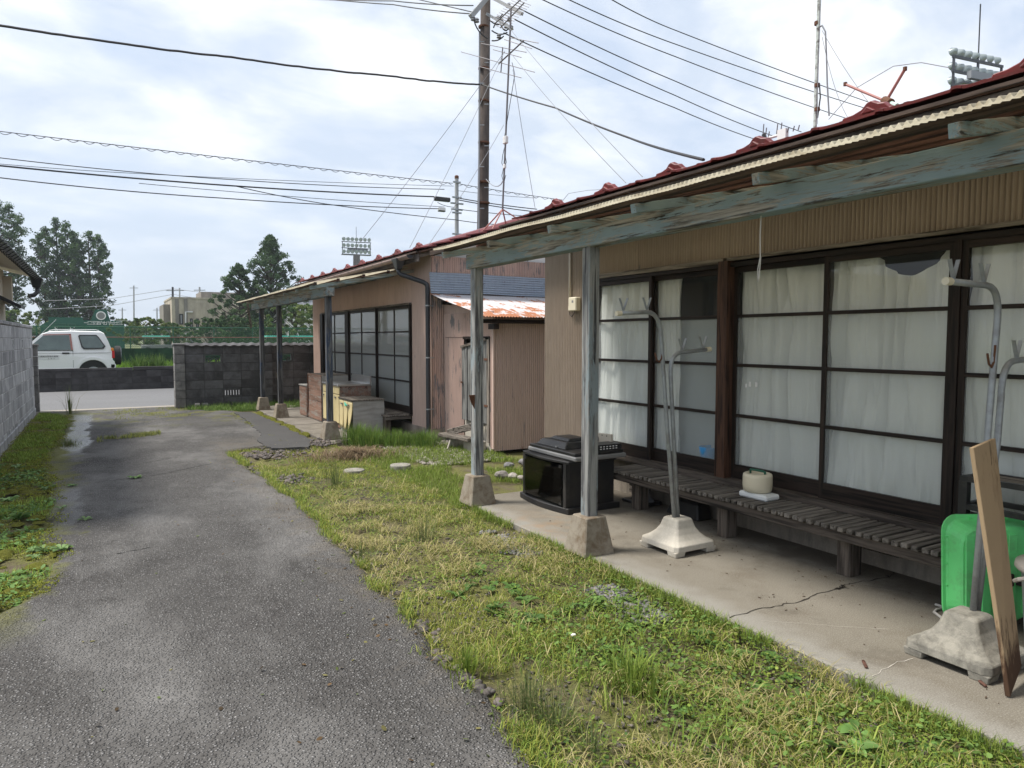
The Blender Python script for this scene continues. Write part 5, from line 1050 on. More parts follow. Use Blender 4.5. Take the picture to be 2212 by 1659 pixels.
def tree(name, label, base, height, width, cols, seed, shape='oval', trunk_h=.18, per=70, clumps=90, size=.30, group=None, lean=0, cat='tree'):
    r = random.Random(seed); base = Vector(base); t = thing(name, base, label, cat, group); mb = MB()
    pts = [base + Vector((lean * height * u * u, .02 * height * math.sin(u * 4 + seed), height * .93 * u)) for u in [k / 7 for k in range(8)]]
    mb.tube(pts, [max(.015, .022 * height * (1 - .92 * k / 7)) for k in range(8)], 8)
    cs = []; rs_ = []
    for k in range(clumps):
        u = trunk_h + (1 - trunk_h) * (k + r.random()) / clumps
        LD = None
        if shape == 'multi':
            j = k % 5; q = (u - trunk_h) / (1 - trunk_h); top = (1, .93, .96, .86, .90)[j]; LD = ((0, -.24, .22, -.34, .34)[j] * width * min(1, .4 + q), (0, .2, -.15, -.2, .2)[j] * width * q); u = trunk_h + (top - trunk_h) * q; w_ = width * .27 * (min(1, q * 3 + .45) * (1 - q ** 3) ** .8)
        elif shape == 'oval': w_ = width / 2 * (math.sin(math.pi * min(1, max(0, (u - trunk_h) / (1 - trunk_h))) ** .75) ** .7)
        elif shape == 'ovate': q = (u - trunk_h) / (1 - trunk_h); w_ = width / 2 * math.sin(math.pi * min(1, q) ** .62) ** .8 + .12 * width * (1 - q)
        elif shape == 'spire': q = (u - trunk_h) / (1 - trunk_h); w_ = width / 2 * min(1, q * 4 + .25) * (1 - q) ** .62
        else: q = (u - trunk_h) / (1 - trunk_h); w_ = width / 2 * (1 - (2 * q - 1) ** 2) ** .5
        a = r.random() * 6.283; rad = w_ * (.22 + .80 * r.random() ** .7) * (.78 + .75 * (.5 + mnoise.noise(Vector((math.cos(a) * 1.3, math.sin(a) * 1.3 + seed, u * 7)))))
        ti = min(6.99, u * 7 * .95); i = int(ti); c0 = pts[i].lerp(pts[i + 1], ti - i); c0 = Vector((c0.x + (LD[0] if LD else 0), c0.y + (LD[1] if LD else 0), base.z + height * u))
        c = c0 + Vector((math.cos(a) * rad, math.sin(a) * rad, 0)); cs.append(tuple(c)); rs_.append(height * .030 * (.6 + 1.0 * r.random()) * (1.5 if shape == 'round' else 1))
        if k % 2 == 0:
            st_ = c0 - Vector((0, 0, rad * .7)); st_.z = max(st_.z, base.z + height * trunk_h * .6); mb.tube([st_, st_.lerp(c, .55) + Vector((0, 0, -.05 * rad)), c], [.0075 * height, .005 * height, .002 * height], 5)
    part('trunk', mb, 'bark', t)
    v, f, c = leaf_cloud(cs, rs_, per, size, cols, seed); put('crown', rawmesh('crown', v - np.array(base), f, 'leaf', c), t)
    return t
DG = [(.055, .105, .040), (.078, .135, .050), (.038, .075, .032), (.10, .165, .060)]
LG = [(.10, .155, .05), (.135, .19, .06), (.07, .115, .045), (.17, .21, .07)]
def tbase(px, D, gz=.45): p = atD(px, 760, D); return (p.x, p.y, gz)
def th(py, D, gz=.45): return atD(600, py, D).z - gz
tree('tall_tree', 'tall dark tree leftmost behind the cream house eave', tbase(8, 92), th(432, 92), 5.8, DG, 11, 'multi', .12, 80, 300, .24, 'tall trees of the ball park', cat='tree')
tree('tall_tree', 'broad many-topped tall dark tree second from the left', tbase(132, 95), th(474, 95), 5.6, DG, 12, 'multi', .12, 80, 330, .24, 'tall trees of the ball park')
tree('tall_tree', 'tall dark tree third from the left beside the scoreboard clock', tbase(200, 96), th(502, 96), 4.9, DG, 13, 'multi', .12, 80, 280, .24, 'tall trees of the ball park')
tree('tall_tree', 'pointed green tree in front of the beige building', tbase(520, 70), th(575, 70), 4.4, [(.060, .11, .045), (.085, .14, .055), (.045, .08, .035)], 14, 'ovate', .10, 70, 280, .19, 'tall trees of the ball park')
tree('tall_tree', 'taller pointed green tree right of the beige building', tbase(588, 72), th(514, 72), 5.4, [(.060, .11, .045), (.085, .14, .055), (.045, .08, .035)], 15, 'ovate', .10, 70, 340, .19, 'tall trees of the ball park')
SM = [(318, 60, 688, 4.6, 'low spreading tree right of the scoreboard', LG), (375, 62, 700, 3.8, 'small light green tree left of the beige building', LG), (455, 58, 690, 4.6, 'rounded dark tree before the beige building', DG), (505, 60, 684, 4.0, 'bushy tree against the foot of the pointed tree', DG),
      (640, 55, 655, 4.6, 'bushy light tree behind the far porch posts', LG), (690, 58, 660, 5.0, 'leafy tree half hidden by the far house corner', LG), (560, 62, 690, 4.2, 'low tree filling the gap between the two pointed trees', DG), (40, 70, 672, 6.0, 'light green low tree behind the left block wall', LG), (170, 98, 668, 7.0, 'light green low tree behind the scoreboard', LG), (262, 90, 690, 5.0, 'light green low tree at the right end of the scoreboard', LG)]
for i, (px, D, py, wd, lb, cc) in enumerate(SM): tree('park_tree', lb, tbase(px, D), th(py, D), wd, cc, 30 + i, 'round', .25, 60, 110, .19, 'low trees of the ball park')
for i, px in enumerate((482, 520, 556, 596, 628, 660)):
    p = atD(px, 752, 48); r_ = 1.25; c_ = [(p.x + random.uniform(-.5, .5), p.y + random.uniform(-.4, .4), .45 + random.uniform(.3, .95)) for k in range(16)]
    v, f, c = leaf_cloud(c_, [.55] * 16, 90, .13, [(.03, .06, .025), (.045, .08, .03)], 60 + i); hb = thing('clipped_shrub', (p.x, p.y, .45), ('clipped round shrub leftmost of the row behind the fence', 'clipped round shrub second in the row behind the fence', 'clipped round shrub third in the row behind the fence', 'clipped round shrub fourth in the row behind the fence', 'clipped round shrub fifth in the row, between the far porch posts', 'clipped round shrub last in the row beside the far house')[i], 'shrub', 'clipped shrubs behind the fence')
    put('foliage', rawmesh('foliage', v - np.array((p.x, p.y, .45)), f, 'hedge', c), hb); part('stem', MB().tube([(p.x, p.y, .4), (p.x, p.y, 1.0)], .06, 6), 'bark', hb)
DW = []
for k in range(420):
    px = random.uniform(-60, 720); D = random.uniform(118, 150); p = atD(px, 750, D); z = .4 + random.random() ** .7 * (3.4 + 1.6 * fbm(px * .02, 1, 1)); DW.append((p.x, p.y, z))
v, f, c = leaf_cloud(DW, [1.0] * len(DW), 60, .42, LG + DG, 99); tag(put('distant_trees', rawmesh('distant_trees', v, f, 'leaf', c)), 'low green wood filling the horizon behind the ball park', 'trees', kind='stuff')
# ---------------- scoreboard
SB = thing('scoreboard', (atY(176, 720, 76).x, 76, .4), 'dark green ball park scoreboard with white numerals and a round clock', 'scoreboard')
x0, x1 = atY(87, 700, 76).x, atY(268, 700, 76).x; xm = atY(105, 700, 76).x; zt = atY(180, 686, 76).z
part('panel', MB().box(xm, x1, 76, 76.6, .4, zt - .25), 'board_g', SB); part('left_wing', MB().prism([(x0, 76.05, .4), (xm, 76.05, .4), (xm, 76.05, zt - .35), (x0, 76.05, zt - .75)], (0, .4, 0)), 'board_g', SB)
hd = part('header', MB().prism([(xm, 75.96, zt - .7), (atY(180, 700, 76).x, 75.96, zt - .7), (atY(180, 700, 76).x, 75.96, zt), (xm, 75.96, zt)], (0, .6, 0)), 'board_g', SB)
W_ = x1 - xm
for i, ch in enumerate('一二三四五六七八九十土三計'):
    put('numeral', text_mesh(ch, .40, 'inkw', 'numeral', .01), SB, (xm + W_ * (.455 + .0415 * i), 75.94, zt - .62), (R(90), 0, 0))
for i, (ch, fx) in enumerate((('S', .07), ('B', .07), ('O', .07), ('H', .265), ('E', .265), ('Fc', .265))): put('letter', text_mesh(ch, .62, 'inkw', 'letter', .01), SB, (xm + W_ * fx, 75.94, zt - 1.25 - .62 * (i % 3)), (R(90), 0, 0))
for a, b in ((.05, .22), (.245, .35)): part('count_frame', MB().box(xm + W_ * a, xm + W_ * b, 75.93, 75.95, zt - .62, zt - .56).box(xm + W_ * a, xm + W_ * a + .06, 75.93, 75.95, zt - 2.4, zt - .62).box(xm + W_ * b - .06, xm + W_ * b, 75.93, 75.95, zt - 2.4, zt - .62), 'netgreen', SB)
for i in range(5): part('count_lamp_hood', MB().prism([(xm + W_ * (.115 + .034 * (i % 3)) + .0, 75.8, zt - 1.1 - .5 * (i // 3)), (xm + W_ * (.14 + .034 * (i % 3)), 75.8, zt - .92 - .5 * (i // 3)), (xm + W_ * (.15 + .034 * (i % 3)), 75.8, zt - 1.15 - .5 * (i // 3))], (0, .15, 0)), 'black', SB)
for i in range(2): part('count_lamp_hood', MB().prism([(xm + W_ * .30, 75.8, zt - 1.1 - .5 * i), (xm + W_ * .335, 75.8, zt - .9 - .5 * i), (xm + W_ * .34, 75.8, zt - 1.15 - .5 * i)], (0, .15, 0)), 'black', SB)
for k in range(13): part('grid_line', B(xm + W_ * (.44 + .0415 * k), xm + W_ * (.44 + .0415 * k) + .03, 75.985, 76.0, .5, zt - .7), 'netgreen', SB)
for z in (zt - 1.25, zt - 1.75): part('grid_line', B(xm + W_ * .4, x1, 75.98, 75.995, z, z + .03), 'netgreen', SB)
cx = atY(218, 675, 76).x; ck = part('clock_gable', MB().prism([(cx - .85, 76.1, zt - .3), (cx + .75, 76.1, zt - .3), (cx + .45, 76.1, zt + .75), (cx - .45, 76.1, zt + .75)], (0, .3, 0)), 'board_g', SB); part('clock_face', MB().tube([(cx, 76.1, zt + .2), (cx, 76.0, zt + .2)], .40, 20), 'inkw', ck); part('clock_dial', MB().tube([(cx, 76.0, zt + .2), (cx, 75.98, zt + .2)], .31, 20), 'silver', ck)
# ---------------- beige building
BD = thing('beige_building', (atY(420, 700, 84).x, 84, .4), 'two storey beige rendered building with white pipes behind the trees', 'building')
bx0 = atY(372, 700, 84).x; bx1 = bx0 + 22; bz = atY(420, 646, 84).z
part('wall', B(bx0, bx1, 84, 94, .3, bz), 'bldg', BD); part('parapet', B(bx0 - .05, bx1 + .05, 83.94, 94.05, bz, bz + .18), 'bldg', BD)
part('side_wing', B(atY(354, 700, 86).x, bx0, 86, 92, .3, bz - .55), 'bldg_d', BD); part('stair_tower', B(atY(437, 640, 86).x, bx0 + 15, 87, 92, bz, bz + 1.0), 'bldg_d', BD)
part('dark_pier', B(atY(378, 650, 83.9).x, atY(386, 650, 83.9).x, 83.9, 84, .3, bz), 'bldg_d', BD); part('dark_pier', B(atY(397, 650, 83.9).x, atY(405, 650, 83.9).x, 83.9, 84, .3, bz), 'bldg_d', BD)
for a, b, y0_, y1_ in ((387, 396, 678, 701), (410, 417, 688, 708), (423, 430, 688, 708), (437, 444, 688, 708), (408, 423, 730, 741), (417, 424, 716, 722)):
    p, q = atY(a, y0_, 83.95), atY(b, y1_, 83.95); wn = part('window', B(p.x, q.x, 83.92, 83.99, q.z, p.z), 'black', BD); part('pane', B(p.x + .12, q.x - .12, 83.90, 83.92, q.z + .12, p.z - .12), 'wireg', wn)
def pxl(*pts): return [tuple(atY(a, b, 83.85)) for a, b in pts]
part('drain_pipe', MB().tube(pxl((416, 674), (401, 674), (401, 711), (445, 711)), .09, 6), 'white', BD); part('drain_pipe', MB().tube(pxl((412, 720), (402, 720), (402, 745)), .08, 6), 'white', BD); part('ledge', B(bx0 + 3.5, bx1, 83.85, 84, bz - 4.2, bz - 4.0), 'bldg', BD)
GH = thing('grey_roofed_house', (atY(655, 680, 70).x, 70, .4), 'pale house with a grey roof glimpsed between the far porch and pink wall', 'house')
p0, p1 = atY(625, 665, 70), atY(700, 640, 70); part('wall', B(p0.x, p1.x + 6, 70.5, 78, .4, p0.z - .2), 'white', GH); part('roof', MB().prism([(p0.x - .5, 70, p0.z - .25), (p0.x - .5, 74.2, p1.z + .6), (p0.x - .5, 78.5, p0.z - .25)], (12, 0, 0)), 'wireg', GH)
wn = part('window', B(p0.x + 3.3, p0.x + 4.6, 70.45, 70.5, p0.z - 1.6, p0.z - .6), 'black', GH)
# parked vehicles under teal covers behind the fence
for i, (px, lb) in enumerate(((338, 'small car under a teal sunshade left behind the fence'), (600, 'teal roofed cart behind the fence between the shrubs'), (650, 'teal roofed cart behind the fence near the far house'))):
    p = atD(px, 745, 52); tc_ = thing('covered_cart', (p.x, p.y, .45), lb, 'cart'); part('roof', B(p.x - .9, p.x + .9, p.y - .6, p.y + .6, 1.62, 1.78), 'teal', tc_, bevel=.05); part('body', B(p.x - 1.0, p.x + 1.0, p.y - .6, p.y + .6, .62, 1.12), 'silver', tc_, bevel=.06)
    for sx in (-.85, .85): part('post', B(p.x + sx - .03, p.x + sx + .03, p.y - .68, p.y - .62, 1.12, 1.62), 'black', tc_); part('wheel', MB().tube([(p.x + sx * .7, p.y - .72, .70), (p.x + sx * .7, p.y - .55, .70)], .25, 14), 'tyre', tc_)
# ---------------- stadium light towers
def light_tower(label, mid, wdt, hgt_, ax, col_h, rows=(7, 7, 7), rod=2.5, r=.35, away=False):
    mid = Vector(mid); t = thing('floodlight_tower', (mid.x, mid.y, .4), label, 'floodlight tower', 'stadium floodlights'); ax = Vector(ax).normalized(); nrm = Vector((-ax.y, ax.x, 0)); nrm = -nrm if (nrm.y > 0) != away else nrm
    part('column', MB().tube([(mid.x, mid.y, .4), (mid.x, mid.y, mid.z - hgt_ / 2)], [r * 1.5, r], 12), 'pole', t)
    fr = MB()
    for k in (-.5, 0, .5): fr.bar(mid + ax * wdt * k * .95 - Vector((0, 0, hgt_ / 2)), mid + ax * wdt * k * .95 + Vector((0, 0, hgt_ * .36)), .16, .16)
    for z in (-.5, -.08, .34): fr.bar(mid - ax * wdt / 2 + Vector((0, 0, hgt_ * z)), mid + ax * wdt / 2 + Vector((0, 0, hgt_ * z)), .16, .22)
    part('frame', fr, 'pipe', t); part('walkway', MB().bar(mid - ax * wdt / 2 - Vector((0, 0, hgt_ * .52)) - nrm * .5, mid + ax * wdt / 2 - Vector((0, 0, hgt_ * .52)) - nrm * .5, 1.2, .15), 'pipe', t)
    part('ballast_box', MB().bar(mid - ax * wdt * .3 - nrm * .6 - Vector((0, 0, hgt_ * .2)), mid + ax * wdt * .4 - nrm * .6 - Vector((0, 0, hgt_ * .2)), .4, hgt_ * .22), 'wireg', t)
    lr = min(wdt / 15, hgt_ / 6.5); lm = MB().lathe((0, 0, 0), [(.25 * lr, -.9 * lr), (.45 * lr, -.8 * lr), (lr * .95, 0), (lr, .05 * lr), (.9 * lr, .06 * lr)], 14).mesh('floodlight', 'lampglass', smooth=True)
    for i, nn_ in enumerate(rows):
        for k in range(nn_):
            p = mid + ax * wdt * ((k + .5) / nn_ - .5) + Vector((0, 0, hgt_ * (-.32 + .42 * i))) + nrm * .3
            put('floodlight', lm, t, p, (R(100), 0, math.atan2(nrm.y, nrm.x) + R(90) + R(20) * ((k + .5) / nn_ - .5) * 2))
    part('lightning_rod', MB().tube([mid + Vector((0, 0, hgt_ * .3)), mid + Vector((0, 0, hgt_ / 2 + rod))], .06, 4), 'wire', t)
light_tower('floodlight tower above the left end of the far house roof', atD(770, 534, 190), 7.8, 3.9, (1, -.15, 0), 0, rod=3.4, r=.9)
light_tower('floodlight tower rising behind the near house roof at the right', atD(2112, 158, 62), 6.4, 2.9, (.99, -.14, 0), 0, rod=4.4, r=.5, away=True)
# ---------------- poles, wires, aerials
UP = thing('utility_pole', (atD(1041, 480, 19).x, atD(1041, 480, 19).y, 0), 'brown utility pole rising behind the two houses', 'utility pole')
pb0, pt0 = atD(1041.5, 480, 19), atD(1050, -90, 19); pbz = Vector((pb0.x - .06, pb0.y, -.2))
part('shaft', MB().tube([pbz, pt0], [.175, .125], 18), 'pole', UP, smooth=True)
for py in (60, 150, 220, 310, 395, 440): p = atD(1045, py, 19); part('band', MB().tube([(p.x, p.y, p.z), (p.x, p.y, p.z + .04)], .163 - .00004 * (500 - py), 16), 'rust' if py % 100 else 'steel', UP)
xa = part('crossarm', MB().bar(atD(1017, 36, 18.6), atD(1058, -12, 18.9), .12, .12), 'cpole', UP); part('side_arm', MB().bar(atD(1052, 30, 18.9), atD(1106, 62, 18.0), .06, .06), 'steel', UP); part('side_arm', MB().bar(atD(1054, -10, 18.9), atD(1128, 30, 18.0), .08, .08), 'cpole', UP)
for px, py in ((1022, 40), (1030, 44), (1075, 40), (1083, 44), (1094, 56), (1104, 60), (1078, 78), (1100, 42), (1098, 12)): p = atD(px, py, 18.6); part('insulator', MB().lathe(p, [(.03, -.06), (.07, -.04), (.04, -.01), (.065, .02), (.03, .06)], 8), 'wireg', UP)
for a, b, c in (((1062, 66), (1080, 80), (1096, 70)), ((1058, 44), (1078, 62), (1084, 46)), ((1062, 88), (1078, 90), (1088, 78)), ((1024, 44), (1030, 70), (1054, 84)), ((1080, 50), (1092, 78), (1100, 58)), ((1086, 30), (1070, 48), (1066, 60))): part('jumper_wire', MB().tube(arc(atD(*a, 18.6), atD(*b, 18.6), atD(*c, 18.6)), .018, 5), 'wire', UP)
for k in range(9): p = atD(1046, 90 + 45 * k, 18.85); part('step_bolt', MB().bar(p, p + _Rt * (.12 if k % 2 else -.12), .02, .02), 'steel', UP)
part('earth_conduit', MB().tube([atD(1034, 500, 18.85), atD(1036, 68, 18.85)], .022, 6), 'wireg', UP)
GP = thing('concrete_pole', (atY(985.5, 500, 26).x, 26, 0), 'slim grey concrete pole carrying roadside cables', 'utility pole')
g0, g1 = atY(985.5, 515, 26), atY(986.5, 386, 26); part('shaft', MB().tube([(g0.x, 26, 0), (g1.x, 26, g1.z)], [.10, .075], 12), 'cpole', GP); part('cap', MB().lathe((g1.x, 26, g1.z), [(.085, 0), (.085, .1), (.05, .13)], 10), 'rust', GP)
for py, l in ((394, .16), (427, .2), (440, .28), (453, .25), (460, .2), (506, .2)): p = atY(986, py, 25.95); part('bracket', B(p.x - l, p.x + l, 25.88, 25.94, p.z - .03, p.z + .03), 'steel', GP)
tb_ = thing('cable_closure', (atY(955, 430, 25.5).x, 25.5, atY(955, 430, 25.5).z), 'long black cable closure hung beside the grey pole', 'cable box'); p, q = atY(938, 424, 25.5), atY(972, 437, 25.5)
part('case', B(p.x, q.x, 25.42, 25.58, q.z, p.z), 'black', tb_, bevel=.03); part('loop', MB().tube(arc(atY(945, 437, 25.5), atY(958, 446, 25.5), atY(982, 448, 25.7)), .012, 5), 'wire', tb_)
tb2 = thing('terminal_box', (atY(954, 453, 25.5).x, 25.5, atY(954, 453, 25.5).z), 'small black and white terminal box under the long closure', 'cable box'); p, q = atY(947, 448, 25.5), atY(961, 458, 25.5); part('case', B(p.x, q.x, 25.42, 25.58, q.z, p.z - .12), 'black', tb2, bevel=.01); part('lid', B(p.x, q.x, 25.42, 25.58, p.z - .115, p.z), 'white', tb2, bevel=.01)
def cable(label, pts, r, mat='wire', sag=0, n=26, wig=0, group='overhead cables'):
    P = []
    for i in range(len(pts) - 1):
        a, b = Vector(pts[i]), Vector(pts[i + 1])
        for k in range(n + (1 if i == len(pts) - 2 else 0)):
            u = k / n; q = a.lerp(b, u); q.z -= sag * 4 * u * (1 - u); q.z += wig * fbm(u * 14 + i * 5, r * 100, 1) ; P.append(q)
    return solo('cable', MB().tube(P, r, 5), mat, label, 'cable', group, o=tuple(P[0]))
A = lambda x, y: atY(x, y, 25.5)
cable('thick black cable crossing the left sky to the brown pole', [atY(-250, 22, 15.2), atY(0, 55, 15.6), atY(500, 124, 16.3), atY(850, 165, 16.6), atD(1042, 183, 18.8)], .024, sag=.03, wig=.010)
cable('black service cable dropping from the brown pole to the near roof', [atD(1042, 183, 18.8), atD(1200, 233, 16), atD(1360, 298, 12.5), atX(1520, 345, 5.6)], .018, sag=.02)
def looped(label, pts):
    o = cable(label, pts, .012, 'wire', .02); m_ = MB(); a, b = Vector(pts[0]), Vector(pts[-1]); L_ = (b - a).length; n = int(L_ / .42); P = []
    for k in range(n * 8):
        u = k / (n * 8); q = a.lerp(b, u); P.append(q + Vector((0, 0, -.045 - .04 * math.cos(k / 8 * 6.283))))
    me = part('spiral_hanger', m_.tube(P, .009, 4), 'wire', o); return o
looped('roadside cable hung with spiral loops left of the grey pole', [A(-150, 266), A(978, 396)]); looped('roadside cable hung with spiral loops right of the grey pole', [A(990, 397), A(1215, 432)])
cable('upper thin roadside wire just under the looped cable', [A(-150, 326), A(0, 341), A(500, 388), A(960, 409)], .014, sag=.05); cable('thick roadside cable entering the long black closure', [A(-150, 343), A(0, 358), A(510, 402), A(938, 425)], .026, 'wire', .03); cable('faint second roadside wire above the thick cable', [A(-150, 340), A(300, 375), A(980, 402)], .009, sag=.04)
cable('lower roadside cable running to the small terminal box', [A(-150, 370), A(0, 384), A(480, 428), A(948, 451)], .017, sag=.05); cable('lowest twisted roadside wire passing under the boxes', [A(508, 402), A(700, 440), A(985, 475), A(1090, 486)], .015, sag=.03)
cable('thin roadside wire beside the lower cable', [A(300, 396), A(960, 447)], .010, sag=.05)
for i, (y0_, y1_) in enumerate(((428, 452), (432, 458), (452, 468), (412, 428))): cable(('upper', 'second', 'third', 'topmost thin')[i] + ' roadside cable right of the grey pole', [A(990, y0_), A(1160, y1_)], (.02, .02, .014, .009)[i], sag=.03)
UR = [((1316, -4), (1458, 65), (1901, 229), 'highest'), ((1222, -4), (1458, 95), (1889, 240), 'second highest'), ((1165, -4), (1458, 122), (1826, 255), 'third highest'), ((1121, 18), (1458, 175), (1731, 285), 'third lowest'), ((1112, 42), (1458, 206), (1676, 296), 'second lowest'), ((1088, 71), (1458, 233), (1647, 306), 'lowest')]
for i, (a, m_, b, nm) in enumerate(UR): cable(nm + ' power line slanting down across the right sky', [atD(*a, 20 if i < 3 else 18.2), atD(*m_, 24), atD(*b, 30)], .016, sag=.05)
cable('upper left power line reaching the crossarm', [atD(600, -6, 26), atD(850, 2, 22), atD(1022, 12, 18.6)], .017, sag=.03); cable('lower left power line reaching the crossarm', [atD(640, -10, 25), atD(850, 10, 22), atD(1018, 30, 18.6)], .017, sag=.03)
cable('short upper power line beside the crossarm', [atD(900, -2, 22), atD(1020, 26, 18.6)], .014)
# TV aerial on the far roof
MX = 6.3
def AM(x, y): return atX(x, y, MX)
an = thing('tv_aerial', tuple(AM(1085, 470)), 'tall television aerial on a tripod beside the brown pole', 'aerial')
ap = AM(1085.5, 452); tp_ = AM(1104, 20); part('mast', MB().tube([ap - Vector((0, 0, .02)), AM(1091, 330), tp_], .017, 8), 'alu', an)
zr = lambda x: 2.862 + .3 * (x - 4.08) + .02
for ddx, ddy in ((-.35, -.25), (-.25, .35), (.3, -.2), (.25, .3)): part('tripod_leg', MB().tube([ap, (ap.x + ddx, ap.y + ddy, zr(ap.x + ddx))], .013, 6), 'redpaint', an)
boom = part('boom', MB().tube([AM(1077, 138), AM(1131, 88)], .013, 6), 'alu', an)
for (a, b) in (((996, 112), (1155, 156)), ((1036, 144), (1126, 168)), ((1040, 94), (1137, 113)), ((1089, 85), (1149, 105)), ((1100, 81), (1163, 93)), ((1065, 107), (1126, 124))): part('element', MB().tube([AM(*a), AM(*b)], .007, 5), 'alu', an)
part('reflector', MB().tube([AM(1086, 102), AM(1082, 157)], .012, 6), 'alu', an)
for o_ in ((0, 0), (22, 10)):
    part('upper_boom', MB().tube([AM(1070 + o_[0] * .5, 50 + o_[1]), AM(1128 + o_[0] * .2, -4 + o_[1])], .011, 6), 'alu', an)
    for k in range(13): u = k / 12; x = 1072 + 54 * u + o_[0] * .4; y = 49 - 52 * u + o_[1]; part('element', MB().tube([AM(x - 12, y - 4.5), AM(x + 12, y + 4.5)], .005, 4), 'alu', an)
bx = AM(1092, 302); part('booster_box', B(bx.x - .03, bx.x + .03, bx.y - .055, bx.y + .055, bx.z - .07, bx.z + .06), 'white', an, bevel=.01); bx = AM(1090, 359); part('power_box', B(bx.x - .02, bx.x + .02, bx.y - .035, bx.y + .035, bx.z - .04, bx.z + .035), 'white', an, bevel=.008)
for pts in (((1092, 310), (1086, 335), (1084, 352), (1089, 364), (1094, 350), (1090, 330)), ((1106, 135), (1112, 160), (1104, 210), (1094, 270), (1090, 295)), ((1088, 362), (1084, 380), (1088, 395), (1093, 378))): part('coax', MB().tube([AM(*p) for p in pts], .006, 5), 'wire', an)
part('coax', MB().tube(arc(AM(1087, 390), AM(1075, 420), atD(1050, 387, 18.8)), .009, 5), 'wireg', an)
for i, (a, b, X_) in enumerate((((1100, 60), (1388, 382), 5.2), ((1106, 118), (1352, 395), 5.0), ((1108, 150), (1156, 450), 7.2), ((1090, 110), (885, 535), 4.4), ((1090, 112), (760, 545), 4.2), ((1088, 270), (925, 530), 4.4))):
    cable(('steep right guy wire', 'outer right guy wire', 'short middle guy wire', 'left guy wire', 'far left guy wire', 'lower left guy wire')[i] + ' of the tall aerial', [AM(*a), atX(*b, X_)], .0045, 'wireg', .05, group='aerial guy wires')
# mast and fallen aerial on the near roof
m2 = thing('peeling_mast', tuple(atX(1762, 272, 5.5)), 'rusty peeling white mast standing on the near roof', 'mast')
part('tube', MB().tube([atX(1760, 285, 5.5), atX(1765, 130, 5.5), atX(1771, -40, 5.5)], .016, 8), m_plain('peeling_paint', (.50, .55, .52), .7, 0, .2, 40, dirt=((.06, .04, .035), 22, 1.0)), m2)
for py in (54, 188, 240): p = atX(1765, py, 5.5); part('clamp', MB().tube([p, p + Vector((0, 0, .03))], .024, 8), 'rust', m2)
part('coax', MB().tube([atX(x, y, 5.5) for x, y in ((1768, 60), (1776, 55), (1783, 68), (1785, 110), (1787, 180), (1791, 250))], .007, 5), 'wireg', m2); part('coax', MB().tube([atX(x, y, 5.5) for x, y in ((1770, 180), (1772, 210), (1766, 255))], .006, 5), 'wire', m2)
for i, (a, b) in enumerate((((1776, 66), (1895, 245)), ((1776, 80), (1832, 255)), ((1768, 90), (1766, 268)))): cable(('right', 'middle', 'left')[i] + ' thin guy wire of the peeling mast', [atX(*a, 5.5), atX(*b, 5.4)], .0025, 'wireg', .03 if i == 0 else .08, group='mast guy wires')
cable('curved loose wire looping over the near roof', [atX(1790, 258, 5.4), atX(1850, 190, 5.5), atX(1930, 143, 5.6), atX(1990, 135, 5.6), atX(2050, 146, 5.6)], .0035, 'wireg')
cable('loose looped wire near the small roof aerial', [atX(1212, 438, 5.2), atX(1228, 418, 5.2), atX(1270, 411, 5.2), atX(1325, 408, 5.2)], .003, 'wireg')
fa = thing('fallen_aerial', tuple(atX(1915, 225, 5.2)), 'fallen rusty pink tripod lying on the near roof', 'aerial')
part('hub', MB().tube([atX(1911, 217, 5.2), atX(1924, 223, 5.15)], .032, 12), 'rust', fa); hb_ = atX(1914, 219, 5.2)
for a in ((1826, 182), (1955, 149)): part('leg', MB().tube([hb_, atX(*a, 5.2)], .011, 6), 'redpaint', fa); part('foot', MB().tube([atX(*a, 5.2) - Vector((0, 0, .012)), atX(*a, 5.2) + Vector((0, 0, .014))], .016, 6), 'rust', fa)
part('leg', MB().tube([hb_, atX(1900, 236, 5.2)], .011, 6), 'redpaint', fa); part('stub', MB().tube([hb_, atX(1938, 228, 5.1)], .016, 8), m_plain('pale_green_paint', (.45, .58, .52), .6), fa)
sa = thing('small_aerial', tuple(atX(1675, 292, 5.3)), 'small low aerial with upright rods lying along the near roof', 'aerial')
part('boom', MB().tube([atX(1655, 300, 5.3), atX(1700, 287, 5.3)], .012, 6), 'white', sa); bx = atX(1690, 291, 5.3); part('box', B(bx.x - .02, bx.x + .02, bx.y - .05, bx.y + .04, bx.z - .04, bx.z + .045), 'white', sa); part('bracket', MB().tube([atX(1652, 302, 5.3), atX(1650, 290, 5.3)], .02, 6), 'black', sa)
for (x, y0_, y1_) in ((1650, 306, 268), (1656, 298, 276), (1662, 300, 284), (1680, 294, 268), (1689, 290, 265), (1697, 288, 278), (1704, 286, 276), (1716, 284, 272), (1727, 281, 270)): part('rod', MB().tube([atX(x - 3, y0_, 5.3), atX(x, y1_, 5.3)], .005, 5), 'alu', sa)
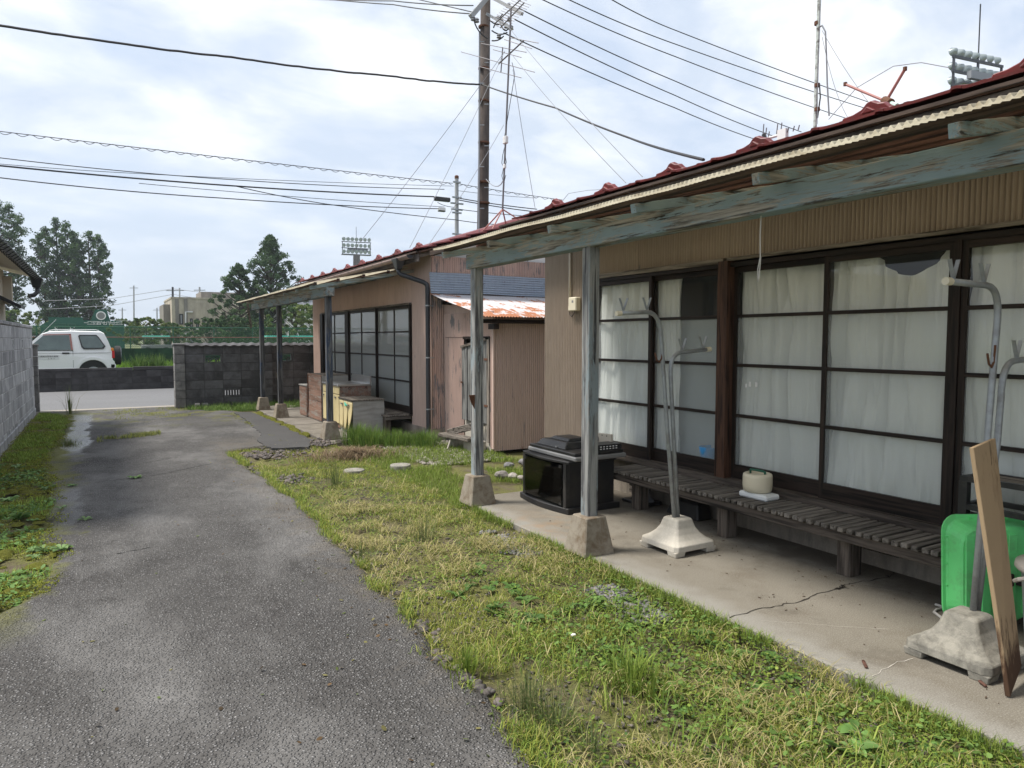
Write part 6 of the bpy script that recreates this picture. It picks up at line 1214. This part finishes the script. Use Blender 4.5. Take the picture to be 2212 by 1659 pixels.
# distant utility poles on the horizon
for i, (px, ty, D, lb) in enumerate(((290, 617, 120, 'tall thin pole on the horizon right of the scoreboard'), (374, 620, 80, 'dark leaning pole before the beige building'), (389, 622, 110, 'thin grey pole above the beige building'), (265, 665, 130, 'short thin pole behind the scoreboard end'), (340, 665, 130, 'short thin pole left of the beige building'), (105, 640, 120, 'pale pole between the left trees'), (432, 620, 90, 'thin rooftop aerial pole over the beige building'))):
    p, q = atD(px, 760, D), atD(px - 1, ty, D); pp = thing('distant_pole', (p.x, p.y, .4), lb, 'pole', 'poles on the horizon'); part('shaft', MB().tube([(p.x, p.y, .3), (q.x, q.y, q.z)], [.16, .11], 8), 'pipe' if i == 1 else 'cpole', pp)
    part('arm', MB().bar(q + _Rt * -.7 - Vector((0, 0, .4)), q + _Rt * .7 - Vector((0, 0, .4)), .1, .1), 'steel', pp)
for i, (a, b, c) in enumerate((((90, 650), (240, 645), (373, 624)), ((100, 668), (240, 660), (373, 636)), ((375, 624), (440, 632), (620, 650)), ((375, 636), (430, 645), (600, 662)), ((230, 690), (300, 695), (500, 704)))):
    cable('distant wire strung between the horizon poles, ' + ('top left', 'lower left', 'top right', 'lower right', 'lowest')[i], [atD(*a, 85), atD(*b, 85), atD(*c, 82)], .03, 'wireg', group='wires on the horizon')
# ================================================================== plants and gravel
def blades(name, x, y, z, h, wd, lean, yaw, col, mat='blade', droop=.5):
    """three-sided grass blades: arrays of root position, height, width, lean, direction, colour"""
    n = len(x); dx, dy = np.cos(yaw), np.sin(yaw); px, py = -dy, dx; s1 = np.sin(lean * .6); c1 = np.cos(lean * .6); s2 = np.sin(np.minimum(lean * (1 + droop), 1.7)); c2 = np.cos(np.minimum(lean * (1 + droop), 1.7))
    hm = h * .55; mx_, my_, mz_ = x + dx * s1 * hm, y + dy * s1 * hm, z + c1 * hm; tx_, ty_, tz_ = mx_ + dx * s2 * h * .45, my_ + dy * s2 * h * .45, np.maximum(mz_ + c2 * h * .45, z + .004)
    V = np.stack([np.stack([x - px * wd / 2, y - py * wd / 2, z], 1), np.stack([x + px * wd / 2, y + py * wd / 2, z], 1), np.stack([mx_ + px * wd * .4, my_ + py * wd * .4, mz_], 1), np.stack([mx_ - px * wd * .4, my_ - py * wd * .4, mz_], 1), np.stack([tx_, ty_, tz_], 1)], 1).reshape(-1, 3)
    b = np.arange(n)[:, None] * 5; F = np.concatenate([b + np.array([[0, 1, 2]]), b + np.array([[0, 2, 3]]), b + np.array([[3, 2, 4]])], 0); return V, F, np.repeat(col, 5, 0)
def pick(n, pal, j=.25): p = np.array(pal); return p[rng.integers(0, len(p), n)] * (1 + j * (rng.random((n, 1)) - .5) * 2)
GREEN = [(.17, .24, .04), (.21, .29, .055), (.12, .18, .035), (.26, .32, .07)]; STRAW = [(.40, .35, .15), (.33, .31, .12), (.46, .40, .21), (.27, .23, .11)]; YG = [(.30, .32, .06), (.36, .36, .09)]
RUSH = [(.12, .165, .055), (.15, .19, .07), (.10, .13, .05), (.24, .23, .11)]
def vn(x, y, s, o=3): return np.array([mnoise.fractal(Vector((a * s, b * s, 1.3)), 1, 2, o) for a, b in zip(x, y)])
VV = []
def addb(x, y, h, wd, lean, col, z=None, droop=.5):
    if len(x) == 0: return
    VV.append(blades('', x, y, np.full(len(x), -.035) if z is None else z, h, wd, lean, rng.random(len(x)) * 6.283, col, droop=droop))
rbv = np.vectorize(rbx); lbv = np.vectorize(lbx)
# the mown strip between driveway and porch
N = 190000; y = 1.0 + 9.6 * rng.random(N) ** 1.55; x = 1.25 + 1.75 * rng.random(N); xr = rbv(y); k = vn(x, y, 1.1) ; k2 = vn(x, y, 4.5)
dens = np.clip(.56 + 1.2 * k + 1.7 * k2, .04, 1); dens = np.where((y > 7.6) & (x > 2.9), 1, dens)
bare = np.exp(-((x - 1.95) ** 2 / .06 + (y - 9.55) ** 2 / .3)) + np.exp(-((x - 1.75) ** 2 / .03 + (y - 8.0) ** 2 / .12)) * 1.2; dens -= bare
keep = (x > xr - .03) & (x < 2.955) & (rng.random(N) < dens); x, y, k = x[keep], y[keep], k[keep]; n = len(x)
strawp = np.clip(.10 + .5 * vn(x, y, .8) + .12 * ((y > 3.2) & (y < 7)), .04, .8); isS = rng.random(n) < strawp
col = np.where(isS[:, None], pick(n, STRAW), np.where((rng.random(n) < .52)[:, None], pick(n, YG), pick(n, GREEN)))
h = np.where(isS, .04 + .09 * rng.random(n), .018 + .042 * rng.random(n) ** 1.6); lean = np.where(isS, 1.48 + .12 * rng.random(n), .45 + .85 * rng.random(n)); addb(x, y, h, .0022 + .0025 * rng.random(n), lean, col, np.full(n, -.035) + np.where(isS, .03 * rng.random(n), 0), droop=.1)
# fringe hanging over the asphalt edge and the slab edge
n = 9000; y = 1.0 + 9.4 * rng.random(n) ** 1.4; x = rbv(y) + rng.normal(0, .035, n); m_ = vn(x, y, 1.6) > -.15; addb(x[m_], y[m_], .03 + .06 * rng.random(m_.sum()), .003 + .002 * rng.random(m_.sum()), .5 + .6 * rng.random(m_.sum()), pick(m_.sum(), GREEN + YG), np.full(m_.sum(), -.01))
n = 7000; y = 1.0 + 5.2 * rng.random(n); x = 2.95 - np.abs(rng.normal(0, .05, n)); m_ = vn(x, y, 2) > -.1; addb(x[m_], y[m_], .03 + .07 * rng.random(m_.sum()), .0025 + .002 * rng.random(m_.sum()), .3 + .6 * rng.random(m_.sum()), pick(m_.sum(), GREEN))
# taller foreground grass and long blades
n = 1500; y = 1.1 + 2.2 * rng.random(n); x = rbv(y) + .25 + 1.1 * rng.random(n); m_ = (vn(x, y, 2.2) > .02) & (x < 2.65); addb(x[m_], y[m_], .06 + .10 * rng.random(m_.sum()), .004 + .004 * rng.random(m_.sum()), .4 + .8 * rng.random(m_.sum()), pick(m_.sum(), GREEN))
# yard behind the near house: greener, longer; tall clump before the kitchen units
n = 3200; y = 1.0 + 2.6 * rng.random(n); x = 1.9 + 1.03 * rng.random(n); k = vn(x, y, 2.0); m_ = (k > -.05); q = m_.sum(); leaves_later = (x[m_], y[m_], q)
n = 26000; y = 6.2 + 3.4 * rng.random(n); x = 2.9 + 1.75 * rng.random(n); m_ = (vn(x, y, 1.3) > -.22); addb(x[m_], y[m_], .03 + .07 * rng.random(m_.sum()), .003 + .002 * rng.random(m_.sum()), .3 + .7 * rng.random(m_.sum()), pick(m_.sum(), GREEN))
# patches along the far block wall and on the driveway seams
n = 2600; u = rng.random(n); x = np.where(u < .5, 2.25 + .15 * u + rng.normal(0, .03, n), 2.76 + rng.normal(0, .03, n)); y = 10.8 + 4.8 * rng.random(n); m_ = vn(x, y, 2.5) > .0; addb(x[m_], y[m_], .015 + .03 * rng.random(m_.sum()), .005 + 0 * x[m_], .5 + .6 * rng.random(m_.sum()), pick(m_.sum(), [(.26, .26, .05), (.18, .2, .04)]), np.full(m_.sum(), .005))
n = 9000; x = 1.5 + 2.6 * rng.random(n); y = 16.3 + 1.25 * rng.random(n); m_ = (x + (y - 16.3) * .6 > 1.9) & (vn(x, y, 2) > -.2); addb(x[m_], y[m_], .05 + .16 * rng.random(m_.sum()) ** 2, .006 + .004 * rng.random(m_.sum()), .3 + .6 * rng.random(m_.sum()), pick(m_.sum(), [(.13, .22, .05), (.10, .18, .04), (.18, .26, .07)]))
n = 3000; u = rng.random(n); x = -.1 + .9 * u; y = 12.45 + .5 * u + rng.normal(0, .13, n); m_ = vn(x, y, 3) > -.1; addb(x[m_], y[m_], .03 + .06 * rng.random(m_.sum()), .004 + 0 * x[m_], .3 + .6 * rng.random(m_.sum()), pick(m_.sum(), RUSH + YG), np.zeros(m_.sum()))
n = 3600; x = -.3 + 1.9 * rng.random(n); y = 15.4 + 2.3 * rng.random(n); m_ = vn(x, y, 1.6) > .12; addb(x[m_], y[m_], .02 + .04 * rng.random(m_.sum()), .005 + 0 * x[m_], .5 + .6 * rng.random(m_.sum()), pick(m_.sum(), [(.26, .26, .06), (.20, .24, .05)]), np.zeros(m_.sum()))
# weedy strip along the left wall
n = 30000; y = 5.0 + 12.8 * rng.random(n) ** 1.1; x = -1.22 + (lbv(y) + 1.22) * rng.random(n) + .05; k = vn(x, y, 1.7); m_ = (k > np.where(y > 11, -.15, .12)); q = m_.sum(); addb(x[m_], y[m_], .02 + .06 * rng.random(q), .004 + .004 * rng.random(q), .3 + .8 * rng.random(q), pick(q, [(.18, .27, .05), (.25, .36, .06), (.13, .19, .04), (.30, .37, .07)]))
# grassy bank across the road
n = 26000; y = 25.2 + 4.6 * rng.random(n); x = -3 + 9 * rng.random(n); z = np.where(y < 27.8, .15, .15 + .4 * np.clip((y - 27.8) / 1.9, 0, 1)); addb(x, y, .10 + .22 * rng.random(n), .012 + .01 * rng.random(n), .2 + .6 * rng.random(n), pick(n, [(.17, .30, .04), (.22, .36, .06), (.13, .24, .035)]), z)
n = 42000; y = 5.0 + 12 * rng.random(n) ** 1.5; x = -1.24 + (lbv(y) + 1.36) * rng.random(n); k = vn(x, y, 2.1) + .5 * vn(x, y, 8); m_ = k > -.05; q = m_.sum()
addb(x[m_], y[m_], .006 + .010 * rng.random(q), .006 + .004 * rng.random(q), .2 + 1.0 * rng.random(q), pick(q, [(.26, .28, .04), (.18, .20, .03), (.32, .33, .06), (.10, .10, .035)]), -.03 + .03 * np.clip(k[m_] * 1.6, 0, 1) + np.where(x[m_] > lbv(y[m_]) - .03, .03, 0))
def build_stuff(name, label, cat, mat='blade'):
    vs_, fs_, cs_ = [], [], []; k = 0
    for v, f, c in VV: vs_.append(v); fs_.append(f + k); cs_.append(c); k += len(v)
    me = rawmesh(name, np.concatenate(vs_), np.concatenate(fs_), mat, np.clip(np.concatenate(cs_), 0, 1)); o = put(name, me); tag(o, label, cat, kind='stuff'); VV.clear()
build_stuff('grass', 'mown patchy grass and weeds over the yard edges', 'grass')
# small ground leaves (clover-like), one mass
def leaves(x, y, z, s, col):
    n = len(x); a = rng.random(n) * 6.283; t_ = rng.normal(0, .35, n); u = np.stack([np.cos(a) * np.cos(t_), np.sin(a) * np.cos(t_), np.sin(t_)], 1); w_ = np.stack([-np.sin(a), np.cos(a), rng.normal(0, .25, n)], 1); p = np.stack([x, y, z], 1); s = s[:, None]
    v = np.stack([p, p + u * s * .35 + w_ * s * .30, p + u * s * .8 + w_ * s * .26, p + u * s, p + u * s * .8 - w_ * s * .26, p + u * s * .35 - w_ * s * .30], 1).reshape(-1, 3); b = np.arange(n)[:, None] * 6
    VV.append((v, np.concatenate([b + np.array([[0, 1, 5]]), b + np.array([[1, 2, 4]]), b + np.array([[1, 4, 5]]), b + np.array([[2, 3, 4]])], 0), np.repeat(col, 6, 0)))
n = 52000; y = 1.0 + 8.5 * rng.random(n) ** 1.7; x = 1.3 + 1.66 * rng.random(n); k = vn(x, y, 1.5) + .3 * (x > 2.2); m_ = (x > rbv(y)) & (k > -.12); q = m_.sum(); leaves(x[m_], y[m_], -.03 + .03 * rng.random(q), .007 + .019 * rng.random(q) ** 2.5, pick(q, GREEN + [(.08, .15, .04)]))
n = 9000; y = 5.0 + 6.5 * rng.random(n); x = -1.22 + (lbv(y) + 1.25) * rng.random(n); k = vn(x, y, 1.4); m_ = k > .05; q = m_.sum(); leaves(x[m_], y[m_], -.03 + .04 * rng.random(q), .015 + .03 * rng.random(q), pick(q, [(.13, .24, .06), (.18, .30, .09), (.10, .18, .05)]))
lx, ly, q = leaves_later; leaves(lx, ly, -.03 + .045 * rng.random(q), .016 + .022 * rng.random(q) ** 2, pick(q, [(.15, .25, .06), (.19, .30, .08), (.12, .20, .05)]))
build_stuff('ground_leaves', 'low round leaved creeping weeds among the grass', 'weeds', 'leaf')
# moss cushions along the left edge
mo = MB(); 
for k in range(240):
    y0_ = random.uniform(5.2, 11.5) if k < 190 else random.uniform(11.5, 17); x0_ = random.uniform(-1.15, lbx(y0_) + .06); r0 = random.uniform(.02, .065); hh = r0 * random.uniform(.25, .45); sx, sy = random.uniform(.7, 1.4), random.uniform(.7, 1.6)
    def fn(u, v): a = u * 6.283; rr_ = r0 * v * (1 + .3 * fbm(math.cos(a) * 2 + k, math.sin(a) * 2, 1.0)); return (x0_ + sx * rr_ * math.cos(a), y0_ + sy * rr_ * math.sin(a), -.02 + hh * (1 - v ** 2.5) + .006 * fbm(x0_ + rr_ * math.cos(a), y0_ + rr_ * math.sin(a), 30))
    mo.grid(fn, 14, 5)
for k in range(26):
    y0_ = random.uniform(11.4, 15.9); x0_ = 2.83 + .05 * random.uniform(-1, 1); r0 = random.uniform(.05, .10)
    def fn(u, v): a = u * 6.283; rr_ = r0 * v * (1 + .3 * fbm(math.cos(a) * 2 + k, math.sin(a) * 2 + 7, 1.0)); return (x0_ + rr_ * math.cos(a), y0_ + 1.8 * rr_ * math.sin(a), -.02 + .035 * (1 - v ** 2.5))
    mo.grid(fn, 12, 4)
solo('moss', mo, 'moss', 'yellow green moss cushions along the driveway edges', 'moss', kind='stuff', smooth=True)
# rosette weeds one can pick out
def rosette(seed, leaves_n, L0, cols, upright=.45):
    r = random.Random(seed); v = []; f = []; c = []
    for k in range(leaves_n):
        a = 6.283 * k / leaves_n * 2.4 + r.uniform(-.3, .3); l = L0 * r.uniform(.6, 1.1); up = upright * r.uniform(.4, 1.3); wd = l * r.uniform(.22, .32); cc = np.array(r.choice(cols)) * r.uniform(.75, 1.25); b = len(v)
        for u, ww in ((0, .12), (.28, .55), (.55, 1.0), (.8, .75), (1, .05)):
            d = l * u; z = l * (up * u - .55 * up * u * u * 1.3) + .006; x, y = math.cos(a) * d, math.sin(a) * d; px, py = -math.sin(a), math.cos(a)
            for s in (-1, 0, 1): v.append((x + px * wd * ww * s, y + py * wd * ww * s, z + (.012 * ww if s else 0) * (l / .1))); c.append(cc * (1.0 if s else .8))
        for i in range(4):
            for j in range(2): q = b + i * 3 + j; f.append((q, q + 1, q + 4, q + 3))
    return rawmesh('weed_leaves', np.array(v), np.array(f), 'leaf', np.clip(np.array(c), 0, 1))
WC = [(.12, .22, .06), (.16, .28, .08), (.14, .24, .055)]; WL = [(.17, .28, .10), (.22, .33, .13), (.12, .22, .06)]
RM = [rosette(s, random.randint(5, 13), random.uniform(.045, .095), WC, random.uniform(.3, .7)) for s in range(16)]; RL = [rosette(20 + s, random.randint(6, 13), random.uniform(.06, .11), WL, .8) for s in range(10)]
def merge_weeds(name, label, places, meshes):
    V, F, Cc = [], [], []; k = 0
    for x, y, z in places:
        me = random.choice(meshes); n = len(me.vertices); v = np.empty(n * 3, np.float32); me.vertices.foreach_get('co', v); v = v.reshape(-1, 3); c = np.empty(n * 4, np.float32); me.color_attributes['Col'].data.foreach_get('color', c); c = c.reshape(-1, 4)[:, :3]
        f = np.empty(len(me.polygons) * 4, np.int32); me.loops.foreach_get('vertex_index', f); a = random.random() * 6.28; s_ = random.uniform(.55, 1.25); ca, sa_ = math.cos(a), math.sin(a); tl1, tl2 = random.gauss(0, .18), random.gauss(0, .18)
        q = np.stack([v[:, 0] * ca - v[:, 1] * sa_, v[:, 0] * sa_ + v[:, 1] * ca, v[:, 2] * random.uniform(.7, 1.4) + v[:, 0] * tl1 + v[:, 1] * tl2], 1) * s_ + np.array([x, y, z]); V.append(q); F.append(f.reshape(-1, 4) + k); k += n; Cc.append(np.clip(c * random.uniform(.7, 1.3), 0, 1))
    tag(put(name, rawmesh(name, np.concatenate(V), np.concatenate(F), 'leaf', np.concatenate(Cc))), label, 'weeds', kind='stuff')
PL = []
while len(PL) < 80:
    y = 1.15 + 3.2 * random.random() ** 1.4; x = random.uniform(2.15, 2.93) if random.random() < .75 else random.uniform(1.6, 2.6)
    if fbm(x, y, 2.4) > -.05: PL.append((x, y, -.035))
merge_weeds('broadleaf_weeds', 'broad leaved rosette weeds spread along the porch slab edge', PL, RM)
PL = []
for i in range(46): y = random.uniform(5.1, 8.2) if i < 34 else random.uniform(8.2, 11); PL.append((random.uniform(-1.15, lbx(y) - .02), y, -.03))
merge_weeds('pale_weeds', 'pale leaved weeds spread over the mossy strip left of the driveway', PL, RL)
for i, (x, y, lb) in enumerate(((.28, 8.83, 'lone green weed growing from a driveway crack'), (-.16, 6.99, 'small pale weed beside the puddle'), (-.36, 7.57, 'small green weed at the wet driveway edge'), (-.30, 8.67, 'dark leaved weed trailing onto the driveway'), (-.30, 6.08, 'pale leaved weed sprawling onto the left driveway edge'), (2.5, 3.3, 'clump of grey leaved weed on the mown strip'))):
    o = put('weed_plant', RL[i % 10], None, (x, y, .005 if x < 1 else -.03), (0, 0, i), (.9, .9, .8)); tag(o, lb, 'weed')
# single tufts
def tuft(label, x, y, n, h, spread, cols, wd=.004, lean=.5, z0=-.03, name='grass_tuft'):
    r_ = np.abs(rng.normal(0, spread, n)); a = rng.random(n) * 6.283; X_ = r_ * np.cos(a); Y_ = r_ * np.sin(a); v, f, c = blades('', X_, Y_, np.zeros(n), h * (.5 + .6 * rng.random(n)), wd * (.7 + .6 * rng.random(n)), np.abs(rng.normal(0, lean, n)), a + rng.normal(0, .6, n), pick(n, cols))
    o = put(name, rawmesh(name, v, f, 'blade', np.clip(c, 0, 1)), None, (x, y, z0)); tag(o, label, 'grass tuft', None)
tuft('dark rush tuft at the driveway edge in the foreground', 1.52, 2.50, 170, .20, .08, RUSH, .0034, .6); tuft('smaller dark rush tuft just in front of the big one', 1.56, 2.34, 110, .17, .07, RUSH, .0034, .65); tuft('upright rush tuft nearest the camera', 1.56, 2.10, 50, .18, .05, RUSH, .0034, .45)
tuft('thin upright rush tuft in the middle of the mown yard', 2.13, 7.5, 70, .36, .06, RUSH, .004, .4); tuft('fine grey tuft halfway along the mown strip', 2.13, 5.05, 90, .26, .07, RUSH, .0025, .6); tuft('spreading dark tuft by the bend of the driveway edge', 1.56, 4.85, 80, .18, .06, RUSH, .003, .9)
tuft('broad bladed light green grass clump in the foreground', 2.05, 2.45, 180, .17, .10, GREEN, .008, .6); tuft('bright green grass clump at the foreground asphalt edge', 1.46, 2.95, 120, .12, .05, GREEN, .006, .5); tuft('light green clump beside the foreground rushes', 1.42, 2.28, 120, .09, .05, YG + GREEN, .004, .6)
TG = []
for i in range(9):
    n = 420; r_ = np.abs(rng.normal(0, .13, n)); a = rng.random(n) * 6.283; cx_, cy_ = 3.25 + .11 * i + random.uniform(-.08, .08), 10.55 - .12 * i + random.uniform(-.25, .25)
    VV.append(blades('', cx_ + r_ * np.cos(a), cy_ + r_ * np.sin(a), np.full(n, -.03), random.uniform(.2, .36) * (.5 + .6 * rng.random(n)), .006 * (.7 + .6 * rng.random(n)), np.abs(rng.normal(0, .5, n)), a + rng.normal(0, .6, n), pick(n, [(.12, .21, .045), (.16, .26, .06), (.10, .17, .04), (.22, .30, .07)])))
build_stuff('tall_grass', 'tall lush green grass before the discarded kitchen units', 'grass')
tuft('dark grass tuft at the far left driveway edge', -.45, 12.1, 200, .16, .08, RUSH, .006, .5); tuft('upright weed stalk beside the left wall end', -.6, 17.2, 40, .7, .04, RUSH, .008, .3)
p = atY(470, 855, 24.85); tuft('spindly weed at the foot of the low roadside wall', atZ(475, 862, 0).x, 24.8, 60, .55, .08, [(.07, .13, .04)], .012, .3)
for i, px in enumerate((525, 555)): tuft(('bushy weed left on the grass bank below the green wall', 'bushy weed right on the grass bank below the green wall')[i], atY(300 + 40 * i, 780, 29).x, 29, 260, .7, .2, [(.09, .16, .04), (.13, .2, .06)], .03, .5, .35)
# heap of dead grass
n = 1700; a = rng.random(n) * 6.283; r_ = np.abs(rng.normal(0, .42, n)); X_ = r_ * np.cos(a) * .9; Y_ = r_ * np.sin(a) * .55; Z_ = .05 * np.exp(-(r_ / .5) ** 2) * rng.random(n); v, f, c = blades('', X_, Y_, Z_, .08 + .18 * rng.random(n), .005 + .003 * rng.random(n), 1.2 + .3 * rng.random(n), rng.random(n) * 6.283, pick(n, [(.26, .19, .12), (.20, .14, .09), (.32, .25, .16), (.14, .10, .07)]), droop=.15)
tag(put('dead_grass', rawmesh('dead_grass', v, f, 'blade', c), None, (2.85, 9.2, -.03)), 'heap of dry brown cut grass before the far house', 'dead grass', kind='stuff')
# gravel: strip along the slab, patch by the shed, broken asphalt
def gravel(name, label, pts, smin, smax, mat):
    b0 = bmesh.new(); bmesh.ops.create_icosphere(b0, subdivisions=1, radius=1); bv = np.array([q.co[:] for q in b0.verts]); bf = np.array([[q.index for q in g.verts] for g in b0.faces]); b0.free()
    V, F, Cc = [], [], []; k = 0
    for (x, y, z) in pts:
        s = random.uniform(smin, smax); q = bv * (1 + .3 * rng.normal(size=(len(bv), 1)) * .6) * np.array([s * random.uniform(.8, 1.4), s * random.uniform(.8, 1.3), s * random.uniform(.45, .8)]); a = random.random() * 6.28; ca, sa_ = math.cos(a), math.sin(a)
        q = np.stack([q[:, 0] * ca - q[:, 1] * sa_, q[:, 0] * sa_ + q[:, 1] * ca, q[:, 2]], 1) + np.array([x, y, z + s * .2]); V.append(q); F.append(bf + k); k += len(bv); Cc.append(np.repeat(np.array(random.choice(mat))[None] * random.uniform(.7, 1.3), len(bv), 0))
    tag(put(name, rawmesh(name, np.concatenate(V), np.concatenate(F), 'gravelv', np.concatenate(Cc))), label, 'gravel', kind='stuff')
tg = T('gravel_vertex'); ag = tg.n('ShaderNodeVertexColor', layer_name='Col'); ng = tg.noise(tg.geo(), 180, 3); tg.bump(ng, .4, .003); M['gravelv'] = tg.set(tg.mix(tg.ma('MULTIPLY', ng, .5), ag.outputs[0], (.2, .19, .18)), .85, spec=.25)
GS = [(.15, .15, .165), (.20, .195, .20), (.12, .12, .135), (.25, .22, .21)]; BSn = [(.25, .22, .19), (.32, .28, .25), (.18, .16, .14), (.38, .34, .30)]
pts = []
while len(pts) < 900:
    y = random.uniform(1.0, 5.4); x = 2.68 + random.gauss(0, .06)
    if fbm(y, 2.2, 1.8) > -.05: pts.append((x, y, -.035))
gravel('gravel_strip', 'dark angular gravel in a line along the porch slab', pts, .008, .022, GS)
pts = [(random.uniform(3.5, 4.62), random.uniform(8.1, 10.0), -.04) for k in range(1500)]; gravel('pebble_patch', 'brown pebbles on the ground before the lean-to shed', pts, .012, .035, BSn)
pts = [(1.95 + random.gauss(0, .28), 10.0 + random.gauss(0, .22), -.02) for k in range(300)] + [(1.78 + random.gauss(0, .12), 8.0 + random.gauss(0, .15), -.025) for k in range(90)] + [(2.75 + random.gauss(0, .12), random.uniform(10.2, 11.0), 0) for k in range(160)]
for k in range(500):
    y = random.uniform(1.6, 10); pts.append((rbx(y) + .02 + abs(random.gauss(0, .03)), y, -.03))
gravel('broken_asphalt', 'crumbled dark asphalt lumps at the driveway bend', pts, .008, .03, [(.07, .055, .05), (.10, .085, .08), (.14, .11, .10)])
pts = []
while len(pts) < 5200:
    y = 1.0 + 8 * random.random() ** 1.5; x = random.uniform(rbx(y) + .02, 2.94)
    if fbm(x, y, 4.5) < .12: pts.append((x, y, -.038 + .03 * fbm(x, y, 1.6)))
gravel('soil_crumbs', 'dark crumbs of soil and grit between the grass', pts, .003, .011, [(.07, .055, .04), (.10, .082, .062), (.14, .12, .095), (.05, .04, .03)])
# loose chippings on the driveway
pts = []
while len(pts) < 4200:
    y = 1.4 + 7.5 * random.random() ** 1.6; x = random.uniform(lbx(y) + .05, rbx(y) - .02); pts.append((x, y, .006 + .012 * fbm(x, y, .7, 3) - .002))
gravel('loose_chippings', 'pale loose stone chips scattered over the old asphalt', pts, .0022, .0062, [(.18, .175, .17), (.24, .23, .22), (.14, .135, .13)])
VV.clear(); n = 260; y = 2.0 + 9 * rng.random(n) ** 1.3; x = lbv(y) + .05 + (rbv(y) - lbv(y) - .08) * np.where(rng.random(n) < .6, 1 - .25 * rng.random(n) ** 2, rng.random(n)); zz = np.array([.012 + .012 * fbm(a, b, .7, 3) for a, b in zip(x, y)])
leaves(x, y, zz, .010 + .020 * rng.random(n), pick(n, [(.16, .10, .05), (.10, .07, .04), (.22, .20, .08), (.12, .15, .05)])); build_stuff('driveway_litter', 'small dry leaves and bits blown over the driveway', 'litter', 'leaf')
solo('bottle_cap', MB().lathe((2.12, 3.02, -.02), [(.014, 0), (.014, .006), (.012, .008)], 12), 'inkw', 'tiny white plastic cap lying in the mown grass', 'cap', o=(2.12, 3.02, -.02))

# ================================================================== thin summer haze
hzb = B(-410, 510, -70, 910, -1.3, 48)
tz = T('haze_air'); tz.t.nodes.remove(tz.p); pv = tz.n('ShaderNodeVolumePrincipled'); pv.inputs['Density'].default_value = .0005; pv.inputs['Color'].default_value = (.80, .88, .96, 1); pv.inputs['Anisotropy'].default_value = .3
tz.t.links.new(pv.outputs[0], tz.out.inputs['Volume']); M['haze'] = tz.m
solo('haze', hzb, 'haze', kind='stuff')
